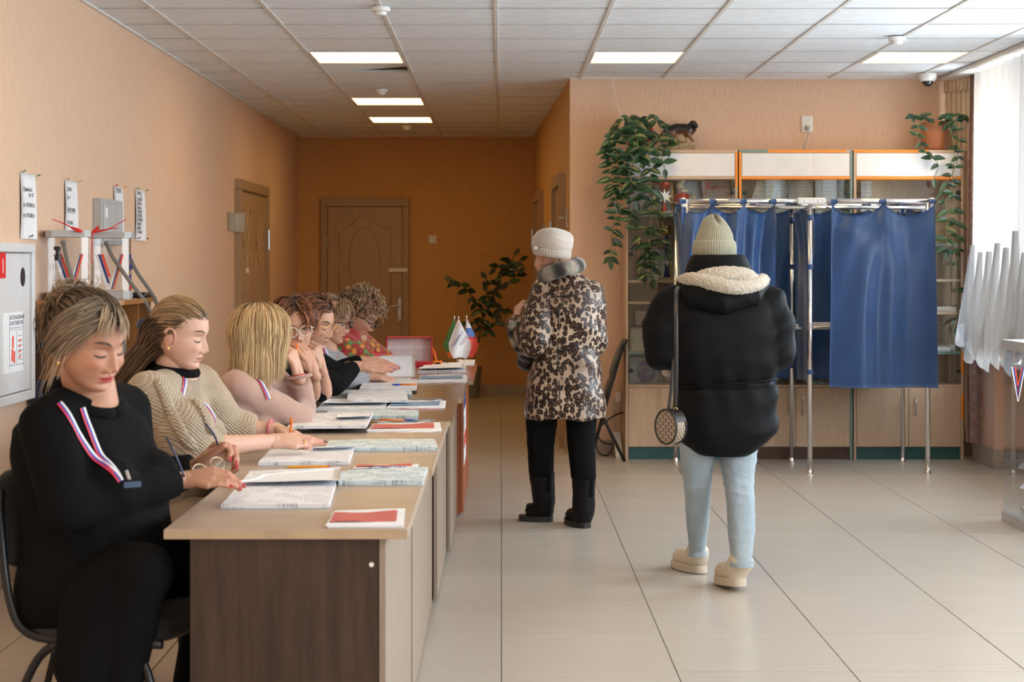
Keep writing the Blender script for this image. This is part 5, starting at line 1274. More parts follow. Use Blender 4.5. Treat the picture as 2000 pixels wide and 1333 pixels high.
one('wallet', MB().box(-1.87, -1.765, 8.42, 8.60, sz + .0225, sz + .048, .008), M['wallet'], 'dark leather case lying on the bookshelf right of the ballot boxes', 'case')

# ------------------------------------------------------------------ chairs
M['seatfab'] = cloth_mat('black_seat_fabric', (.010, .010, .012), (.018, .018, .020), .85, .2)
def chair(lab, x, y, az, z0=0.0):
    t = thing('visitor_chair', lab, 'chair', (x, y, 0), 'black visitor chairs behind the desks', az)
    z = .455; t.scale.z = 1 + z0
    part('seat', MB().loft([[(.22 * s * math.copysign(abs(math.cos(a)) ** .6, math.cos(a)), .22 * s * math.copysign(abs(math.sin(a)) ** .6, math.sin(a)), zz) for a in [2 * PI * k / 28 for k in range(28)]] for zz, s in ((z - .035, .9), (z - .02, 1), (z - .005, 1), (z + .008, .9), (z + .012, .6))]), M['seatfab'], t, world=False, smooth=True)
    part('backrest', MB().loft([[(-.245 - .05 * ((zz - .62) / .3) + .016 * math.cos(a) + .02 * (1 - abs(math.sin(a))) * 0, .20 * s * math.sin(a), zz) for a in [2 * PI * k / 20 for k in range(20)]] for zz, s in ((.58, .7), (.60, .95), (.67, 1.05), (.74, 1.05), (.79, .92), (.81, .6))]), M['seatfab'], t, world=False, smooth=True)
    for s in (-1, 1):
        yy = s * .19
        part('back_tube', MB().tube(spline([(-.265, yy * .85, .77), (-.255, yy * .95, .70), (-.22, yy * 1.05, .52), (-.16, yy * 1.08, .435), (0, yy * 1.08, .425), (.2, yy, .425)], 6), .0115, 8), M['blackmetal'], t, world=False, smooth=True)
        part('leg', MB().tube(spline([(.06, yy * 1.08, .43), (.16, yy * 1.1, .38), (.205, yy * 1.15, .2), (.22, yy * 1.18, .008)], 6), .0115, 8), M['blackmetal'], t, world=False, smooth=True)
        part('leg', MB().tube(spline([(-.02, yy * 1.08, .43), (-.13, yy * 1.1, .38), (-.21, yy * 1.15, .2), (-.26, yy * 1.18, .008)], 6), .0115, 8), M['blackmetal'], t, world=False, smooth=True)
    return t
chair('black chair of the nearest seated woman, its tube frame showing at the left edge', -.99, 4.45, -.25, .06)
chair('black chair under the woman in the cream cardigan', -1.17, 5.62, -.2)
chair('black chair under the woman in the pink jacket', -1.12, 6.62, 0)
chair('black chair under the woman holding her hand to her mouth', -1.08, 7.42, 0)
chair('black chair under the red haired woman in black sleeves', -1.10, 8.10, 0)
chair('black chair under the woman in the checked blouse', -1.14, 8.88, 0)
chair('black chair under the woman in the red shawl', -1.06, 10.05, 0)
# folding chair leaning beside the left cabinet
t = thing('folding_chair', 'black folded chair leaning between the wall and the left cabinet', 'chair', (.80, 12.15, 0))
K = lambda px, py, Y=12.1: P(px, py, Y)
part('backrest', MB().loft([[Vector(K(px, py)) + Vector((.022 * math.cos(a), .17 * s * math.sin(a), 0)) for a in [2 * PI * k / 20 for k in range(20)]] for px, py, s in ((1196, 800 - 60, .7), (1197, 725, .95), (1203, 705, 1), (1212, 683, 1), (1219, 668, .8), (1222, 662, .45))]), M['seatfab'], t, smooth=True)
for dy in (-.15, .15):
    part('leg', MB().tube([K(1217, 672, 12.1 + dy), K(1192, 760, 12.1 + dy), K(1155, 893, 12.05 + dy)], .012, 8), M['blackmetal'], t, smooth=True)
    part('leg', MB().tube([K(1166, 790, 12.08 + dy), K(1185, 830, 12.05 + dy), K(1220, 902, 12.0 + dy if dy > 0 else 11.95)], .012, 8), M['blackmetal'], t, smooth=True)
part('seat', MB().loft([[Vector(K(px, py)) + Vector((.02 * math.cos(a), .17 * s * math.sin(a), 0)) for a in [2 * PI * k / 20 for k in range(20)]] for px, py, s in ((1176, 795, .6), (1180, 780, 1), (1190, 750, 1), (1196, 735, .7))]), M['blackmetal'], t, smooth=True)
# adapter, cords and power strip in the corner
t = thing('power_strip', 'pale power strip standing on the floor in the corner by the cabinet', 'power strip', (.84, 12.2, 0))
a, b = P(1204, 853, 12.36), P(1210, 900, 12.12)
mb = MB().box(-.026, .026, -.02, .02, 0, (a - b).length, .004); d = (a - b).normalized(); x = Vector((1, 0, 0)); x = (x - d * x.dot(d)).normalized(); y = d.cross(x)
part('housing', mb.xf(Matrix.Translation((b.x, b.y, .008)) @ Matrix((x, y, d)).transposed().to_4x4()), M['white'], t)
part('cable', MB().tube(spline([P(1203, 852, 12.36), P(1201, 800, 12.37), P(1199, 790, 12.37), P(1204, 776, 12.37)], 6), .004, 6), M['grey'], t, smooth=True)
a = P(1207, 776, 12.39); t = thing('wall_adapter', 'white plug adapter on the wall left of the cabinet', 'adapter', a)
part('housing', MB().box(a.x - .02, a.x + .022, 12.35, 12.399, a.z - .032, a.z + .032, .006), M['white'], t)
part('cable', MB().tube(spline([(a.x, 12.36, a.z - .03), P(1198, 800, 12.37), P(1190, 815, 12.37), P(1178, 823, 12.37), P(1170, 812, 12.37)], 6), .0028, 5), M['white'], t, smooth=True)
part('cable', MB().tube(spline([(a.x, 12.36, a.z - .03), P(1192, 790, 12.36), P(1205, 800, 12.36), P(1216, 788, 12.36), P(1220, 785, 12.36)], 6), .0028, 5), M['white'], t, smooth=True)
one('black_cable', MB().tube(spline([P(1219, 805, 12.3), P(1195, 815, 12.3), P(1172, 835, 12.3), P(1168, 852, 12.3), P(1180, 866, 12.3), P(1198, 868, 12.3)], 8), .006, 6).tube(spline([P(1165, 815, 12.33), P(1163, 850, 12.3), P(1168, 882, 12.25), P(1185, 890, 12.2), P(1197, 875, 12.25), P(1200, 866, 12.3)], 8), .006, 6), M['black'], 'black cable looped on the floor behind the leopard coat', 'cable', smooth=True)
# ------------------------------------------------------------------ people: builders
M['skin'] = attr_mat('skin', .48, .12, .05, 500, .35)
M['hair'] = attr_mat('hair', .42, 0, 0, 200, .45)
NPR = np.random.RandomState(11)
def fuse(mb, vox, it=4, fac=.5):
    o = remesh(mb, 'tmp2', M['skin'], vox, it, fac=fac); me = o.data
    n = len(me.vertices); co = np.empty(n * 3, np.float32); me.vertices.foreach_get('co', co)
    f = np.empty(len(me.loops), np.int32); me.loops.foreach_get('vertex_index', f); f = f.reshape(-1, 4)
    bpy.data.objects.remove(o); bpy.data.meshes.remove(me); return co.reshape(-1, 3), f
def np_mesh(name, co, quads, col=None, m=None, parent=None, smooth=True, tris=None):
    nq = len(quads); nt = 0 if tris is None else len(tris)
    me = bpy.data.meshes.new(name); me.vertices.add(len(co)); me.loops.add(nq * 4 + nt * 3); me.polygons.add(nq + nt)
    if parent is not None:
        Mi = np.array(wloc(parent).inverted()); co = co @ Mi[:3, :3].T + Mi[:3, 3]
    me.vertices.foreach_set('co', np.asarray(co, np.float32).ravel())
    li = np.asarray(quads, np.int32).ravel(); st = np.arange(nq) * 4
    if nt: li = np.concatenate([li, np.asarray(tris, np.int32).ravel()]); st = np.concatenate([st, nq * 4 + np.arange(nt) * 3])
    me.loops.foreach_set('vertex_index', li); me.polygons.foreach_set('loop_start', st.astype(np.int32))
    me.polygons.foreach_set('use_smooth', [smooth] * (nq + nt)); me.update(calc_edges=True); me.validate()
    if col is not None:
        a = np.ones((len(co), 4), np.float32); a[:, :3] = col
        at = me.color_attributes.new('col', 'FLOAT_COLOR', 'POINT'); at.data.foreach_set('color', a.ravel())
    if m is not None: me.materials.append(m)
    o = bpy.data.objects.new(name, me); C.objects.link(o)
    if parent is not None: o.parent = parent
    return o
def frame(fwd, up):
    f = Vector(fwd).normalized(); u = Vector(up); r = f.cross(u).normalized(); u = r.cross(f)
    return Matrix((r, f, u)).transposed()          # columns: right, forward, up
def head_matrix(pos, az, pitch=0, roll=0, s=1.0):
    a, p = math.radians(az), math.radians(pitch)
    f = Vector((math.cos(a) * math.cos(p), math.sin(a) * math.cos(p), -math.sin(p)))
    R3 = frame(f, (0, 0, 1)).to_4x4() @ Matrix.Rotation(math.radians(roll), 4, 'Y')
    return Matrix.Translation(Vector(pos)) @ R3 @ Matrix.Scale(s, 4)
# sections: zf, zb, yf, yb, half width
HT = np.array([(.116, .116, -.006, -.014, .004), (.112, .112, .022, -.048, .034), (.098, .098, .052, -.076, .056), (.076, .076, .073, -.094, .069), (.050, .050, .084, -.102, .0755),
               (.026, .026, .0885, -.104, .0775), (.004, .004, .082, -.102, .0765), (-.020, -.018, .084, -.097, .0745), (-.040, -.034, .0845, -.088, .071), (-.060, -.046, .084, -.076, .066),
               (-.080, -.056, .079, -.066, .058), (-.096, -.064, .080, -.060, .050), (-.110, -.074, .070, -.057, .040), (-.116, -.084, .052, -.055, .034), (-.112, -.092, .032, -.054, .032)])
def head_mesh(skin, lips=(.45, .12, .10), brow=(.07, .04, .025), eyes='down', full=0.0, age=.5, cheek=.25, gaze=0.0, shadow=0.0, smile=0):
    NR, NA = 156, 136
    dens = np.interp(np.linspace(0, len(HT) - 1, 400), [0, 4, 5, 7, 10.5, 12, 14], [.5, .6, 1.5, 1.5, 1.4, .6, .4]); cd = np.concatenate([[0], np.cumsum(dens)[:-1]]); s = np.interp(np.linspace(0, cd[-1], NR), cd, np.linspace(0, len(HT) - 1, 400)); tab = np.stack([np.interp(s, np.arange(len(HT)), HT[:, k]) for k in range(5)], 1)
    for _ in range(16): tab[1:-1] = (tab[:-2] + 2 * tab[1:-1] + tab[2:]) / 4
    zf, zb, yf, yb, w_ = [tab[:, k:k + 1] for k in range(5)]
    w_ = w_ * (1 + full * .10 * np.clip(-(zf) / .05, 0, 1))
    q = np.linspace(-1, 1, NA, endpoint=False)[None, :]; t = PI / 2 + PI * np.sign(q) * np.abs(q) ** 1.45
    ct, st = np.cos(t), np.sin(t); e = 0.92
    x = w_ * np.sign(ct) * np.abs(ct) ** e; ym, yh = (yf + yb) / 2, (yf - yb) / 2
    y = ym + yh * np.sign(st) * np.abs(st) ** (e + .08); k = (st + 1) / 2; z = zb + (zf - zb) * k
    fr = np.clip((y - .01) / .04, 0, 1)
    g = lambda v, c, sg: np.exp(-((v - c) / sg) ** 2)
    ax = np.abs(x)
    # nose
    br = np.interp(z, [-.058, -.050, -.046, -.036, -.02, -.004, .010, .022], [0, .002, .0145, .0235, .0165, .0085, .003, 0])
    y = y + fr * br * np.exp(-(x / (.0085 + .0045 * np.clip((-.01 - z) / .03, 0, 1))) ** 2)
    y = y + fr * .0105 * g(ax, .0145, .0062) * g(z, -.0435, .0072)
    y = y - fr * .006 * g(ax, .0085, .004) * g(z, -.051, .0035)
    # sockets, lids, brows
    y = y - fr * .0095 * g(ax, .030, .0165) * g(z, .005, .0125) - fr * .004 * g(ax, .015, .006) * g(z, .004, .009)
    y = y + fr * .0068 * g(ax, .0315, .0115) * g(z, -.0005, .0075) + fr * .0035 * g(ax, .028, .019) * g(z, .021, .008)
    y = y - fr * .0012 * age * g(ax, .030, .013) * g(z, -.0125, .0028)
    # cheeks, folds, mouth, chin
    y = y + fr * (.004 + .007 * full) * g(ax, .041, .018) * g(z, -.030, .018); x = x * (1 + fr * .03 * (1 + full) * g(z, -.03, .03))
    fold = .024 + (-.044 - z) * .42
    y = y - fr * .0026 * age * np.exp(-((ax - fold) / .0035) ** 2) * np.clip((-.040 - z) / .01, 0, 1) * np.clip((z + .086) / .012, 0, 1)
    zm = -.0685 + smile * .10 * ax - .09 * 0 * ax
    mw = np.exp(-(x / .021) ** 4)
    y = y + fr * mw * (.0052 * g(z, zm + .0058, .0048) + .0062 * g(z, zm - .0062, .0052) - .0048 * g(z, zm, .0020))
    y = y - fr * .003 * g(z, -.0835, .005) * g(x, 0, .02) + fr * .0045 * g(z, -.099, .009) * g(x, 0, .016)
    y = y - fr * .002 * g(x, 0, .003) * g(z, -.0575, .005)
    # colours
    col = np.ones((NR, NA, 3)) * np.array(skin)
    def paint(mask, c):
        nonlocal col; m_ = np.clip(mask * fr, 0, 1)[..., None]; col = col * (1 - m_) + np.array(c) * m_
    paint(cheek * g(ax, .045, .022) * g(z, -.028, .02), (skin[0] * 1.02, skin[1] * .62, skin[2] * .60))
    paint(.35 * g(x, 0, .015) * g(z, -.04, .012), (skin[0] * 1.0, skin[1] * .7, skin[2] * .68))
    paint(.30 * g(ax, .030, .014) * g(z, -.012, .005), np.array(skin) * .62)
    paint((.25 + shadow) * g(ax, .031, .016) * g(z, .008, .0075), np.array(skin) * (.75 - .3 * shadow))
    li = np.exp(-(ax / (.0225 - .0 * ax)) ** 6) * np.exp(-((z - zm) / (.0105 - .28 * np.minimum(ax, .022) * .8)) ** 4)
    paint(li * .95, lips); paint(np.exp(-(ax / .021) ** 6) * g(z, zm, .0013) * .85, np.array(lips) * .25)
    bz = .0245 + .006 * (1 - ((ax - .034) / .016) ** 2) * .6
    paint(.95 * np.exp(-((ax - .033) / .0165) ** 4) * np.exp(-((z - bz) / .0034) ** 2), brow)
    dxe = ax - .0315
    if eyes == 'down':
        lz = -.0060 - .004 * (1 - (dxe / .014) ** 2)
        paint(1.0 * np.exp(-(dxe / .0148) ** 6) * np.exp(-((z - lz) / .0024) ** 2), (.025, .015, .012))
        paint(.4 * np.exp(-(dxe / .014) ** 6) * np.exp(-((z - .0075) / .0016) ** 2), np.array(skin) * .45)
    else:
        op = .0050 if eyes == 'open' else .0034
        zr = z + .0012; lens_ = 1 - (dxe / .0135) ** 2
        inside = np.clip((op * lens_ - np.abs(zr)) / .0012 + .5, 0, 1) * (np.abs(dxe) < .0135)
        paint(inside, (.70, .66, .62)); sx = np.sign(x)
        ir = np.sqrt((dxe - gaze * sx) ** 2 + (zr + (.001 if eyes != 'open' else 0)) ** 2)
        paint(inside * np.clip((.0056 - ir) / .001 + .5, 0, 1), (.07, .05, .04)); paint(inside * np.clip((.0026 - ir) / .001 + .5, 0, 1), (.008, .008, .008))
        paint(.9 * np.exp(-(dxe / .0142) ** 6) * np.exp(-((zr - op * lens_ - .0006) / .0013) ** 2), (.03, .02, .018))
        paint(.35 * np.exp(-(dxe / .0138) ** 6) * np.exp(-((zr + op * lens_) / .0010) ** 2), np.array(skin) * .4)
    V = np.stack([x, y, z], -1).reshape(-1, 3); cv = col.reshape(-1, 3)
    i, j = np.meshgrid(np.arange(NR - 1), np.arange(NA), indexing='ij'); jn = (j + 1) % NA
    F = np.stack([i * NA + j, (i + 1) * NA + j, (i + 1) * NA + jn, i * NA + jn], -1).reshape(-1, 4)
    # ears
    mb = MB()
    for sd in (-1, 1):
        Me = Matrix.Translation((sd * .0755, -.010, -.014)) @ Matrix.Rotation(sd * .35, 4, 'Z') @ Matrix.Rotation(.15, 4, 'X')
        rim = [Me @ Vector((sd * .007, .004 + .019 * math.cos(a), .004 + .031 * math.sin(a))) for a in np.linspace(-2.2, 2.6, 15)]
        mb.tube(rim, [.0045] * 12 + [.005, .006, .007], 7); mb.ell(Me @ Vector((sd * .001, 0, 0)), (.006, .016, .028), 12, 8); mb.ell(Me @ Vector((sd * .004, .006, -.026)), (.005, .008, .008), 8, 6)
    n0 = len(mb.v); fv = V[V[:, 1] > .02]
    def on_face(px, pz):
        o = fv[np.argmin((fv[:, 0] - px) ** 2 + (fv[:, 2] - pz) ** 2)]; return Vector((px, o[1] + .0004, pz))
    for sd in (-1, 1):
        if eyes == 'down': ln_ = [(d, -.0062 - .0042 * (1 - (d / .0145) ** 2)) for d in np.linspace(-.0135, .0150, 11)]
        else: ln_ = [(d, (.0050 if eyes == 'open' else .0036) * (1 - (d / .0140) ** 2) - .0010) for d in np.linspace(-.0130, .0148, 11)]
        mb.tube([on_face(sd * (.0315 + d), z_) for d, z_ in ln_], [.0005, .0008, .0011, .0013, .0014, .0014, .0014, .0014, .0013, .0011, .0006], 6)
    n1 = len(mb.v)
    for sd in (-1, 1): mb.tube([on_face(sd * (.0345 + d), .0238 + .0052 * (1 - ((d - .004) / .019) ** 2)) for d in np.linspace(-.0185, .0185, 12)], [.0012, .0019, .0022, .0023, .0023, .0022, .0020, .0018, .0016, .0013, .0010, .0005], 6, flat=1.0)
    ev = np.array(mb.v); ec = np.tile(np.array(skin) * np.array([1, .86, .84]), (len(ev), 1)); ec[n0:n1] = (.012, .009, .008); ec[n1:] = brow
    return V, F, cv, ev, mb.f, ec
def hand_mesh(side, curls, spread=(-.10, -.02, .06, .16), thumb=(0.55, .3), nail=(.55, .3, .27), skin=(.6, .36, .26), sc=.95, ring=None):
    "side +1: thumb on +X; fingers along +Y, back of the hand +Z"
    mb = MB(); nails = []
    bx_ = (.029, .009, -.011, -.029); by_ = (.086, .091, .086, .076)
    PH = ((.040, .024, .021), (.044, .028, .022), (.041, .026, .022), (.031, .019, .019)); RR = (.0088, .0090, .0085, .0074)
    for k in range(4):
        b = Vector((side * bx_[k], by_[k], 0)); mb.caps([Vector((side * bx_[k] * .55, .004, 0)), b * .55 + Vector((0, 0, .002)), b], [.0150, .0145, .0112], 12)
        a0 = spread[k] * -side * 1.0; d = Vector((math.sin(-a0) * 1.0, math.cos(a0), 0)); p = b.copy(); pts = [b.copy()]; ang = 0; ax = d.cross(Vector((0, 0, 1)))
        cc = curls[k] if hasattr(curls[0], '__len__') else curls
        for L, c in zip(PH[k], cc):
            ang += c; v = d * math.cos(ang) + Vector((0, 0, -math.sin(ang))); p = p + v * L; pts.append(p.copy())
        r = RR[k]; mb.caps(pts, [r * 1.08, r * 1.0, r * .9, r * .78], 12)
        for q, rr_ in ((pts[1], 1.06), (pts[2], .98)): mb.ell(q + Vector((0, 0, r * .08)), (r * rr_,) * 3, 10, 8)
        nrm = (d * math.sin(ang) + Vector((0, 0, math.cos(ang)))); nails.append((pts[-1] - v * .002 + nrm * r * .62, v, nrm, r * .70))
    a, b2 = thumb; t0 = Vector((side * .020, .020, -.006)); d1 = Vector((side * math.sin(a), math.cos(a), -.28)).normalized(); d2 = Vector((side * math.sin(a - b2), math.cos(a - b2), -.22 - .2 * b2)).normalized()
    tp = [t0, t0 + d1 * .042, t0 + d1 * .042 + d2 * .032, t0 + d1 * .042 + d2 * .056]; mb.caps(tp, [.0165, .0125, .0105, .0085], 12)
    mb.caps([Vector((0, -.03, 0)), Vector((0, .012, 0))], [.0235, .022], 12); mb.ell((side * .006, .045, -.004), (.034, .042, .0145), 14, 10)
    nt = Vector((side * .3, 0, 1)).normalized(); nails.append((tp[-1] + nt * .005, d2, nt, .0068))
    co, f = fuse(mb, .0026, 3); col = np.tile(np.array(skin), (len(co), 1))
    tip = np.clip((co[:, 1] - .10) / .08, 0, 1)[:, None]; col = col * (1 - .25 * tip * np.array([0, 1, 1]))
    nb = MB()
    for c, v, nr, r in nails:
        R3 = frame(v, nr).to_4x4(); nb.ell(c, (r, r * 1.55, r * .38), 10, 8, R3)
    rb = None
    return co * sc, f, col, np.array(nb.v) * sc, nb.f, np.tile(np.array(nail), (len(nb.v), 1))
class Skin:
    "collects the fused pieces of one body into one mesh"
    def __init__(s): s.co = []; s.q = []; s.t = []; s.col = []; s.n = 0
    def add(s, co, faces, col, Mx=None):
        co = np.asarray(co, float)
        if Mx is not None: A = np.array(Mx); co = co @ A[:3, :3].T + A[:3, 3]
        fs = faces.tolist() if hasattr(faces, 'tolist') else faces
        s.q += [[i + s.n for i in f] for f in fs if len(f) == 4]; s.t += [[i + s.n for i in f] for f in fs if len(f) == 3]
        for f in fs:
            if len(f) > 4: s.t += [[f[0] + s.n, f[k] + s.n, f[k + 1] + s.n] for k in range(1, len(f) - 1)]
        s.co.append(co); s.col.append(np.asarray(col)); s.n += len(co)
    def build(s, parent, name='body'):
        return np_mesh(name, np.concatenate(s.co), s.q, np.concatenate(s.col), M['skin'], parent, True, s.t)
def ring(c, lat, fwd, a, b, n=26, e=.9, up=None):
    out = []
    for k in range(n):
        t = 2 * PI * k / n; ct, st = math.cos(t), math.sin(t)
        out.append(c + lat * (a * math.copysign(abs(ct) ** e, ct)) + fwd * (b * math.copysign(abs(st) ** e, st)))
    return out
def torso(mb, pel, chest, neck, lat, fwd, k=1.0, bust=0.05, inf=0.0, belly=0.0, low=True, sh=1.0):
    "trunk from the pelvis to the base of the neck"
    pel, chest, neck = Vector(pel), Vector(chest), Vector(neck); L = []
    prof = [(-.30, .10, .08, 0), (-.18, .165, .125, -.01), (0, .175, .135, -.005), (.22, .155, .125 + belly * .5, belly * .6), (.45, .150, .125 + belly * .4, belly * .5), (.68, .165, .125, .012), (.86, .175, .112, 0), (.97, .165 * sh, .088, -.012), (1.03, .115, .068, -.012), (1.08, .065, .058, -.005)]
    for t, a, b, f in prof:
        if t < 0: c = pel + Vector((0, 0, t * .5))
        elif t <= .86: c = pel.lerp(chest, t / .86)
        else: c = chest.lerp(neck, (t - .86) / .22)
        L.append(ring(c + fwd * f, lat, fwd, a * k + inf, b * k + inf))
    mb.loft(L)
    if bust:
        c = pel.lerp(chest, .80)
        for s in (-1, 1): mb.ell(c + lat * (s * .082 * k) + fwd * (.105 * k + inf * .6), (.075 * k, .075 * k, .072 * k), 14, 10)
def wrinkle(amp=.006, fr=18, seed=0, aniso=(1, 1, 1), n=7, ridge=True, fine=0):
    r = np.random.RandomState(seed); K = r.normal(size=(n, 3)) * np.array(aniso) * fr; ph = r.uniform(0, 6.28, n); w_ = r.uniform(.4, 1, n)
    def f(co, no):
        c0 = co + .03 * np.sin(co[:, [1, 2, 0]] * 11 + seed); h = np.zeros(len(co))
        for k in range(n):
            s_ = np.sin(c0 @ K[k] + ph[k]); h += w_[k] * ((1 - np.abs(s_)) ** 2 * 1.4 - .5 if ridge else s_)
        h = h / w_.sum()
        if fine: h += fine * np.sin(co @ (K[0] * 6)) * np.sin(co @ (K[1] * 6))
        return co + no * (amp * h)[:, None]
    return f
def lerpc(a, b, t): return [x + (y - x) * t for x, y in zip(a, b)]
# ------------------------------------------------------------------ hair
def hair(parent, Mh, n, mask, flow, length, steps, cols, c0=(0, -.010, .014), er=(.080, .101, .104), lift=(1.02, 1.14), rad=.0016, grav=.35, seed=0, jitter=.25, curl=0.0, curlf=1.0, cap=True,
         name='hair', tipcut=None, repel=None, capcol=None, wave=0.0, clump=0):
    r = np.random.RandomState(seed); c0 = np.array(c0); er = np.array(er)
    R = r.normal(size=(n * 14, 3)); R /= np.linalg.norm(R, axis=1)[:, None]; root = c0 + R * er
    ok = mask(root + r.normal(size=root.shape) * np.array([0, .001, .0018])); root = root[ok][:n]; n = len(root)
    lf = r.uniform(lift[0], lift[1], n)[:, None]; ln = length(root) if callable(length) else np.full(n, length); ln = ln * r.uniform(.82, 1.05, n); st = (ln / steps)[:, None]
    jit = r.normal(size=(n, 3)) * jitter; p = root + (root - c0) * (lf - 1) * .5; P_ = [p]; v = None; k3 = np.array(wave)
    for k in range(steps):
        t = k / steps; d = flow(p, t, root) + jit * (1 - .5 * t); d /= np.linalg.norm(d, axis=1)[:, None] + 1e-9
        v = d if v is None else v * .55 + d * .45
        v = v + np.array([0, 0, -grav]) * t; v /= np.linalg.norm(v, axis=1)[:, None] + 1e-9
        p = p + v * st; q = (p - c0) / er; dd = np.linalg.norm(q, axis=1)[:, None]; lim = 1 + (lf - 1) * min(1, .35 + t * 1.6)
        below = np.clip((-.055 - p[:, 2:3]) / .03, 0, 1)     # under the jaw the strands hang free
        tgt = c0 + q / np.maximum(dd, 1e-6) * lim * er; push = (dd < lim) * (1 - below); pull = (dd > lim * 1.06) * (1 - below) * .35
        p = p * (1 - push) + tgt * push; p = p * (1 - pull) + (c0 + q / dd * lim * 1.06 * er) * pull
        if repel is not None: p = repel(p)
        P_.append(p)
    X = np.stack(P_, 1)                                    # n, steps+1, 3
    S = steps + 1; T = np.linspace(0, 1, S)[None, :, None]
    if curl or wave:
        ph = r.uniform(0, 6.28, n)[:, None]; tt = T[..., 0] * curlf * 6.28 * r.uniform(.8, 1.2, n)[:, None] + ph
        o = X - c0; o /= np.linalg.norm(o, axis=-1)[..., None] + 1e-9; tg = np.gradient(X, axis=1); tg /= np.linalg.norm(tg, axis=-1)[..., None] + 1e-9; s_ = np.cross(tg, o)
        a = (curl + wave) * np.minimum(1, T * 3); X = X + a * (np.cos(tt)[..., None] * o * (1 if curl else .3) + np.sin(tt)[..., None] * s_)
    tg = np.gradient(X, axis=1); tg /= np.linalg.norm(tg, axis=-1)[..., None] + 1e-9
    o = X - c0; o = o - tg * (o * tg).sum(-1)[..., None]; o /= np.linalg.norm(o, axis=-1)[..., None] + 1e-9; sd = np.cross(tg, o)
    rr = rad * np.minimum(1, .3 + T * 5) * (1.0 - .72 * T ** 2.2) * r.uniform(.7, 1.3, n)[:, None, None]
    V = np.stack([X + sd * rr * 1.25, X + o * rr * .8, X - sd * rr * 1.25], 2).reshape(-1, 3)
    base = (np.arange(n)[:, None, None] * S + np.arange(S - 1)[None, :, None]) * 3; j = np.arange(3)[None, None, :]; jn = (j + 1) % 3
    F = np.stack([base + j, base + jn, base + 3 + jn, base + 3 + j], -1).reshape(-1, 4)
    col = cols(root, T[..., 0], r, n)                          # n,S,3
    col = np.repeat(col.reshape(-1, 1, 3), 3, 1).reshape(-1, 3)
    tris = None
    if cap:
        NA, NR = 110, 60; a = np.linspace(0, 2 * PI, NA, endpoint=False); b = np.linspace(PI / 2, -PI / 3, NR)
        D_ = np.stack([np.cos(b)[:, None] * np.cos(a), np.cos(b)[:, None] * np.sin(a), np.repeat(np.sin(b)[:, None], NA, 1)], -1).reshape(-1, 3)
        cv = c0 + D_ * er * 1.006; cv = c0 + (cv - c0) * np.where(mask(cv - np.array([0, -.005, .011])) & ~((np.abs(cv[:, 0]) > .060) & (np.abs(cv[:, 1] + .004) < .034) & (cv[:, 2] < .022)), 1, .78)[:, None]; ii, jj = np.meshgrid(np.arange(NR - 1), np.arange(NA), indexing='ij'); j2 = (jj + 1) % NA
        q = np.stack([ii * NA + jj, (ii + 1) * NA + jj, (ii + 1) * NA + j2, ii * NA + j2], -1).reshape(-1, 4)
        F = np.concatenate([F, q + len(V)]); V = np.concatenate([V, cv]); cc = np.array(capcol if capcol is not None else (.03, .02, .015)); col = np.concatenate([col, np.tile(cc, (len(cv), 1))])
    A = np.array(Mh); V = V @ A[:3, :3].T + A[:3, 3]
    return np_mesh(name, V, F, col, M['hair'], parent)
def hair_cols(rootc, tipc, rootlen=.3, var=.35, hi=None, hip=.0):
    rootc, tipc = np.array(rootc), np.array(tipc)
    def f(root, T, r, n):
        t = np.clip(T / rootlen, 0, 1)[..., None] if rootlen > 0 else np.ones(T.shape)[..., None]
        c = rootc * (1 - t) + tipc * t; c = np.broadcast_to(c, (n, T.shape[1], 3)) * (1 + var * r.uniform(-1, 1, n))[:, None, None]
        if hi is not None: m_ = (r.uniform(size=n) < hip)[:, None, None]; c = np.where(m_, np.array(hi) * (t * .8 + .2) * (1 + var * .5 * r.uniform(-1, 1, n))[:, None, None], c)
        return np.clip(c, 0.002, 1)
    return f
def glasses(parent, Mh, m, lens='round', w_=.026, h_=.02, z=-.002, y=.104, r=.0018, label=None, lensm=None):
    mb = MB(); ln = MB()
    for s in (-1, 1):
        c = Vector((s * .032, y, z)); pts = []
        for k in range(25):
            a = 2 * PI * k / 24; ca, sa = math.cos(a), math.sin(a); e = .75
            pts.append(c + Vector((w_ * math.copysign(abs(ca) ** e, ca), -.006 * abs(ca) * (1 if ca * s > 0 else .2), h_ * math.copysign(abs(sa) ** e, sa) + (.003 * ca * s if sa > 0 else 0))))
        mb.tube(pts, r, 6); ln.add([p for p in pts[:-1]], [tuple(range(24))])
        mb.tube([c + Vector((s * w_, -.004, .008)), Vector((s * .072, y - .02, z + .008)), Vector((s * .079, .02, z + .004)), Vector((s * .079, -.005, z)), Vector((s * .078, -.03, z - .018))], [r, r * 1.2, r, r, r * 1.4], 6)
    mb.tube([(-.008, y, z + .002), (0, y + .003, z + .005), (.008, y, z + .002)], r, 6)
    mb.xf(Mh); ln.xf(Mh)
    g = part('glasses', mb, m, parent, smooth=True, label=label); part('lenses', ln, lensm or M['glass'], g, label='clear lenses'); return g
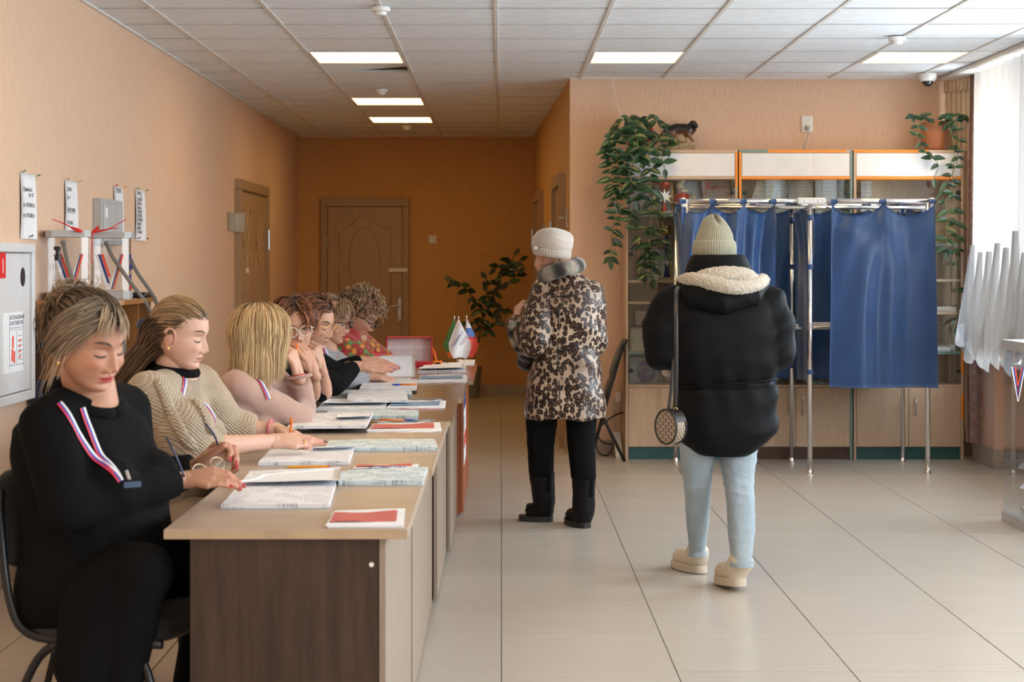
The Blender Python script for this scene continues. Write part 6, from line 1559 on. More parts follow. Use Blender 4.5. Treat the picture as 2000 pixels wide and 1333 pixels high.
def lanyard(parent, target, pts, w_=.011, badge=True, cols=('ribbonwhite', 'ribbonblue', 'ribbonred'), off=.006, outdir=(0, -1, 0), strap2=None, cardpt=None):
    "three-colour ribbon laid over the garment"
    me = target.data; Mt = wloc(parent) if target.parent is not None else Matrix.Identity(4)
    Mt = wloc(target); vs = [Mt @ v.co for v in me.vertices]; bv = BVHTree.FromPolygons(vs, [tuple(p.vertices) for p in me.polygons])
    mb = MB(); fm = []; od = Vector(outdir).normalized()
    for line in pts:
        q = spline(line, 12); P3 = []; N3 = []
        for p in q:
            hit = bv.ray_cast(p + od * .5, -od, 1.0)
            if hit[0] is not None: P3.append(hit[0] + hit[1].lerp(od, .3).normalized() * off); N3.append(hit[1].lerp(od, .5).normalized())
            else: P3.append(p); N3.append(od)
        for _ in range(6):
            P3 = [P3[0]] + [(P3[i - 1] + P3[i] * 2 + P3[i + 1]) / 4 for i in range(1, len(P3) - 1)] + [P3[-1]]
        V = []
        for i, p in enumerate(P3):
            t = (P3[min(i + 1, len(P3) - 1)] - P3[max(i - 1, 0)]).normalized(); s = t.cross(N3[i]).normalized()
            V += [p + s * (w_ * (k / 3 - .5)) for k in range(4)]
        n = len(P3); F = [(i * 4 + k, i * 4 + k + 1, (i + 1) * 4 + k + 1, (i + 1) * 4 + k) for i in range(n - 1) for k in range(3)]
        mb.add(V, F); fm += [k for i in range(n - 1) for k in range(3)]
    return part('lanyard', mb, [M[c] for c in cols], parent, smooth=True, fm=fm, label='white, blue and red neck ribbon')
M['ribbonwhite'] = mat('ribbon_white', (.75, .75, .78), .5, var=.03); M['ribbonblue'] = mat('ribbon_blue', (.03, .05, .33), .5, var=.03); M['ribbonred'] = mat('ribbon_red', (.55, .02, .05), .5, var=.03)
def legs(mb, hipR, hipL, kneeR, kneeL, ankR, ankL, r=(.088, .062, .045)):
    for h, k, a in ((hipR, kneeR, ankR), (hipL, kneeL, ankL)):
        h, k, a = Vector(h), Vector(k), Vector(a); mb.caps([h, h.lerp(k, .5), k], [r[0], r[0] * .9, r[1]], 14); mb.caps([k, k.lerp(a, .3), a], [r[1], r[1] * .95, r[2]], 14)
def feet(mb, ank, d, L=.20):
    for a in ank:
        a = Vector(a); h = Vector((a.x, a.y, .04)) - Vector(d) * .03; mb.caps([a, h + Vector((0, 0, .01))], [.045, .040], 12); mb.caps([h, h + Vector(d) * L * .6, h + Vector(d) * L], [.038, .036, .026], 12)
def place_hand(sk, wr, d, dorsal, side, curls, skin, nail=(.55, .3, .27), sc=.95, **k):
    Mx = Matrix.Translation(Vector(wr)) @ frame(d, dorsal).to_4x4(); co, f, c, nv, nf, nc = hand_mesh(side, curls, skin=skin, nail=nail, sc=sc, **k)
    sk.add(co, f, c, Mx); sk.add(nv, nf, nc, Mx); return Mx
def blend_neck(sk, neck, headp, skin, r0=.062, r1=.054, back=Vector((0, 0, 0))):
    mb = MB(); neck, headp = Vector(neck), Vector(headp); mb.caps([neck - Vector((0, 0, .03)), neck + Vector((0, 0, .02)), neck.lerp(headp, .6)], [r0 * 1.15, r0, r1], 20)
    co, f = fuse(mb, .007, 5); sk.add(co, f, np.tile(np.array(skin), (len(co), 1)))
def seated_figure(name, lab, base, az, J, skin, fat=1.0, bust=.05, belly=0.0, low=None, shoe='blackshoe', group=None):
    """skin figure of a seated person. J: pel chest neck head(shR shL elR elL wrR wrL) in room coordinates"""
    t = thing(name, lab, 'person', base, group)
    a = math.radians(az); fwd = Vector((math.cos(a), math.sin(a), 0)); lat = Vector((fwd.y, -fwd.x, 0))
    J = {k: Vector(v) for k, v in J.items()}
    if 'hipR' not in J:
        J['hipR'] = J['pel'] + lat * .09; J['hipL'] = J['pel'] - lat * .09
    if 'kneeR' not in J:
        J['kneeR'] = J['hipR'] + fwd * .40 + Vector((0, 0, -.01)); J['kneeL'] = J['hipL'] + fwd * .40 + Vector((0, 0, -.01))
    if 'ankR' not in J:
        J['ankR'] = Vector((J['kneeR'].x - .05, J['kneeR'].y, .09)); J['ankL'] = Vector((J['kneeL'].x - .05, J['kneeL'].y, .09))
    mb = MB(); torso(mb, J['pel'], J['chest'], J['neck'], lat, fwd, .92 * fat, bust * .9, belly=belly)
    legs(mb, J['hipR'], J['hipL'], J['kneeR'], J['kneeL'], J['ankR'], J['ankL'], (.078, .055, .038)); feet(mb, [J['ankR'], J['ankL']], fwd, .19)
    for s in 'RL':
        sh, el, wr = J['sh' + s], J['el' + s], J['wr' + s]; ar = .92 + .25 * (fat - 1)
        mb.caps([J['neck'].lerp(sh, .45) - Vector((0, 0, .02)), sh], [.05, .050], 12)
        mb.caps([sh, sh.lerp(el, .5), el], [.052 * ar, .046 * ar, .038 * ar], 14); mb.caps([el, el.lerp(wr, .3), el.lerp(wr, .7), wr], [.039 * ar, .040 * ar, .031 * ar, .025], 14)
    sk = Skin(); co, f = fuse(mb, .009, 4); sk.add(co, f, np.tile(np.array(skin), (len(co), 1)))
    return t, sk, J, fwd, lat
def add_head(sk, Mh, skin, **k):
    V, F, cv, ev, ef, ec = head_mesh(skin, **k); sk.add(V, F, cv, Mh); sk.add(ev, ef, ec, Mh)
def top_garment(t, J, fwd, lat, m, name='sweater', k=1.0, inf=.018, bust=.05, belly=0.0, sleeve=(1.0, 1.0), sr=.060, cuff=.042, vox=.008, amp=.005, seed=1, hem=-.0, it=4, label=None, fr=20, neckr=.078, extra=None, sh=1.0, fine=0):
    mb = MB(); torso(mb, J['pel'], J['chest'], J['neck'] - Vector((0, 0, .012)), lat, fwd, k, bust, inf, belly, sh=sh)
    for s, L in zip('RL', sleeve):
        if L <= 0: continue
        shd, el, wr = J['sh' + s], J['el' + s], J['wr' + s]
        mb.caps([J['chest'].lerp(shd, .55) + Vector((0, 0, .02)), shd], [sr * 1.05, sr * 1.05], 14)
        mb.caps([(J['neck'] - Vector((0, 0, .012))).lerp(shd, .42) - Vector((0, 0, .012)), shd], [.052 + inf * .7, .052 + inf * .7], 14)
        if L <= .5: e2 = shd.lerp(el, L * 2); mb.caps([shd, e2], [sr * 1.04, sr * .98], 14)
        else:
            mb.caps([shd, shd.lerp(el, .5), el], [sr * 1.05, sr * 1.0, sr * .95], 16); we = el.lerp(wr, (L - .5) * 2)
            mb.tube([el, el.lerp(we, .3), el.lerp(we, .75), we], [sr * .95, sr * .93, (sr + cuff) * .48, cuff], 18)
    if extra: extra(mb)
    w0 = wrinkle(amp, fr, seed, fine=fine); return remesh(mb, name, m, vox, it, t, post=w0, label=label)
def bottom_garment(t, J, m, name='trousers', r=(.105, .078, .062), amp=.005, seed=2, vox=.011):
    mb = MB(); legs(mb, J['hipR'], J['hipL'], J['kneeR'], J['kneeL'], J['ankR'] + Vector((0, 0, .02)), J['ankL'] + Vector((0, 0, .02)), r)
    mb.ell(J['pel'] + Vector((0, 0, -.0)), (.17, .185, .12), 20, 12); return remesh(mb, name, m, vox, 4, t, post=wrinkle(amp, 22, seed))
def shoes(t, J, fwd, m):
    for s in 'RL':
        mb = MB(); feet(mb, [J['ank' + s]], fwd, .20); mb.xf(Matrix.Identity(4)); v = [(x, y, max(z, .002)) for x, y, z in mb.v]; mb.v = v
        remesh(mb, 'shoe', m, .010, 3, t, post=lambda c, n: np.stack([(c + n * .006)[:, 0], (c + n * .006)[:, 1], np.maximum((c + n * .006)[:, 2], .001)], 1))
M['blackknit'] = cloth_mat('black_knit', (.0035, .0035, .004), (.007, .007, .0075), .95, 0); M['blackcloth'] = cloth_mat('black_cloth', (.0035, .0035, .004), (.006, .006, .0065), .9, 0)
M['blackshoe'] = mat('black_leather_shoe', (.012, .012, .013), .35, bump=.1)
def knit_mat(name, a, b, sc=150, strength=.8):
    t = NT(name); v = t.coord((1, 1, 1)); x, y, z = t.sep(v)
    s1 = t.math('SINE', t.math('MULTIPLY', t.math('ADD', y, t.math('MULTIPLY', x, .6)), sc * 3.1)); s2 = t.math('SINE', t.math('MULTIPLY', z, sc * 3.6)); h = t.math('MULTIPLY', s1, s2)
    n = t.noise(v, 9, 4); k = t.math('MULTIPLY_ADD', h, .22, n); t.color(t.ramp(k, [(.25, a), (.75, b)])); t.set(Roughness=.9, Sheen_Weight=.2, Specular_IOR_Level=.2); t.bump(h, strength, .004); return t.m
M['creamknit'] = knit_mat('cream_knit', (.40, .30, .205), (.60, .485, .36), 150)
M['pinksuede'] = cloth_mat('pink_suede', (.37, .225, .185), (.45, .285, .235), .8, .35)
def check_mat():
    t = NT('checked_cloth'); v = t.coord((1, 1, 1)); x, y, z = t.sep(v); a = t.math('GREATER_THAN', t.math('SINE', t.math('MULTIPLY', t.math('ADD', x, y), 700)), .0); b = t.math('GREATER_THAN', t.math('SINE', t.math('MULTIPLY', z, 700)), .0)
    t.color(t.mix(t.math('MULTIPLY', t.math('ADD', a, b), .5), (.60, .60, .62), (.02, .02, .04))); t.set(Roughness=.8); return t.m
M['check'] = check_mat()
def shawl_mat():
    t = NT('flowered_shawl'); v = t.coord((1, 1, 1)); vo = t.new('ShaderNodeTexVoronoi'); vo.inputs['Scale'].default_value = 27; t.link(v, vo.inputs[0]); vd = vo.outputs['Distance']
    x, y, z = t.sep(v); rand = t.sep(vo.outputs['Color'])
    petals = t.ramp(vd, [(0, (.25, .04, .01)), (.16, (.80, .35, .03)), (.30, (.75, .12, .02)), (.42, (.10, .20, .03)), (.55, (.33, .008, .012))])
    green = t.ramp(vd, [(.0, (.5, .45, .1)), (.2, (.08, .22, .05)), (.42, (.05, .12, .03)), (.55, (.33, .008, .012))])
    fl = t.mix(t.math('GREATER_THAN', rand[0], .55), petals, green); zone = t.math('LESS_THAN', t.math('ADD', z, t.math('MULTIPLY', t.noise(v, 12, 3), .14)), 1.03 - 0)
    dense = t.math('GREATER_THAN', rand[1], .06); t.color(t.mix(t.math('MULTIPLY', zone, dense), (.33, .008, .012), fl)); t.set(Roughness=.7, Sheen_Weight=.3); return t.m
M['shawl'] = shawl_mat()
# ------------------------------------------------------------------ the seven seated women
SB = lambda l: np.stack(np.broadcast_arrays(*l), 1)
G = lambda v, c, s: np.exp(-((v - c) / s) ** 2)
def hairline(front=.055, side=-.02, nape=-.075, fy=.045):
    "scalp region: above the forehead line in front, down to the nape behind"
    def m(p):
        x, y, z = p[:, 0], p[:, 1], p[:, 2]; lim = np.where(y > fy, front, np.where(y > -.005, front + (side - front) * np.clip((fy - y) / (fy + .005), 0, 1) ** .7, np.where(y > -.05, side + (nape - side) * np.clip((-.005 - y) / .045, 0, 1), nape)))
        return z > lim
    return m
def unit(v): return v / (np.linalg.norm(v, axis=1)[:, None] + 1e-9)

# 1 - black sweater, nearest the camera
SK1 = (.52, .27, .175)
hd = P(176, 666, 4.30)
J = dict(pel=(-1.07, 4.46, .57), chest=(-1.085, 4.43, .90), neck=(-1.085, 4.40, 1.068), shR=P(92, 832, 4.26), shL=(-1.02, 4.60, 1.0), elR=P(128, 990, 4.20), elL=P(262, 955, 4.70), wrR=P(358, 938, 4.46), wrL=P(388, 912, 4.66),
         hipR=(-1.07, 4.37, .56), hipL=(-1.04, 4.55, .56), kneeR=P(282, 1118, 4.22), kneeL=(-.80, 4.66, .60), ankR=(-1.00, 4.22, .10), ankL=(-.84, 4.62, .10))
t1, sk, J, fwd, lat = seated_figure('person', 'woman in a black sweater with a loose ash blonde updo, nearest the camera, holding spectacles', (-1.1, 4.45, 0), -25, J, SK1, 1.08, .05, .02)
Mh = head_matrix(hd, -32, 20, 4, 1.03); add_head(sk, Mh, SK1, lips=(.42, .018, .03), brow=(.035, .022, .016), eyes='down', full=.9, age=.6, cheek=.35, shadow=.25)
blend_neck(sk, J['neck'] + Vector((.02, -.02, 0)), Mh @ Vector((0, -.015, -.07)), SK1, .066, .060)
RED = (.40, .006, .016)
M1R = place_hand(sk, J['wrR'], (1, -.12, .10), (-.05, -.66, .75), -1, [(.42, .5, .3), (.38, .45, .3), (.36, .45, .3), (.2, .3, .2)], SK1, RED, .92, thumb=(.5, .5))
M1L = place_hand(sk, J['wrL'], (.72, -.12, .55), (-.45, .62, .60), 1, [(.75, .9, .5), (.80, .9, .5), (.85, .9, .5), (.9, .9, .5)], SK1, RED, 1.0, thumb=(.30, .1))
sk.build(t1)
sw = top_garment(t1, J, fwd, lat, M['blackknit'], 'sweater', 1.10, .030, .05, .035, (.97, .97), .068, .042, .009, .006, 3, fr=15)
part('collar', MB().tube([J['neck'] + Vector((.004, -.004, -.018)) + (fwd * math.cos(a) * .088 + lat * math.sin(a) * .098) + Vector((0, 0, -.036 * math.cos(a))) for a in np.linspace(0, 2 * PI, 25)], .017, 8), M['blackknit'], t1, smooth=True)
# long wrap skirt falling from the lap
mb = MB(); kR, kL = J['kneeR'], J['kneeL']
mb.caps([J['hipR'], kR], [.130, .080], 16); mb.caps([J['hipL'], kL], [.125, .075], 16); mb.ell(J['pel'], (.19, .2, .13), 18, 12)
mb.caps([kR + Vector((-.01, 0, .0)), kR + Vector((-.035, .0, -.13)), kR + Vector((-.10, .01, -.36))], [.074, .072, .050], 16)
mb.caps([kR.lerp(J['hipR'], .5) + Vector((.0, -.02, -.03)), Vector((-1.03, 4.24, .38)), Vector((-.98, 4.23, .18))], [.12, .095, .05], 16)
mb.caps([kL, kL + Vector((-.01, 0, -.22)), J['ankL'] + Vector((0, 0, .15))], [.08, .07, .06], 14)
remesh(mb, 'skirt', M['blackcloth'], .012, 6, t1, post=wrinkle(.008, 12, 5, (1, 1, .35)))
bottom_garment(t1, J, M['blackcloth'], 'stockings', (.086, .066, .050), 0); shoes(t1, J, fwd, M['blackshoe'])
# hair: dark roots swept up and back into a messy knot, blonde fringe and side locks
dk, bl = (.022, .015, .011), (.40, .27, .155)
def up_flow(p, t, root):
    k = np.array([0, -.115, .045]); d = k - p; d = unit(d) + np.array([0, 0, .30]) * (1 - t) * (root[:, 1:2] > 0) + np.array([0, -.6, 0]); return d
h = hair(t1, Mh, 2600, hairline(.060, -.005, -.08, .066), up_flow, lambda r: .13 + .8 * (r[:, 1] + .1) * .7, 10, hair_cols(dk, (.07, .045, .03), .5, .5, (.28, .19, .115), .35), lift=(1.03, 1.13), rad=.0014, grav=.05, seed=1, jitter=.12, capcol=dk)
hair(t1, Mh, 320, lambda p: (np.abs(p[:, 0]) < .07) & (p[:, 1] < -.05) & (p[:, 2] > .0), lambda p, t, r: np.array([0, -.9, .45]) * (1 - t * 1.3) + SB([.9 * np.sin(r[:, 0] * 60 + t * 6), .2 + 0 * t * r[:, 0], -.9 * t + .2 * np.cos(r[:, 2] * 80)]), .15, 12, hair_cols((.05, .035, .025), bl, .5, .35), lift=(1.05, 1.36), rad=.0017, grav=.5, seed=2, cap=False, name='hair_knot', wave=.006, curlf=1.2)
hair(t1, Mh, 190, lambda p: (p[:, 1] > .035) & (p[:, 2] > .078) & (p[:, 0] < .03) & (p[:, 0] > -.055), lambda p, t, r: SB([.35 - .5 * t + (r[:, 0] > 0) * .5, 1.0 - 1.1 * t + 0 * p[:, 1], -.05 - 1.5 * t + 0 * p[:, 1]]), .072, 11, hair_cols((.10, .07, .05), (.45, .33, .22), .35, .3), lift=(1.06, 1.17), rad=.0016, grav=.3, seed=3, jitter=.08, cap=False, name='fringe')
hair(t1, Mh, 520, lambda p: (p[:, 0] > -.02) & (p[:, 0] < .06) & (p[:, 1] > .012) & (p[:, 1] < .068) & (p[:, 2] > .070), lambda p, t, r: SB([1.1 - 1.0 * t + 0 * p[:, 0], -.25 - .55 * t + 0 * p[:, 0], -.35 - .75 * t + 0 * p[:, 0]]), .19, 13, hair_cols((.05, .036, .027), (.20, .145, .095), .4, .4, (.40, .29, .19), .35), lift=(1.08, 1.18), rad=.0016, grav=.15, seed=6, jitter=.07, cap=False, name='side_sweep', wave=.004, curlf=.6)
for sd, n, L in ((1, 46, .21), (-1, 40, .18)):
    hair(t1, Mh, n, lambda p: (p[:, 0] * sd > .06) & (p[:, 1] > .005) & (p[:, 1] < .03) & (p[:, 2] > .02), lambda p, t, r: SB([sd * .25 - sd * .3 * t + 0 * p[:, 0], -.55 + .6 * t + 0 * p[:, 0], -1 + 0 * p[:, 0]]), L, 14, hair_cols((.09, .065, .045), (.42, .31, .21), .3, .35), lift=(1.05, 1.20), rad=.0017, grav=.4, seed=4 + sd, jitter=.09, cap=False, name='side_lock', wave=.006, curlf=.8)
ly = lanyard(t1, sw, [[P(130, 782, 4.2), P(165, 835, 4.2), P(205, 880, 4.2), P(240, 918, 4.2), P(252, 935, 4.2)], [P(196, 782, 4.2), P(210, 830, 4.2), P(228, 880, 4.2), P(250, 930, 4.2)]], .017, outdir=(.62, -.76, .25))
M['badgeblue'] = mat('badge_blue', (.05, .09, .15), .2)
q = [P(252, 934, 4.21), P(256, 944, 4.2)]
part('clip', MB().tube([P(247, 920, 4.2), P(253, 938, 4.19)], .004, 8), M['steel'], ly); part('badge', MB().box(-.022, .022, -.001, .001, -.009, .006, .001).xf(Matrix.Translation(P(259, 946, 4.19)) @ Matrix.Rotation(.5, 4, 'Z')), M['badgeblue'], ly)
one('earring', MB().ell(Mh @ Vector((.085, -.005, -.052)), (.005, .005, .008), 8, 6), M['gold'], 'small gold earring of the woman nearest the camera', 'earring') if False else part('earring', MB().ell(Mh @ Vector((.088, -.002, -.048)), (.004, .004, .008), 8, 6), M['gold'], t1)
# the spectacles she holds
tg = thing('spectacles', 'spectacles with dark temples and thin pale rims held open in both hands', 'spectacles', P(412, 905, 4.5))
c1_, c2_ = P(385, 922, 4.47), P(428, 905, 4.55)
part('temple', MB().tube(spline([P(360, 932, 4.43), P(345, 895, 4.42), P(333, 870, 4.42), P(325, 855, 4.43)], 5), .0028, 6), M['navy'], tg, smooth=True)
part('temple', MB().tube(spline([P(424, 885, 4.62), P(425, 870, 4.60), P(418, 850, 4.57), P(402, 828, 4.55)], 5), .0028, 6), M['navy'], tg, smooth=True)
M['gilt'] = mat('pale_gilt', (.70, .60, .42), .25, .7)
ax_ = (c2_ - c1_).normalized(); upv = Vector((-.1, -.75, -.55)); upv = (upv - ax_ * upv.dot(ax_)).normalized()
for cc in (c1_.lerp(c2_, .12), c1_.lerp(c2_, .92)):
    pts = [cc + ax_ * .026 * math.cos(a) + upv * .019 * math.sin(a) for a in np.linspace(0, 2 * PI, 25)]
    part('rim', MB().tube(pts, .0012, 6), M['gilt'], tg, smooth=True); part('lens', MB().add(pts[:-1], [tuple(range(24))]), M['glass'], tg)

# 2 - cream knitted cardigan
SK2 = (.66, .40, .30)
J = dict(pel=(-1.20, 5.62, .56), chest=(-1.13, 5.60, .88), neck=(-1.075, 5.585, 1.03), shR=P(292, 772, 5.40), shL=(-1.04, 5.78, .98), elR=P(392, 876, 5.40), elL=P(445, 838, 5.86), wrR=P(530, 862, 5.60), wrL=P(543, 840, 5.86))
t2, sk, J, fwd, lat = seated_figure('person', 'woman in a cream cable knit cardigan with half tied brown blonde hair, writing', (-1.15, 5.62, 0), -12, J, SK2, 1.1, .05, .03)
Mh = head_matrix(P(354, 651, 5.55), -12, 13, 3, .98); add_head(sk, Mh, SK2, lips=(.50, .20, .16), brow=(.13, .08, .05), eyes='down', full=.95, age=.25, cheek=.3)
blend_neck(sk, J['neck'], Mh @ Vector((0, -.02, -.07)), SK2, .068, .06)
GN = (.16, .10, .10)
M2R = place_hand(sk, J['wrR'], (.96, .30, -.02), (-.02, -.60, .80), -1, [(.02, .18, .1), (.05, .15, .1), (.05, .2, .1), (.12, .2, .1)], SK2, GN, 1.0, spread=(-.30, -.06, .16, .34), thumb=(.45, .5))
place_hand(sk, J['wrL'], (.90, -.38, -.18), (.1, .35, .93), 1, [(.35, .5, .4), (.38, .5, .4), (.4, .5, .4), (.45, .5, .4)], SK2, GN, .95, thumb=(.4, .4))
sk.build(t2)
def ex2(mb):
    mb.ell(J['shR'].lerp(J['elR'], .62) + Vector((.01, -.01, .0)), (.10, .09, .10), 16, 12); mb.ell(J['elR'] + Vector((-.01, 0, .005)), (.085, .08, .075), 16, 12)
    mb.caps([J['neck'] + Vector((-.06, 0, -.02)), J['neck'] + Vector((-.045, -.06, -.03))], [.05, .05], 12)
sw = top_garment(t2, J, fwd, lat, M['creamknit'], 'cardigan', 1.12, .026, .05, .05, (.62, .80), .080, .052, .0085, .008, 4, fr=16, extra=ex2)
# cable braid along the shoulder and sleeve
me = sw.data; bv = BVHTree.FromPolygons([wloc(sw) @ v.co for v in me.vertices], [tuple(p.vertices) for p in me.polygons])
for line in ([P(318, 735, 5.3), P(332, 775, 5.3), P(345, 820, 5.3), P(362, 850, 5.3), P(385, 868, 5.3)], [P(398, 765, 5.3), P(412, 800, 5.3), P(425, 830, 5.3)]):
    q = spline(line, 14); mb = MB()
    for k in range(0, len(q) - 3, 3):
        for sd in (-1, 1):
            pp = []
            for e in range(4):
                a = q[min(k + e, len(q) - 1)]; o_ = Vector((.016 * sd * math.cos(e * 1.05), 0, .006 * sd)); hit = bv.ray_cast(a + o_ + Vector((.3, -.6, .3)), Vector((-.3, .6, -.3)).normalized(), 3)
                if hit[0] is not None: pp.append(hit[0] + hit[1] * .003)
            if len(pp) == 4: mb.tube(pp, [.006, .010, .010, .006], 7)
    tag(part('cable_braid', mb, M['creamknit'], sw, smooth=True), kind='stuff')
part('neck_band', MB().tube([J['neck'] + (fwd * math.cos(a) * .068 + lat * math.sin(a) * .068) + Vector((0, 0, .018 - .012 * math.cos(a))) for a in np.linspace(0, 2 * PI, 25)], .016, 8), M['blackcloth'], t2, smooth=True, label='black collar')
bottom_garment(t2, J, M['beige'] if False else mat('beige_trousers', (.33, .25, .18), .8), 'trousers'); shoes(t2, J, fwd, M['blackshoe'])
wc = J['elL'].lerp(J['wrL'], .86)
part('wristband', MB().tube([wc + Vector((.006 * math.cos(a), .031 * math.cos(a), .031 * math.sin(a))) for a in np.linspace(0, 2 * PI, 24)], .0052, 6), mat('pink_band', (.62, .16, .18), .5), t2, smooth=True)
wc = J['elL'].lerp(J['wrL'], .10) + Vector((0, -.055, -.005))
part('sleeve_ribbon', MB().sheet(lambda u, v: wc + Vector((.018 * (u - .5) * 2, -.012 * math.sin(v * PI), .032 - .064 * v)), 3, 6, .002), mat('grey_ribbon', (.35, .36, .42), .6), t2, smooth=True, label='grey ribbon at the sleeve end')
ly = lanyard(t2, sw, [[P(366, 737, 5.5), P(380, 765, 5.4), P(400, 798, 5.4), P(418, 818, 5.4), P(432, 832, 5.4)]], .017, outdir=(.62, -.75, .25))
pen('orange pen upright between the fingers of the cream cardigan woman', None, None, 0, 'orange', pts3=(M2R @ Vector((-.034, .070, -.02)), M2R @ Vector((-.030, .062, .075))))
part('ring', MB().tube([M2R @ Vector((.0105 + .0105 * math.cos(a), .108, .0105 * math.sin(a) - .003)) for a in np.linspace(0, 2 * PI, 16)], .002, 6), M['gold'], t2, smooth=True)
br2, bl2 = (.075, .040, .022), (.36, .22, .10)
TIE = np.array([.012, -.118, .0])
def tie_flow(p, t, root):
    d = TIE - p; ln = np.linalg.norm(d, axis=1)[:, None]; near = np.clip((.045 - ln) / .03, 0, 1); return unit(d) * (1 - near) + np.array([0, -.35, -1.]) * near
hair(t2, Mh, 1300, hairline(.060, -.005, -.03), tie_flow, lambda r: .09 + .95 * (r[:, 1] + .10), 12, hair_cols((.15, .09, .048), bl2, .35, .3, (.48, .33, .18), .3), lift=(1.03, 1.09), rad=.0017, grav=0, seed=21, jitter=.05, capcol=br2)
def w2rep(p): return p
hair(t2, Mh, 800, lambda p: (p[:, 1] < -.02) & (p[:, 2] > -.07) & (p[:, 2] < .05), lambda p, t, r: SB([.35 * np.sign(r[:, 0]) * t, -.75 + .2 * t + 0 * p[:, 0], -.6 - .4 * t + 0 * p[:, 0]]), .27, 14, hair_cols(br2, (.13, .07, .037), .6, .35, (.3, .18, .09), .2), lift=(1.03, 1.16), rad=.0018, grav=.55, seed=22, jitter=.08, cap=False, name='loose_hair')
part('hair_tie', MB().ell(Mh @ Vector((.02, -.125, .0)), (.028, .018, .024), 14, 10), M['navy'], t2, smooth=True, label='dark blue hair tie'); part('earring', MB().ell(Mh @ Vector((.084, 0, -.045)), (.004, .004, .008), 8, 6), M['gold'], t2)

# 3 - pink jacket, blonde bob, turned away
J = dict(pel=(-1.15, 6.62, .56), chest=(-1.05, 6.60, .84), neck=(-.985, 6.62, .985), shR=P(462, 758, 6.44), shL=(-.92, 6.80, .93), elR=P(582, 818, 6.60), elL=P(590, 800, 6.86), wrR=(-.80, 6.84, .785), wrL=P(582, 728, 6.74))
t3, sk, J, fwd, lat = seated_figure('person', 'woman in a dusty pink jacket with a straight blonde bob, face turned away', (-1.1, 6.62, 0), 8, J, SK2, 1.02, .05, .0)
Mh = head_matrix(P(512, 655, 6.60), 52, 6, -4, 1.0); add_head(sk, Mh, SK2, eyes='down', full=.3, age=.3)
blend_neck(sk, J['neck'], Mh @ Vector((0, -.02, -.07)), SK2)
place_hand(sk, J['wrR'], (.1, 1, -.02), (0, 0, 1), -1, [(.2, .3, .2)] * 4, SK2, sc=.95)
place_hand(sk, J['wrL'], (-.32, -.05, .95), (.85, -.45, .25), 1, [(.8, .9, .4), (.85, .95, .4), (.9, 1, .4), (.95, 1, .4)], SK2, sc=.95, thumb=(.3, .4))
sk.build(t3)
sw = top_garment(t3, J, fwd, lat, M['pinksuede'], 'jacket', 1.05, .020, .05, .01, (.97, .90), .064, .050, .008, .010, 7, fr=17)
part('cuff', MB().tube([J['wrL'].lerp(J['elL'], .12) + Vector((.050 * math.cos(a), .050 * math.sin(a), .008 * math.cos(a))) for a in np.linspace(0, 2 * PI, 24)], .006, 7), M['pinksuede'], t3, smooth=True)
part('red_thread', MB().tube([J['wrL'].lerp(J['elL'], .06) + Vector((.028 * math.cos(a), .028 * math.sin(a), .006 * math.cos(a))) for a in np.linspace(0, 2 * PI, 18)], .002, 5), M['red'], t3)
bottom_garment(t3, J, M['blackcloth'], 'trousers'); shoes(t3, J, fwd, M['blackshoe'])
def bob(p, t, r):
    h = r[:, :2] - np.array([0, -.012]); h[:, 0] += .012 * np.sign(r[:, 0]); fr_ = np.clip((r[:, 1] - .0) / .05, 0, 1)[:, None]; h = unit(h); side = np.stack([np.sign(r[:, 0]), -.15 + 0 * r[:, 0]], 1); h = unit(h * (1 - fr_) + side * fr_)
    k = max(0, 1 - 1.9 * t); dn = .10 + 1.3 * t + .9 * np.clip((.10 - r[:, 2]) / .06, 0, 1); return SB([h[:, 0] * k, h[:, 1] * k, -dn])
hair(t3, Mh, 3300, hairline(.070, -.01, -.075), bob, lambda r: np.clip(.265 + .75 * (r[:, 2] - .06), .12, .34), 16, hair_cols((.05, .03, .018), (.66, .47, .25), .22, .26, (.42, .27, .13), .25), lift=(1.05, 1.26), rad=.0015, grav=.6, seed=31, jitter=.05, capcol=(.10, .06, .03), wave=.003, curlf=.6)
lanyard(t3, sw, [[P(524, 732, 6.4), P(534, 752, 6.4), P(545, 775, 6.4)]], .019, outdir=(.66, -.72, .2))

# 4 - auburn hair, clear glasses, hand at the mouth
SK4 = (.56, .31, .215)
J = dict(pel=(-1.10, 7.42, .56), chest=(-.99, 7.40, .83), neck=(-.93, 7.39, .975), shR=(-1.00, 7.23, .93), shL=(-.92, 7.58, .93), elR=P(610, 772, 7.34), elL=P(634, 768, 7.56), wrR=P(612, 724, 7.20), wrL=P(627, 716, 7.44))
t4, sk, J, fwd, lat = seated_figure('person', 'woman with auburn hair and clear framed glasses holding a hand over her mouth', (-1.06, 7.42, 0), -8, J, SK4, 1.02, .05, .02)
Mh = head_matrix(P(574, 636, 7.36), -72, 12, 6, 1.0); add_head(sk, Mh, SK4, eyes='half', full=.3, age=1.0, lips=(.38, .14, .11), brow=(.14, .08, .05), gaze=.001)
blend_neck(sk, J['neck'], Mh @ Vector((0, -.02, -.07)), SK4)
M4R = place_hand(sk, J['wrR'], (-.38, -.10, .92), (.62, -.72, .28), -1, [(.45, .6, .3), (.5, .6, .3), (.55, .65, .3), (.6, .7, .3)], SK4, (.5, .25, .2), 1.0, thumb=(.35, .3))
place_hand(sk, J['wrL'], (-.25, -.20, .95), (.8, -.5, .2), 1, [(.9, 1.0, .5)] * 4, SK4, (.5, .25, .2), .97, thumb=(.3, .5))
sk.build(t4)
top_garment(t4, J, fwd, lat, M['blackcloth'], 'blouse', 1.03, .014, .05, .02, (.42, .42), .062, .05, .009, .004, 9)
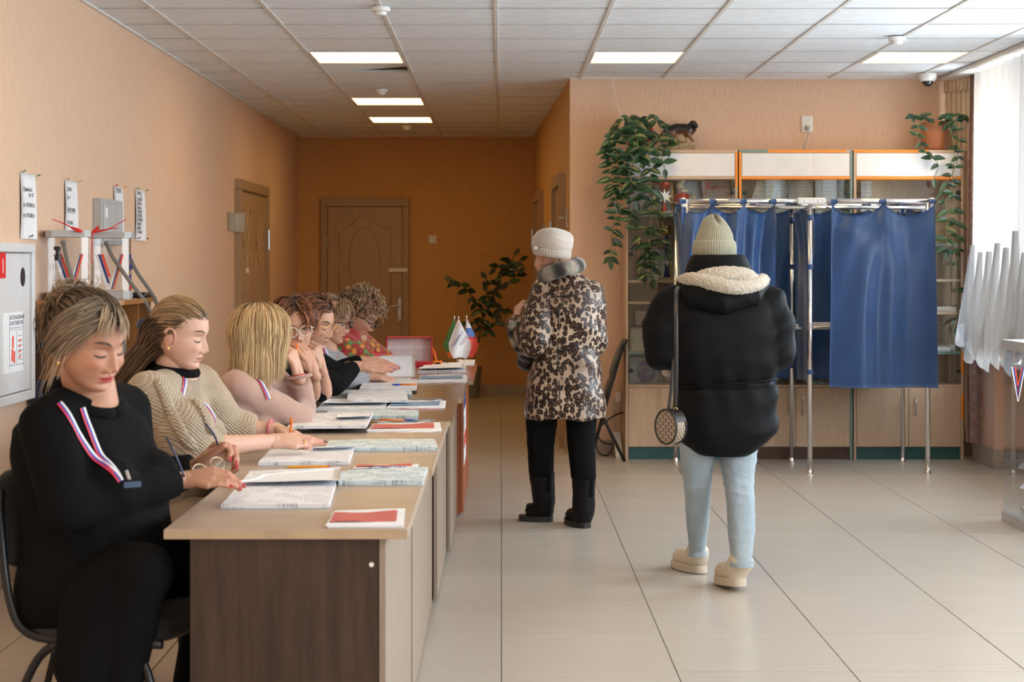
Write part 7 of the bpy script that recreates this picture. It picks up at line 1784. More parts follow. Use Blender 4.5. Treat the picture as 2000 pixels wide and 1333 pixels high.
bottom_garment(t4, J, M['blackcloth'], 'trousers'); shoes(t4, J, fwd, M['blackshoe'])
aub = (.17, .055, .022)
hair(t4, Mh, 1000, hairline(.066, -.03, -.085), lambda p, t, r: SB([np.sign(r[:, 0]) * (.8 - .6 * t) + .2, .75 * (r[:, 1] > .0) * (1 - t) - .6 * (r[:, 1] <= 0) + 0 * p[:, 0], .1 - 1.3 * t]), lambda r: .10 + .35 * (r[:, 2] + .02), 10, hair_cols((.07, .03, .016), aub, .35, .4, (.33, .13, .055), .25), lift=(1.06, 1.22), rad=.0022, grav=.45, seed=41, jitter=.16, capcol=(.05, .022, .012), wave=.005, curlf=.7)
M['clearframe'] = mat('clear_frame', (.70, .66, .60), .2, .3)
glasses(t4, Mh, M['clearframe'], w_=.027, h_=.022, r=.0022)
pen('orange pen cap sticking out between the fingers at the mouth', None, None, 0, 'orange', pts3=(P(581, 692, 7.10), P(579, 672, 7.10)))

# 5 - dark red hair, black sleeves reaching forward
J = dict(pel=(-1.12, 8.10, .56), chest=(-1.00, 8.08, .83), neck=(-.93, 8.07, .975), shR=(-.98, 7.91, .93), shL=(-.93, 8.26, .93), elR=P(652, 752, 7.98), elL=P(655, 730, 8.42), wrR=P(693, 716, 8.12), wrL=P(706, 706, 8.50))
t5, sk, J, fwd, lat = seated_figure('person', 'woman with red brown hair and gold glasses in black sleeves, both hands held out', (-1.08, 8.1, 0), 0, J, SK4, 1.02, .05, .02)
Mh = head_matrix(P(614, 632, 8.05), -22, 14, 0, 1.02); add_head(sk, Mh, SK4, eyes='down', full=.6, age=1.0, lips=(.4, .16, .13))
blend_neck(sk, J['neck'], Mh @ Vector((0, -.02, -.07)), SK4)
place_hand(sk, J['wrR'], (.98, .18, -.05), (.10, -.62, .78), -1, [(.10, .2, .1)] * 4, SK4, (.35, .18, .2), 1.05, thumb=(.45, .3))
place_hand(sk, J['wrL'], (.98, .05, -.06), (.10, -.5, .86), 1, [(.12, .2, .1)] * 4, SK4, (.35, .18, .2), 1.05, thumb=(.4, .3))
sk.build(t5); top_garment(t5, J, fwd, lat, M['blackknit'], 'sweater', 1.05, .016, .05, .02, (.98, .98), .060, .038, .009, .004, 10); bottom_garment(t5, J, M['blackcloth'], 'trousers'); shoes(t5, J, fwd, M['blackshoe'])
hair(t5, Mh, 850, hairline(.066, -.02, -.085), lambda p, t, r: SB([np.sign(r[:, 0]) * .6, -.7 + 0 * p[:, 0], .5 - 1.4 * t]), .13, 10, hair_cols((.06, .025, .014), (.17, .06, .026), .4, .4, (.28, .11, .05), .25), lift=(1.06, 1.26), rad=.0023, grav=.3, seed=51, jitter=.35, capcol=(.05, .022, .012), wave=.008, curlf=1.0)
glasses(t5, Mh, M['gold'], w_=.025, h_=.019, r=.0014)

# 6 - checked blouse, dark framed glasses
J = dict(pel=(-1.16, 8.88, .55), chest=(-1.0, 8.86, .82), neck=(-.92, 8.85, .955), shR=(-.99, 8.69, .91), shL=(-.94, 9.02, .91), elR=(-.84, 8.62, .80), elL=(-.80, 9.1, .80), wrR=(-.70, 8.86, .80), wrL=(-.70, 9.04, .80))
t6, sk, J, fwd, lat = seated_figure('person', 'woman in a black and white checked blouse with dark framed glasses and light brown hair', (-1.12, 8.88, 0), 0, J, SK2, 1.0, .05, .02)
Mh = head_matrix(P(647, 626, 8.85), -10, 12, 0, 1.02); add_head(sk, Mh, SK4, eyes='down', full=.5, age=.8, lips=(.40, .05, .07))
blend_neck(sk, J['neck'], Mh @ Vector((0, -.02, -.07)), SK4)
for s, sd in (('R', -1), ('L', 1)): place_hand(sk, J['wr' + s], (1, 0, -.05), (0, 0, 1), sd, [(.3, .4, .3)] * 4, SK2)
sk.build(t6); sw = top_garment(t6, J, fwd, lat, M['check'], 'blouse', 1.04, .024, .05, .02, (.95, .95), .066, .042, .009, .004, 11); bottom_garment(t6, J, M['blackcloth'], 'trousers'); shoes(t6, J, fwd, M['blackshoe'])
hair(t6, Mh, 1300, hairline(.064, -.01, -.075), lambda p, t, r: SB([np.sign(r[:, 0]) * .35, .5 * (r[:, 1] > .02) - .6 * (r[:, 1] <= .02) + 0 * p[:, 0], .35 - 1.5 * t]), .10, 9, hair_cols((.13, .075, .04), (.27, .155, .08), .4, .35, (.40, .26, .14), .3), lift=(1.04, 1.14), rad=.0021, grav=.3, seed=61, jitter=.15, capcol=(.10, .055, .03))
glasses(t6, Mh, M['black'], w_=.025, h_=.017, r=.0026)
lanyard(t6, sw, [[P(622, 655, 8.7), P(634, 672, 8.7), P(645, 692, 8.7)]], .022, outdir=(.6, -.75, .2))

# 7 - red flowered shawl, curly hair
J = dict(pel=(-1.08, 10.05, .56), chest=(-.93, 10.04, .83), neck=(-.86, 10.03, .96), shR=(-.92, 9.85, .91), shL=(-.86, 10.2, .91), elR=P(705, 700, 9.85), elL=(-.72, 10.28, .80), wrR=P(742, 700, 9.98), wrL=(-.66, 10.2, .80))
t7, sk, J, fwd, lat = seated_figure('person', 'woman with curly light brown hair in a red flowered shawl, bent over her writing', (-1.04, 10.05, 0), 0, J, SK4, 1.05, .05, .02)
Mh = head_matrix(P(704, 614, 10.0), -12, 34, 0, 1.10); add_head(sk, Mh, SK4, eyes='down', full=.7, age=.8, lips=(.45, .12, .12))
blend_neck(sk, J['neck'], Mh @ Vector((0, -.03, -.06)), SK4)
M7 = place_hand(sk, J['wrR'], (.98, .10, -.08), (.02, -.55, .83), -1, [(.6, .6, .4), (.65, .7, .4), (.7, .7, .4), (.75, .7, .4)], SK4, sc=1.02, thumb=(.3, .4))
place_hand(sk, J['wrL'], (1, -.1, -.05), (0, 0, 1), 1, [(.3, .4, .3)] * 4, SK4)
sk.build(t7); top_garment(t7, J, fwd, lat, M['redcard'], 'dress', 1.04, .012, .05, .02, (.96, .96), .055, .04, .010, .004, 12); bottom_garment(t7, J, M['blackcloth'], 'trousers'); shoes(t7, J, fwd, M['blackshoe'])
def ex7(mb): mb.caps([J['neck'] + Vector((-.075, -.03, .045)), J['chest'] + Vector((-.09, 0, -.1))], [.085, .12], 14); mb.caps([J['neck'] + Vector((-.03, -.075, .0)), J['shR'] + Vector((.02, -.03, -.1))], [.07, .10], 14)
top_garment(t7, J, fwd, lat, M['shawl'], 'shawl', 1.08, .035, .06, .03, (.62, .55), .085, .075, .010, .008, 13, fr=15, extra=ex7)
hair(t7, Mh, 1000, hairline(.058, -.015, -.08), lambda p, t, r: (p - np.array([0, -.01, .014])) * 8 + SB([0 * p[:, 0], -.4 + .9 * (r[:, 1] > .02), .3 - .9 * t + 0 * p[:, 0]]), .085, 12, hair_cols((.12, .065, .035), (.36, .215, .115), .4, .4, (.52, .36, .21), .35), lift=(1.05, 1.32), rad=.0024, grav=.2, seed=71, jitter=.5, curl=.009, curlf=1.6, capcol=(.12, .065, .035))
glasses(t7, Mh, M['black'], w_=.025, h_=.018, r=.0024); part('earring', MB().ell(Mh @ Vector((.085, 0, -.045)), (.005, .005, .007), 8, 6), M['chrome'], t7)
q = P(757, 697, 9.96); pencil_ = thing('pencil', 'orange pencil in the writing hand of the red shawl woman', 'pencil', q)
part('shaft', MB().tube([P(762, 703, 9.96), P(756, 684, 10.0)], .004, 6), M['pencil'], pencil_)
# ------------------------------------------------------------------ the two standing women
def silh(rows, Y, n=44, e=.82):
    "rings through a measured outline: (y px, left px, right px, half depth, distance)"
    R_ = []
    for r in rows:
        py, a, b, d = r[:4]; yy = r[4] if len(r) > 4 else Y; p, q = P(a, py, yy), P(b, py, yy); c = (p + q) / 2
        R_.append(ring(c, Vector((1, 0, 0)), Vector((0, 1, 0)), (q - p).length / 2, d, n, e))
    return R_
M['parka'] = cloth_mat('black_parka', (.003, .0034, .0042), (.005, .0055, .007), .62, 0)
def sherpa_mat():
    t = NT('cream_sherpa'); v = t.coord(); n = t.noise(v, 95, 4, .7); t.color(t.ramp(n, [(.3, (.50, .43, .34)), (.65, (.74, .68, .58))])); t.set(Roughness=.95, Sheen_Weight=.4); t.bump(n, 1.0, .012); return t.m
M['sherpa'] = sherpa_mat()
def denim_mat():
    t = NT('pale_denim'); v = t.coord(); n = t.noise(v, 5, 5, .6); f = t.noise(t.coord((500, 500, 90)), 1, 2); c = t.ramp(n, [(.3, (.25, .315, .365)), (.7, (.345, .415, .465))])
    t.color(t.mix(t.math('MULTIPLY', f, .3), c, (.36, .42, .47))); t.set(Roughness=.85); t.bump(f, .15, .001); return t.m
M['denim'] = denim_mat(); M['bootcream'] = mat('cream_leather', (.60, .50, .385), .45, bump=.08); M['sole'] = mat('cream_sole', (.52, .44, .34), .6)
M['hatsage'] = mat('sage_knit', (.29, .29, .22), .9, Sheen_Weight=.3); M['hatcream'] = mat('cream_hat_knit', (.50, .44, .395), .9, Sheen_Weight=.35)
YJ = 7.36
j = thing('person', 'woman from behind in a black parka with cream sherpa hood, sage beanie and jeans', 'person', P(1400, 1140, 7.4).xy.to_3d())
SKJ = (.60, .36, .26)
# figure
mb = MB(); A = lambda px, py, dy=0.0: P(px, py, YJ + dy)
mb.loft(silh([(860, 1365, 1450, .08), (800, 1340, 1485, .11), (740, 1340, 1485, .105), (660, 1332, 1492, .115), (590, 1325, 1500, .10), (555, 1360, 1462, .075), (530, 1375, 1440, .06), (505, 1376, 1438, .06)], YJ))
LEGL = [(880, 1326, 1398, .09), (930, 1332, 1392, .082, 7.42), (975, 1338, 1388, .072, 7.48), (1030, 1341, 1384, .066, 7.55), (1085, 1347, 1377, .052, 7.62)]
LEGR = [(880, 1404, 1480, .092), (930, 1409, 1474, .084, 7.34), (975, 1418, 1474, .072, 7.30), (1030, 1421, 1475, .068, 7.26), (1105, 1429, 1468, .052, 7.20)]
mb.loft(silh([(y, a + 14, b - 14, d * .66, *r) for y, a, b, d, *r in LEGL], YJ)); mb.loft(silh([(y, a + 14, b - 14, d * .66, *r) for y, a, b, d, *r in LEGR], YJ))
ARMS = ((A(1496, 592), A(1514, 690, -.02), A(1490, 712, .24)), (A(1316, 592), A(1296, 688, -.02), A(1310, 664, .24)))
for s_, e_, w_ in ARMS: mb.caps([s_, s_.lerp(e_, .5), e_], [.055, .048, .040], 12); mb.caps([e_, e_.lerp(w_, .5), w_], [.040, .036, .026], 12)
sk = Skin(); co, f = fuse(mb, .010, 4); sk.add(co, f, np.tile(np.array(SKJ), (len(co), 1)))
MhJ = head_matrix(P(1396, 503, YJ + .02), 92, 10, 0, .92); add_head(sk, MhJ, SKJ, eyes='open')
place_hand(sk, ARMS[0][2], (-.6, .7, .2), (.3, .3, .9), -1, [(.5, .6, .4)] * 4, SKJ); place_hand(sk, ARMS[1][2], (.5, .8, .2), (-.3, .3, .9), 1, [(.5, .6, .4)] * 4, SKJ)
sk.build(j)
# jeans
for rows in (LEGL, LEGR):
    mb = MB(); mb.loft(silh([(850, rows[0][1] + 2, rows[0][2] - 2, .10)] + rows, YJ))
    x0 = P(1400, 880, YJ).x
    def jw(c, n, rows=rows):
        z = c[:, 2]; k = (.30 + .9 * np.exp(-((z - .47) / .15) ** 2) + .5 * np.exp(-((z - .17) / .07) ** 2))[:, None]; w1 = wrinkle(.0075, 17, 31 + int(rows[0][1]), (.8, .8, 1.5))(c, n) - c; w2 = wrinkle(.004, 40, 12, (.7, .7, 1.3))(c, n) - c
        return c + k * (w1 + w2)
    lg = remesh(mb, 'jeans_leg', M['denim'], .007, 3, j, post=jw)
    y, a, b, d, Y_ = rows[-1]; R_ = silh([(y, a - 4.5, b + 4.5, d + .014, Y_), (y - 9, a - 4, b + 4, d + .012, Y_ - .001)], YJ); part('hem', MB().loft(R_), M['denim'], lg, smooth=False)
# boots
def boot(ank, heel, toe, m, ms, hgt=.13, wid=.045, fl=.0):
    ank, heel, toe = Vector(ank), Vector(heel), Vector(toe); d = (toe - heel).normalized(); mb = MB()
    up = Vector((0, 0, 1)); s = d.cross(up).normalized(); up = s.cross(d)
    mb.caps([ank, heel + up * .07 + d * .035], [wid + .008, wid + .004], 16); mb.caps([heel + up * .058 + d * .035, heel + up * .055 + d * .12, toe + up * .050 - d * .05], [wid, wid - .002, wid - .004], 16); mb.ell(toe + up * .048 - d * .055, (wid, wid * 1.1, .04), 14, 10)
    b_ = thing('x', None, None) if False else None
    o = remesh(mb, 'boot', m, .007, 3, j if m is M['bootcream'] else l_, post=wrinkle(.002, 40, 3))
    pts = []
    for k in range(24):
        a = 2 * PI * k / 24; L = (toe - heel).length; u = .5 + .5 * math.cos(a); w2 = wid * (1.06 + .10 * math.sin(PI * u)) * math.copysign(abs(math.sin(a)) ** .7, math.sin(a)); pts.append(heel - d * .008 + d * (L + .016) * u + s * w2)
    R_ = [[p + up * .0 for p in pts], [p + up * .02 for p in pts], [p + up * .034 - (p - (heel + toe) / 2).normalized() * .003 for p in pts]]
    so = part('sole', MB().loft(R_), ms, o, auto=40); return o
hl = Vector((P(1372, 1117, 7.63).x, 7.62, .0)); boot(P(1362, 1080, 7.62), hl + Vector((0, 0, .004)), hl + Vector((-.105, .19, .004)), M['bootcream'], M['sole'])
hr = Vector((P(1447, 1158, 7.17).x, 7.19, .026)); boot(P(1447, 1098, 7.21), hr, hr + Vector((-.055, .225, -.022)), M['bootcream'], M['sole'], wid=.047)
# parka
mb = MB()
mb.loft(silh([(887, 1360, 1458, .150), (880, 1346, 1474, .160), (862, 1328, 1500, .170), (842, 1317, 1516, .175), (800, 1314, 1518, .172), (765, 1316, 1517, .165), (750, 1318, 1515, .152), (742, 1318, 1514, .148), (732, 1314, 1516, .152), (700, 1303, 1522, .165), (650, 1296, 1524, .165), (610, 1296, 1518, .150), (580, 1310, 1504, .125), (560, 1334, 1482, .10), (540, 1352, 1462, .085)], YJ, e=.74))
for k, (s_, e_, w_) in enumerate(ARMS):
    mb.caps([s_ + Vector((0, 0, -.01)), s_.lerp(e_, .5) + Vector((.012 if k == 0 else -.022, 0, 0)), e_], [.095, .100, .088], 18); mb.caps([s_ + Vector((-.06 if k == 0 else .06, 0, .02)), s_ + Vector((0, 0, -.02))], [.085, .09], 14); mb.caps([e_, e_.lerp(w_, .6), w_], [.088, .075, .055], 16)
def jp(c, n):
    z = c[:, 2]; h = .007 * np.sin(z * 46 + 2.2 * np.sin(c[:, 0] * 13)) * np.exp(-((np.abs(c[:, 0] - P(1408, 700, YJ).x) - .25) / .08) ** 2)
    d = z - 0.875 - .05 * (c[:, 0] - .95); h += -.010 * np.exp(-(d / .012) ** 2) + .004 * np.sin(c[:, 0] * 60 + z * 8) * np.exp(-(np.abs(d) / .09)); return wrinkle(.0065, 11, 8)(c + n * h[:, None], n)
pk = remesh(mb, 'parka', M['parka'], .0085, 3, j, post=jp)
zz = .868; part('waist_seam', MB().tube([Vector((P(px, 745, YJ).x, YJ - dep, P(px, py, YJ).z)) for px, py, dep in ((1322, 752, .073), (1345, 752, .131), (1390, 748, .152), (1440, 744, .152), (1490, 740, .12), (1512, 738, .076))], .0045, 8), M['parka'], pk, smooth=True)
# hood with sherpa lining, collar
mb = MB(); mb.ell(A(1412, 572, -.115), (.160, .085, .075), 26, 16); mb.caps([A(1335, 556, -.05), A(1350, 580, -.12), A(1412, 592, -.15), A(1470, 578, -.12), A(1488, 556, -.04)], [.035, .05, .055, .05, .035], 16)
remesh(mb, 'hood', M['parka'], .008, 4, j, post=wrinkle(.006, 22, 12))
mb = MB(); mb.tube(spline([A(1330, 552, -.02), A(1352, 546, -.12), A(1398, 556, -.19), A(1440, 562, -.20), A(1476, 556, -.14), A(1491, 547, -.04)], 6), .030, 14, flat=1.0); mb.ell(A(1418, 540, -.10), (.135, .085, .045), 24, 14)
mb.caps([A(1332, 552, -.02), A(1318, 563, -.03)], [.025, .010], 10)
def fz(c, n): return c + n * (.0045 * np.sin(c[:, :1] * 330 + 3 * np.sin(c[:, 2:] * 190)) * np.sin(c[:, 1:2] * 310 + 2 * np.sin(c[:, :1] * 170)) * np.sin(c[:, 2:] * 290 + c[:, :1] * 100))
remesh(mb, 'sherpa_lining', M['sherpa'], .0045, 3, j, post=fz)
cl = MB(); 
for k, (zy, rx, ry) in enumerate(((528, .152, .115), (512, .135, .11), (500, .118, .10), (495, .110, .094))): pass
R_ = [ring(A(1403, y_, -.005), Vector((1, 0, 0)), Vector((0, 1, 0)), a_, b_, 36) for y_, a_, b_ in ((548, .155, .115), (525, .142, .118), (508, .128, .115), (498, .115, .108), (497, .104, .098), (510, .095, .09), (535, .09, .085))]
remesh(cl.loft(R_), 'collar', M['parka'], .007, 3, j, post=wrinkle(.003, 30, 4))
part('fur_cuff', MB().tube(spline([A(1298, 645, .22), A(1284, 648, .20), A(1276, 652, .16)], 4), .017, 10), M['sherpa'], j, smooth=True); part('fur_cuff', MB().ell(A(1306, 728, .2), (.03, .03, .02), 12, 8), M['sherpa'], j, smooth=True)
# ribbed beanie
def knit_hat(par, rows, Y, ribs, m, amp, tilt=None, cuff=None, dep=.115, name='beanie', fold=None):
    n = ribs * 4; R_ = []
    tab = np.array([(py, a, b) for py, a, b in rows], float); ys = np.linspace(tab[0, 0], tab[-1, 0], 44)
    for i, y in enumerate(ys):
        a, b = np.interp(-y, -tab[:, 0], tab[:, 1]), np.interp(-y, -tab[:, 0], tab[:, 2]); pa, pb = P(a, y, Y), P(b, y, Y); c = (pa + pb) / 2; hw = (pb - pa).length / 2; dd = hw * dep / .1; ro = []
        for k in range(n):
            t = 2 * PI * k / n; rr = 1 + amp / max(hw, .03) * (math.cos(t * ribs) + .3)
            p = c + Vector((hw * rr * math.cos(t), dd * rr * math.sin(t), 0))
            if fold: p = fold(p, c, t, i / 43)
            ro.append(p)
        R_.append(ro)
    mb = MB().loft(R_)
    if tilt is not None: mb.xf(tilt)
    return part(name, mb, m, par, smooth=True)
def fold_j(p, c, t, s):
    k = math.exp(-((math.cos(t) - .28) / .22) ** 2) * (1 if math.sin(t) < 0 else .2) * max(0, s - .55) * 1.8; return p + Vector((0, .045 * k, -.028 * k))
ht = knit_hat(j, [(472, 1358, 1432), (458, 1362, 1430), (445, 1367, 1424), (434, 1371, 1417), (426, 1376, 1410), (420.5, 1384, 1403), (418, 1391, 1396)], YJ + .03, 52, M['hatsage'], .0016, fold=fold_j)
knit_hat(j, [(503, 1356, 1435), (497, 1353.5, 1437), (485, 1352.5, 1437.5), (474, 1354, 1436), (470, 1357, 1433), (469, 1362, 1428)], YJ + .03, 52, M['hatsage'], .0016, name='beanie_cuff')
hair(j, MhJ, 120, lambda p: (p[:, 1] < -.06) & (p[:, 2] < -.03) & (p[:, 2] > -.08), lambda p, t, r: SB([.5 * np.sign(r[:, 0]), -.3 + 0 * p[:, 0], -.8 + 0 * p[:, 0]]), .07, 6, hair_cols((.05, .03, .02), (.09, .055, .03)), rad=.0012, grav=.2, seed=81, cap=False)
# patterned shoulder bag
def bag_mat():
    t = NT('hexagon_canvas'); v = t.coord((1, 1, 1)); x, y, z = t.sep(v); q = t.math('ADD', x, t.math('MULTIPLY', y, .15)); s = 120.0
    rows = t.math('MULTIPLY', z, s * .62); odd = t.math('MODULO', t.math('FLOOR', t.math('ADD', rows, 100.0)), 2.0); u = t.math('FRACT', t.math('ADD', t.math('MULTIPLY', q, s * .5), t.math('MULTIPLY', odd, .5))); w_ = t.math('FRACT', t.math('ADD', rows, 100.0))
    du = t.math('ABSOLUTE', t.math('SUBTRACT', u, .5)); dw = t.math('ABSOLUTE', t.math('SUBTRACT', w_, .5)); e = t.math('MAXIMUM', t.math('MULTIPLY', du, 2.0), t.math('ADD', du, t.math('MULTIPLY', dw, 1.3)))
    k = t.math('GREATER_THAN', e, .80); t.color(t.mix(k, (.33, .26, .195), (.09, .065, .05))); t.set(Roughness=.55); t.bump(t.noise(t.coord((600, 600, 600)), 1, 1), .2, .001); return t.m
M['bagcanvas'] = bag_mat(); M['bagleather'] = mat('black_brown_leather', (.014, .011, .011), .35, bump=.2, bscale=200)
YB_ = 7.08; bp = P(1310, 868, YB_)
bg_ = thing('shoulder_bag', 'small rounded beige hexagon patterned bag hanging on a long dark strap', 'bag', bp)
B = lambda px, py, dy=0.0: P(px, py, YB_ + dy)
ol = [(.0 + .062 * math.cos(a), .090 + .092 * math.sin(a) * (1.0 if math.sin(a) > 0 else .95)) for a in np.linspace(0, 2 * PI, 40, endpoint=False)]
Mb = Matrix.Translation(bp + Vector((0, 0, 0))) @ Matrix.Rotation(math.radians(-50), 4, 'Z') @ Matrix.Scale(.80, 4)
def bag_side(y0, y1, sc, m, nm):
    mb = MB(); n = len(ol); R_ = []
    for yy, s_ in ((y0, sc * .95), (y0 + (y1 - y0) * .12, sc), (y1 - (y1 - y0) * .12, sc), (y1, sc * .95)): R_.append([Mb @ Vector((1.25 * u * s_, yy, .085 + (v - .085) * s_)) for u, v in ol])
    return part(nm, mb.loft(R_), m, bg_, smooth=False, auto=40)
bag_side(-.036, .036, 1.0, M['bagcanvas'], 'body')
for yy in (-.036, .036): part('piping', MB().tube([Mb @ Vector((1.25 * u, yy, v)) for u, v in ol + ol[:1]], .0042, 6), M['bagleather'], bg_, smooth=True)
part('top_panel', MB().loft([[Mb @ Vector((1.26 * u * .999, yy, v * 1.012)) for u, v in [(.0645 * math.cos(a), .090 + .0945 * math.sin(a)) for a in np.linspace(.35, PI - .35, 18)] + [(.058 * math.cos(a), .088 + .086 * math.sin(a)) for a in np.linspace(PI - .35, .35, 18)]] for yy in (-.034, .034)]), M['bagleather'], bg_, auto=40)
part('gusset_tab', MB().box(-.014, .014, -.004, .004, -.03, .03, .003).xf(Matrix.Translation(B(1318, 824))), M['bagleather'], bg_)
part('clasp', MB().tube([B(1319, 802) + Vector((.009 * math.cos(a), 0, .012 * math.sin(a))) for a in np.linspace(0, 2 * PI, 16)], .0026, 6).tube([B(1319, 806), B(1318, 814)], [.005, .004], 8).tube([B(1318, 819) + Vector((.009 * math.cos(a), 0, .012 * math.sin(a))) for a in np.linspace(0, 2 * PI, 16)], .0024, 6), M['gold'], bg_, smooth=True)
part('zip_pull', MB().tube([B(1332, 823), B(1341, 832)], .002, 6), M['gold'], bg_)
st_ = part('strap', MB().tube(spline([B(1319, 797), B(1320, 760, -.01), B(1320.5, 700, -.015), B(1320, 640, -.01), B(1320, 600, .02), B(1321, 572, .08), B(1326, 560, .16)], 8), .0095, 8, flat=.2, up=(0, -1, 0)), M['bagleather'], bg_, smooth=True)
part('strap', MB().tube(spline([B(1306, 800, .02), B(1310, 770, .05), B(1316, 700, .10)], 6), .007, 8, flat=.2, up=(0, -1, 0)), M['bagleather'], bg_, smooth=True)

# ------------------------------------------------------------------ woman in the leopard print coat
def leopard_mat():
    t = NT('leopard_print'); v = t.coord((1, 1, .8)); n = t.new('ShaderNodeTexNoise'); n.inputs['Scale'].default_value = 26; n.inputs['Detail'].default_value = 2; t.link(v, n.inputs[0])
    vv = t.new('ShaderNodeVectorMath'); vv.operation = 'MULTIPLY_ADD'; t.link(n.outputs['Color'], vv.inputs[0]); vv.inputs[1].default_value = (.022, .022, .022); t.link(v, vv.inputs[2])
    vo = t.new('ShaderNodeTexVoronoi'); vo.inputs['Scale'].default_value = 46; vo.inputs['Randomness'].default_value = .95; t.link(vv.outputs[0], vo.inputs[0]); d = vo.outputs['Distance']
    gaps = t.noise(v, 62, 2, .5); ringm = t.ramp(d, [(.20, (0, 0, 0)), (.25, (1, 1, 1)), (.56, (1, 1, 1)), (.62, (0, 0, 0))]); cut = t.ramp(gaps, [(.27, (0, 0, 0)), (.33, (1, 1, 1))])
    core = t.ramp(d, [(.0, (.22, .09, .04)), (.26, (.18, .07, .03)), (.44, (.30, .185, .11)), (.6, (.50, .385, .29))])
    big = t.ramp(t.noise(v, 5.0, 3), [(.42, (0, 0, 0)), (.62, (1, 1, 1))]); core = t.mix(t.math('MULTIPLY', big, .6), core, (.13, .06, .032))
    k = t.math('MULTIPLY', ringm, cut); t.color(t.mix(k, core, (.018, .009, .007))); t.set(Roughness=.34, Specular_IOR_Level=.35); t.bump(t.noise(t.coord(), 14, 4), .12, .02); return t.m
M['leopard'] = leopard_mat()
def fur_mat():
    t = NT('banded_fur'); a = t.new('ShaderNodeAttribute', attribute_name='col'); n = t.noise(t.coord((220, 220, 60)), 1, 3); t.color(t.mix(t.math('MULTIPLY', n, .5), a.outputs[0], (.02, .018, .016))); t.set(Roughness=.9, Sheen_Weight=.3); t.bump(n, .6, .006); return t.m
M['fur'] = fur_mat(); M['boot'] = mat('black_boot_leather', (.006, .006, .007), .38, bump=.2, bscale=30, Specular_IOR_Level=.15)
YL = 9.05; E = lambda px, py, dy=0.0: P(px, py, YL + dy)
l_ = thing('person', 'woman from behind in a brown leopard print coat, cream hat and black boots', 'person', P(1095, 1010, YL).xy.to_3d())
LL = [(812, 1026, 1090, .085), (870, 1029, 1083, .078, 9.1), (930, 1033, 1082, .072, 9.15)]; LR = [(812, 1104, 1166, .088), (870, 1108, 1163, .08, 9.0), (935, 1115, 1165, .074, 8.97)]
mb = MB(); mb.loft(silh([(795, 1065, 1135, .08), (760, 1060, 1145, .11), (680, 1055, 1160, .11), (600, 1055, 1160, .11), (560, 1060, 1150, .09), (535, 1075, 1125, .065), (500, 1068, 1112, .06)], YL))
for rows in (LL, LR): mb.loft(silh([(y, a + 13, b - 13, d * .6, *r) for y, a, b, d, *r in rows] + [(1000, rows[-1][1] + 17, rows[-1][2] - 12, .026, rows[-1][4])], YL))
ARML = (E(1068, 572, -.02), E(1046, 668, -.10), E(1010, 634, .02)); ARMR = (E(1152, 575), E(1160, 670, .02), E(1120, 680, .26))
for s_, e_, w_ in (ARML, ARMR): mb.caps([s_, e_], [.055, .042], 12); mb.caps([e_, w_], [.042, .028], 12)
sk = Skin(); co, f = fuse(mb, .010, 4); sk.add(co, f, np.tile(np.array(SK2), (len(co), 1)))
MhL = head_matrix(E(1076, 502, .03), 148, 6, 0, 1.0); add_head(sk, MhL, SK2, eyes='open', full=.6, age=.8)
ML = place_hand(sk, ARML[2] + Vector((0, 0, .01)), (.10, .25, .95), (-.85, -.4, .1), -1, [(.7, .8, .5)] * 4, SK2, sc=1.0); place_hand(sk, ARMR[2], (-.5, .8, .2), (.3, .3, .9), -1, [(.6, .6, .5)] * 4, SK2)
sk.build(l_)
mb = MB(); mb.loft(silh([(816, 1024, 1184, .185), (800, 1024, 1183, .185), (760, 1027, 1178, .175), (720, 1034, 1173, .16), (690, 1042, 1170, .148), (680, 1044, 1169, .146), (640, 1046, 1174, .155), (600, 1046, 1174, .155), (565, 1050, 1165, .135), (545, 1058, 1150, .11), (528, 1070, 1132, .085)], YL))
mb.caps([ARMR[0], ARMR[0].lerp(ARMR[1], .5), ARMR[1]], [.085, .080, .075], 16); mb.caps([ARMR[1], ARMR[2]], [.075, .065], 14)
def cp(c, n):
    z = c[:, 2]; h = .005 * np.sin(c[:, 0] * 24 + c[:, 1] * 18 + 1) * np.clip((.95 - z) / .4, 0, 1) + .003 * np.sin(z * 38 + c[:, 0] * 26); return wrinkle(.0055, 14, 6)(c + n * h[:, None], n)
ct = remesh(mb, 'coat', M['leopard'], .009, 4, l_, post=cp)
mb = MB(); mb.caps([ARML[0], ARML[0].lerp(ARML[1], .5) + Vector((-.015, -.02, 0)), ARML[1]], [.090, .092, .095], 18); mb.caps([ARML[1], ARML[1].lerp(ARML[2], .5), ARML[2] + Vector((.0, 0, -.01))], [.095, .085, .068], 18)
remesh(mb, 'sleeve', M['leopard'], .009, 4, l_, post=wrinkle(.009, 18, 21))
bvc = BVHTree.FromPolygons([wloc(ct) @ v.co for v in ct.data.vertices], [tuple(p.vertices) for p in ct.data.polygons])
for nm, line in (('yoke_seam', [(1066, 585), (1090, 580), (1125, 577), (1168, 570)]), ('waist_seam', [(1050, 690), (1090, 688), (1130, 682), (1170, 678)]), ('back_seam', [(1092, 600), (1090, 690), (1093, 770), (1092, 812)])):
    pp = []
    for px, py in line:
        o_ = Vector((0, 0, CAMZ)); hit = bvc.ray_cast(P(px, py, 7), Vector((px - HX, FPX, -(py - HY))).normalized())
        if hit[0] is not None: pp.append(hit[0] + hit[1] * .001)
    if len(pp) > 1: part(nm, MB().tube(spline(pp, 8), .0035, 6), M['bagleather'], ct, smooth=True)
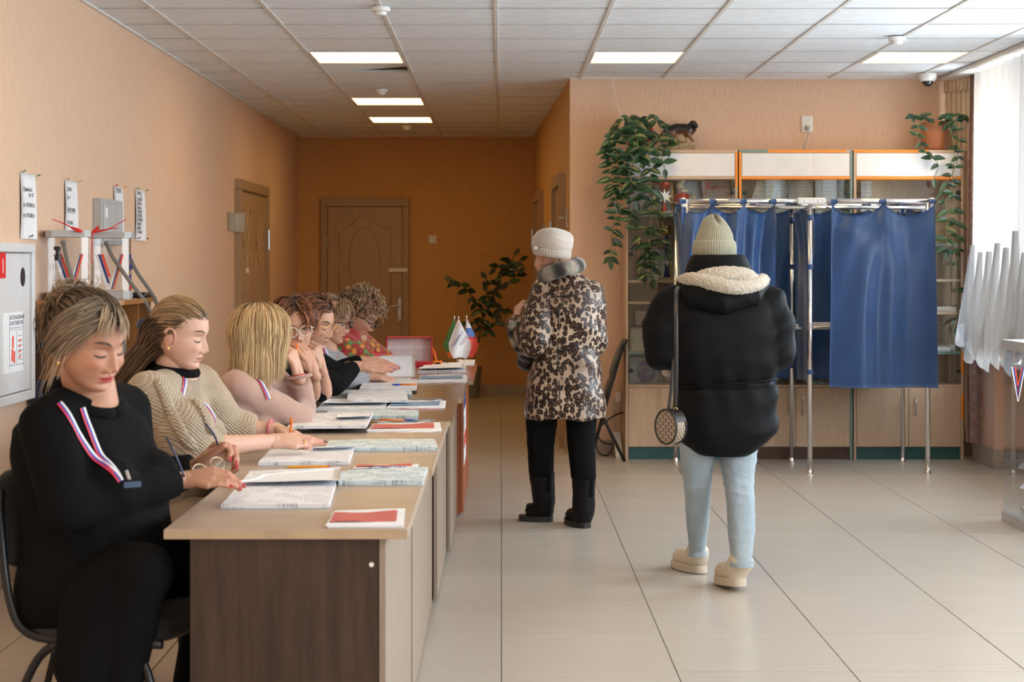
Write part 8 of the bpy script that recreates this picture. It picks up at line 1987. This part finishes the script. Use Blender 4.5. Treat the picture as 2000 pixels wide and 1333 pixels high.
# fur collar and cuff: dark and pale bands
def furtube(pts, rad, bands, nm, par, flat=1.0, up=None):
    q = spline(pts, 12); mb = MB(); mb.tube(q, rad, 16, True, None, flat, up); n = 16; mb.c = []
    for i in range(len(q)):
        k = .5 + .5 * math.sin(i / (len(q) - 1) * bands * 2 * PI + .6); k = k * k * (3 - 2 * k); cc = (.008 + .42 * k, .007 + .36 * k, .006 + .30 * k)
        mb.c += [tuple(x * rnd.uniform(.75, 1.25) for x in cc) for _ in range(n)]
    mb.v = [tuple(Vector(p) + Vector((rnd.uniform(-1, 1), rnd.uniform(-1, 1), rnd.uniform(-1, 1))) * .0035) for p in mb.v]; return part(nm, mb, M['fur'], par, smooth=True)
furtube([E(1060, 545, .02), E(1063, 539, -.07), E(1082, 531, -.125), E(1111, 523, -.12), E(1128, 518, -.05), E(1130, 516, .06), E(1110, 522, .12)], .031, 4.2, 'fur_collar', l_, 1.3, (0, 0, 1))
cu = [ARML[2] + Vector((.0, .0, -.005)) + Vector((.060 * math.cos(a), .070 * math.sin(a), -.045 * math.sin(a * 1.0 + .6) * 1.0)) for a in np.linspace(0, 2 * PI, 14)]
furtube([E(1004, 628, -.06), E(1001, 648, -.05), E(1006, 668, -.04), E(1016, 682, -.03), E(1030, 690, -.02)], .026, 2.4, 'fur_cuff', l_)
for rows, nm in ((LL, 0), (LR, 1)):
    mb = MB(); mb.loft(silh(rows, YL)); remesh(mb, 'trouser_leg', M['blackcloth'], .010, 3, l_, post=wrinkle(.005, 22, 5 + nm))
def tall_boot(top, topw, ank, heel, toe):
    mb = MB(); top, ank, heel, toe = map(Vector, (top, ank, heel, toe)); d = (toe - heel).normalized()
    mb.tube([top, top.lerp(ank, .4), ank], [topw, topw * .92, .062], 20); mb.caps([ank, heel + d * .04 + Vector((0, 0, .055))], [.060, .052], 16); mb.caps([heel + d * .04 + Vector((0, 0, .055)), heel + d * .14 + Vector((0, 0, .05)), toe - d * .05 + Vector((0, 0, .045))], [.052, .046, .042], 16)
    o = remesh(mb, 'boot', M['boot'], .008, 3, l_, post=lambda c, n: wrinkle(.004, 30, 9)(np.stack([c[:, 0], c[:, 1], np.maximum(c[:, 2], .012)], 1), n))
    s = d.cross(Vector((0, 0, 1))).normalized(); L = (toe - heel).length; pts = []
    for k in range(24):
        a = 2 * PI * k / 24; u = .5 + .5 * math.cos(a); pts.append(heel + d * ((L + .012) * u - .006) + s * .052 * math.copysign(abs(math.sin(a)) ** .7, math.sin(a)))
    part('sole', MB().loft([[p + Vector((0, 0, z)) for p in pts] for z in (.001, .03)]), M['black'], o, auto=40)
    part('gusset', MB().box(-.012, .012, -.004, .004, -.05, .05, .003).xf(Matrix.Translation(top + Vector((.035, -topw * .78, -.055)))), M['blackcloth'], o)
tall_boot(E(1058, 922, .1), .073, E(1063, 985, .12), Vector((E(1078, 0, .12).x, 9.17, 0)), Vector((E(1016, 0, .1).x, 9.22, 0)))
tall_boot(E(1140, 930, -.08), .066, E(1140, 1000, -.08), Vector((E(1143, 0).x, 8.93, 0)), Vector((E(1112, 0).x, 9.15, 0)))
# beret style knitted hat
hc = E(1078, 478, .02); Th = Matrix.Translation(hc) @ Matrix.Rotation(math.radians(9), 4, 'Y') @ Matrix.Translation(-hc)
def fold_l(p, c, t, s): return p + Vector((0, 0, .010 * math.sin(3 * t + 1) * math.sin(PI * s)))
knit_hat(l_, [(487, 1040, 1117), (478, 1038, 1119), (466, 1039, 1119), (456, 1045, 1115), (450, 1053, 1108), (446.5, 1064, 1098), (445, 1076, 1086)], YL + .02, 30, M['hatcream'], .0004, Th, name='hat', fold=fold_l)
knit_hat(l_, [(503, 1046, 1116), (498, 1043, 1118), (490, 1041, 1118), (484, 1042, 1116)], YL + .02, 44, M['hatcream'], .0012, Th, name='hat_band')
part('hat_badge', MB().lathe([(.010, 0), (.010, .004), (.006, .005)], 12, (0, 0, 0), Matrix.Rotation(PI / 2, 4, 'X')).xf(Matrix.Translation(E(1046, 485, -.07))), M['steel'], l_)
hair(l_, MhL, 90, lambda p: (p[:, 2] < .0) & (p[:, 2] > -.05) & (p[:, 1] < .03) & (p[:, 1] > -.08), lambda p, t, r: SB([0 * p[:, 0], -.2 + 0 * p[:, 0], -1 + 0 * p[:, 0]]), .05, 5, hair_cols((.14, .08, .04), (.25, .15, .08)), rad=.0013, seed=91, cap=False)
hb = thing('handbag', 'black handbag held under the arm of the leopard coat', 'bag', E(1030, 724, .08))
mb = MB(); mb.caps([E(1034, 668, .10), E(1028, 705, .09)], [.05, .058], 14); mb.caps([E(1030, 690, .0), E(1030, 705, .2)], [.05, .05], 14); remesh(mb, 'body', M['bagleather'], .008, 4, hb, post=wrinkle(.004, 25, 2))
part('strap', MB().tube(spline([E(1022, 690, .02), E(1020, 650, .02), E(1030, 612, .0), E(1042, 592, -.04)], 6), .008, 6), M['bagleather'], hb, smooth=True)
# ------------------------------------------------------------------ lettering becomes mesh
dg = bpy.context.evaluated_depsgraph_get()
for o in [o for o in bpy.data.objects if o.type == 'FONT']:
    me = bpy.data.meshes.new_from_object(o.evaluated_get(dg))
    n = bpy.data.objects.new('tmp', me); C.objects.link(n); n.parent = o.parent; n.matrix_local = o.matrix_local.copy()
    bpy.data.objects.remove(o); n.name = 'lettering'
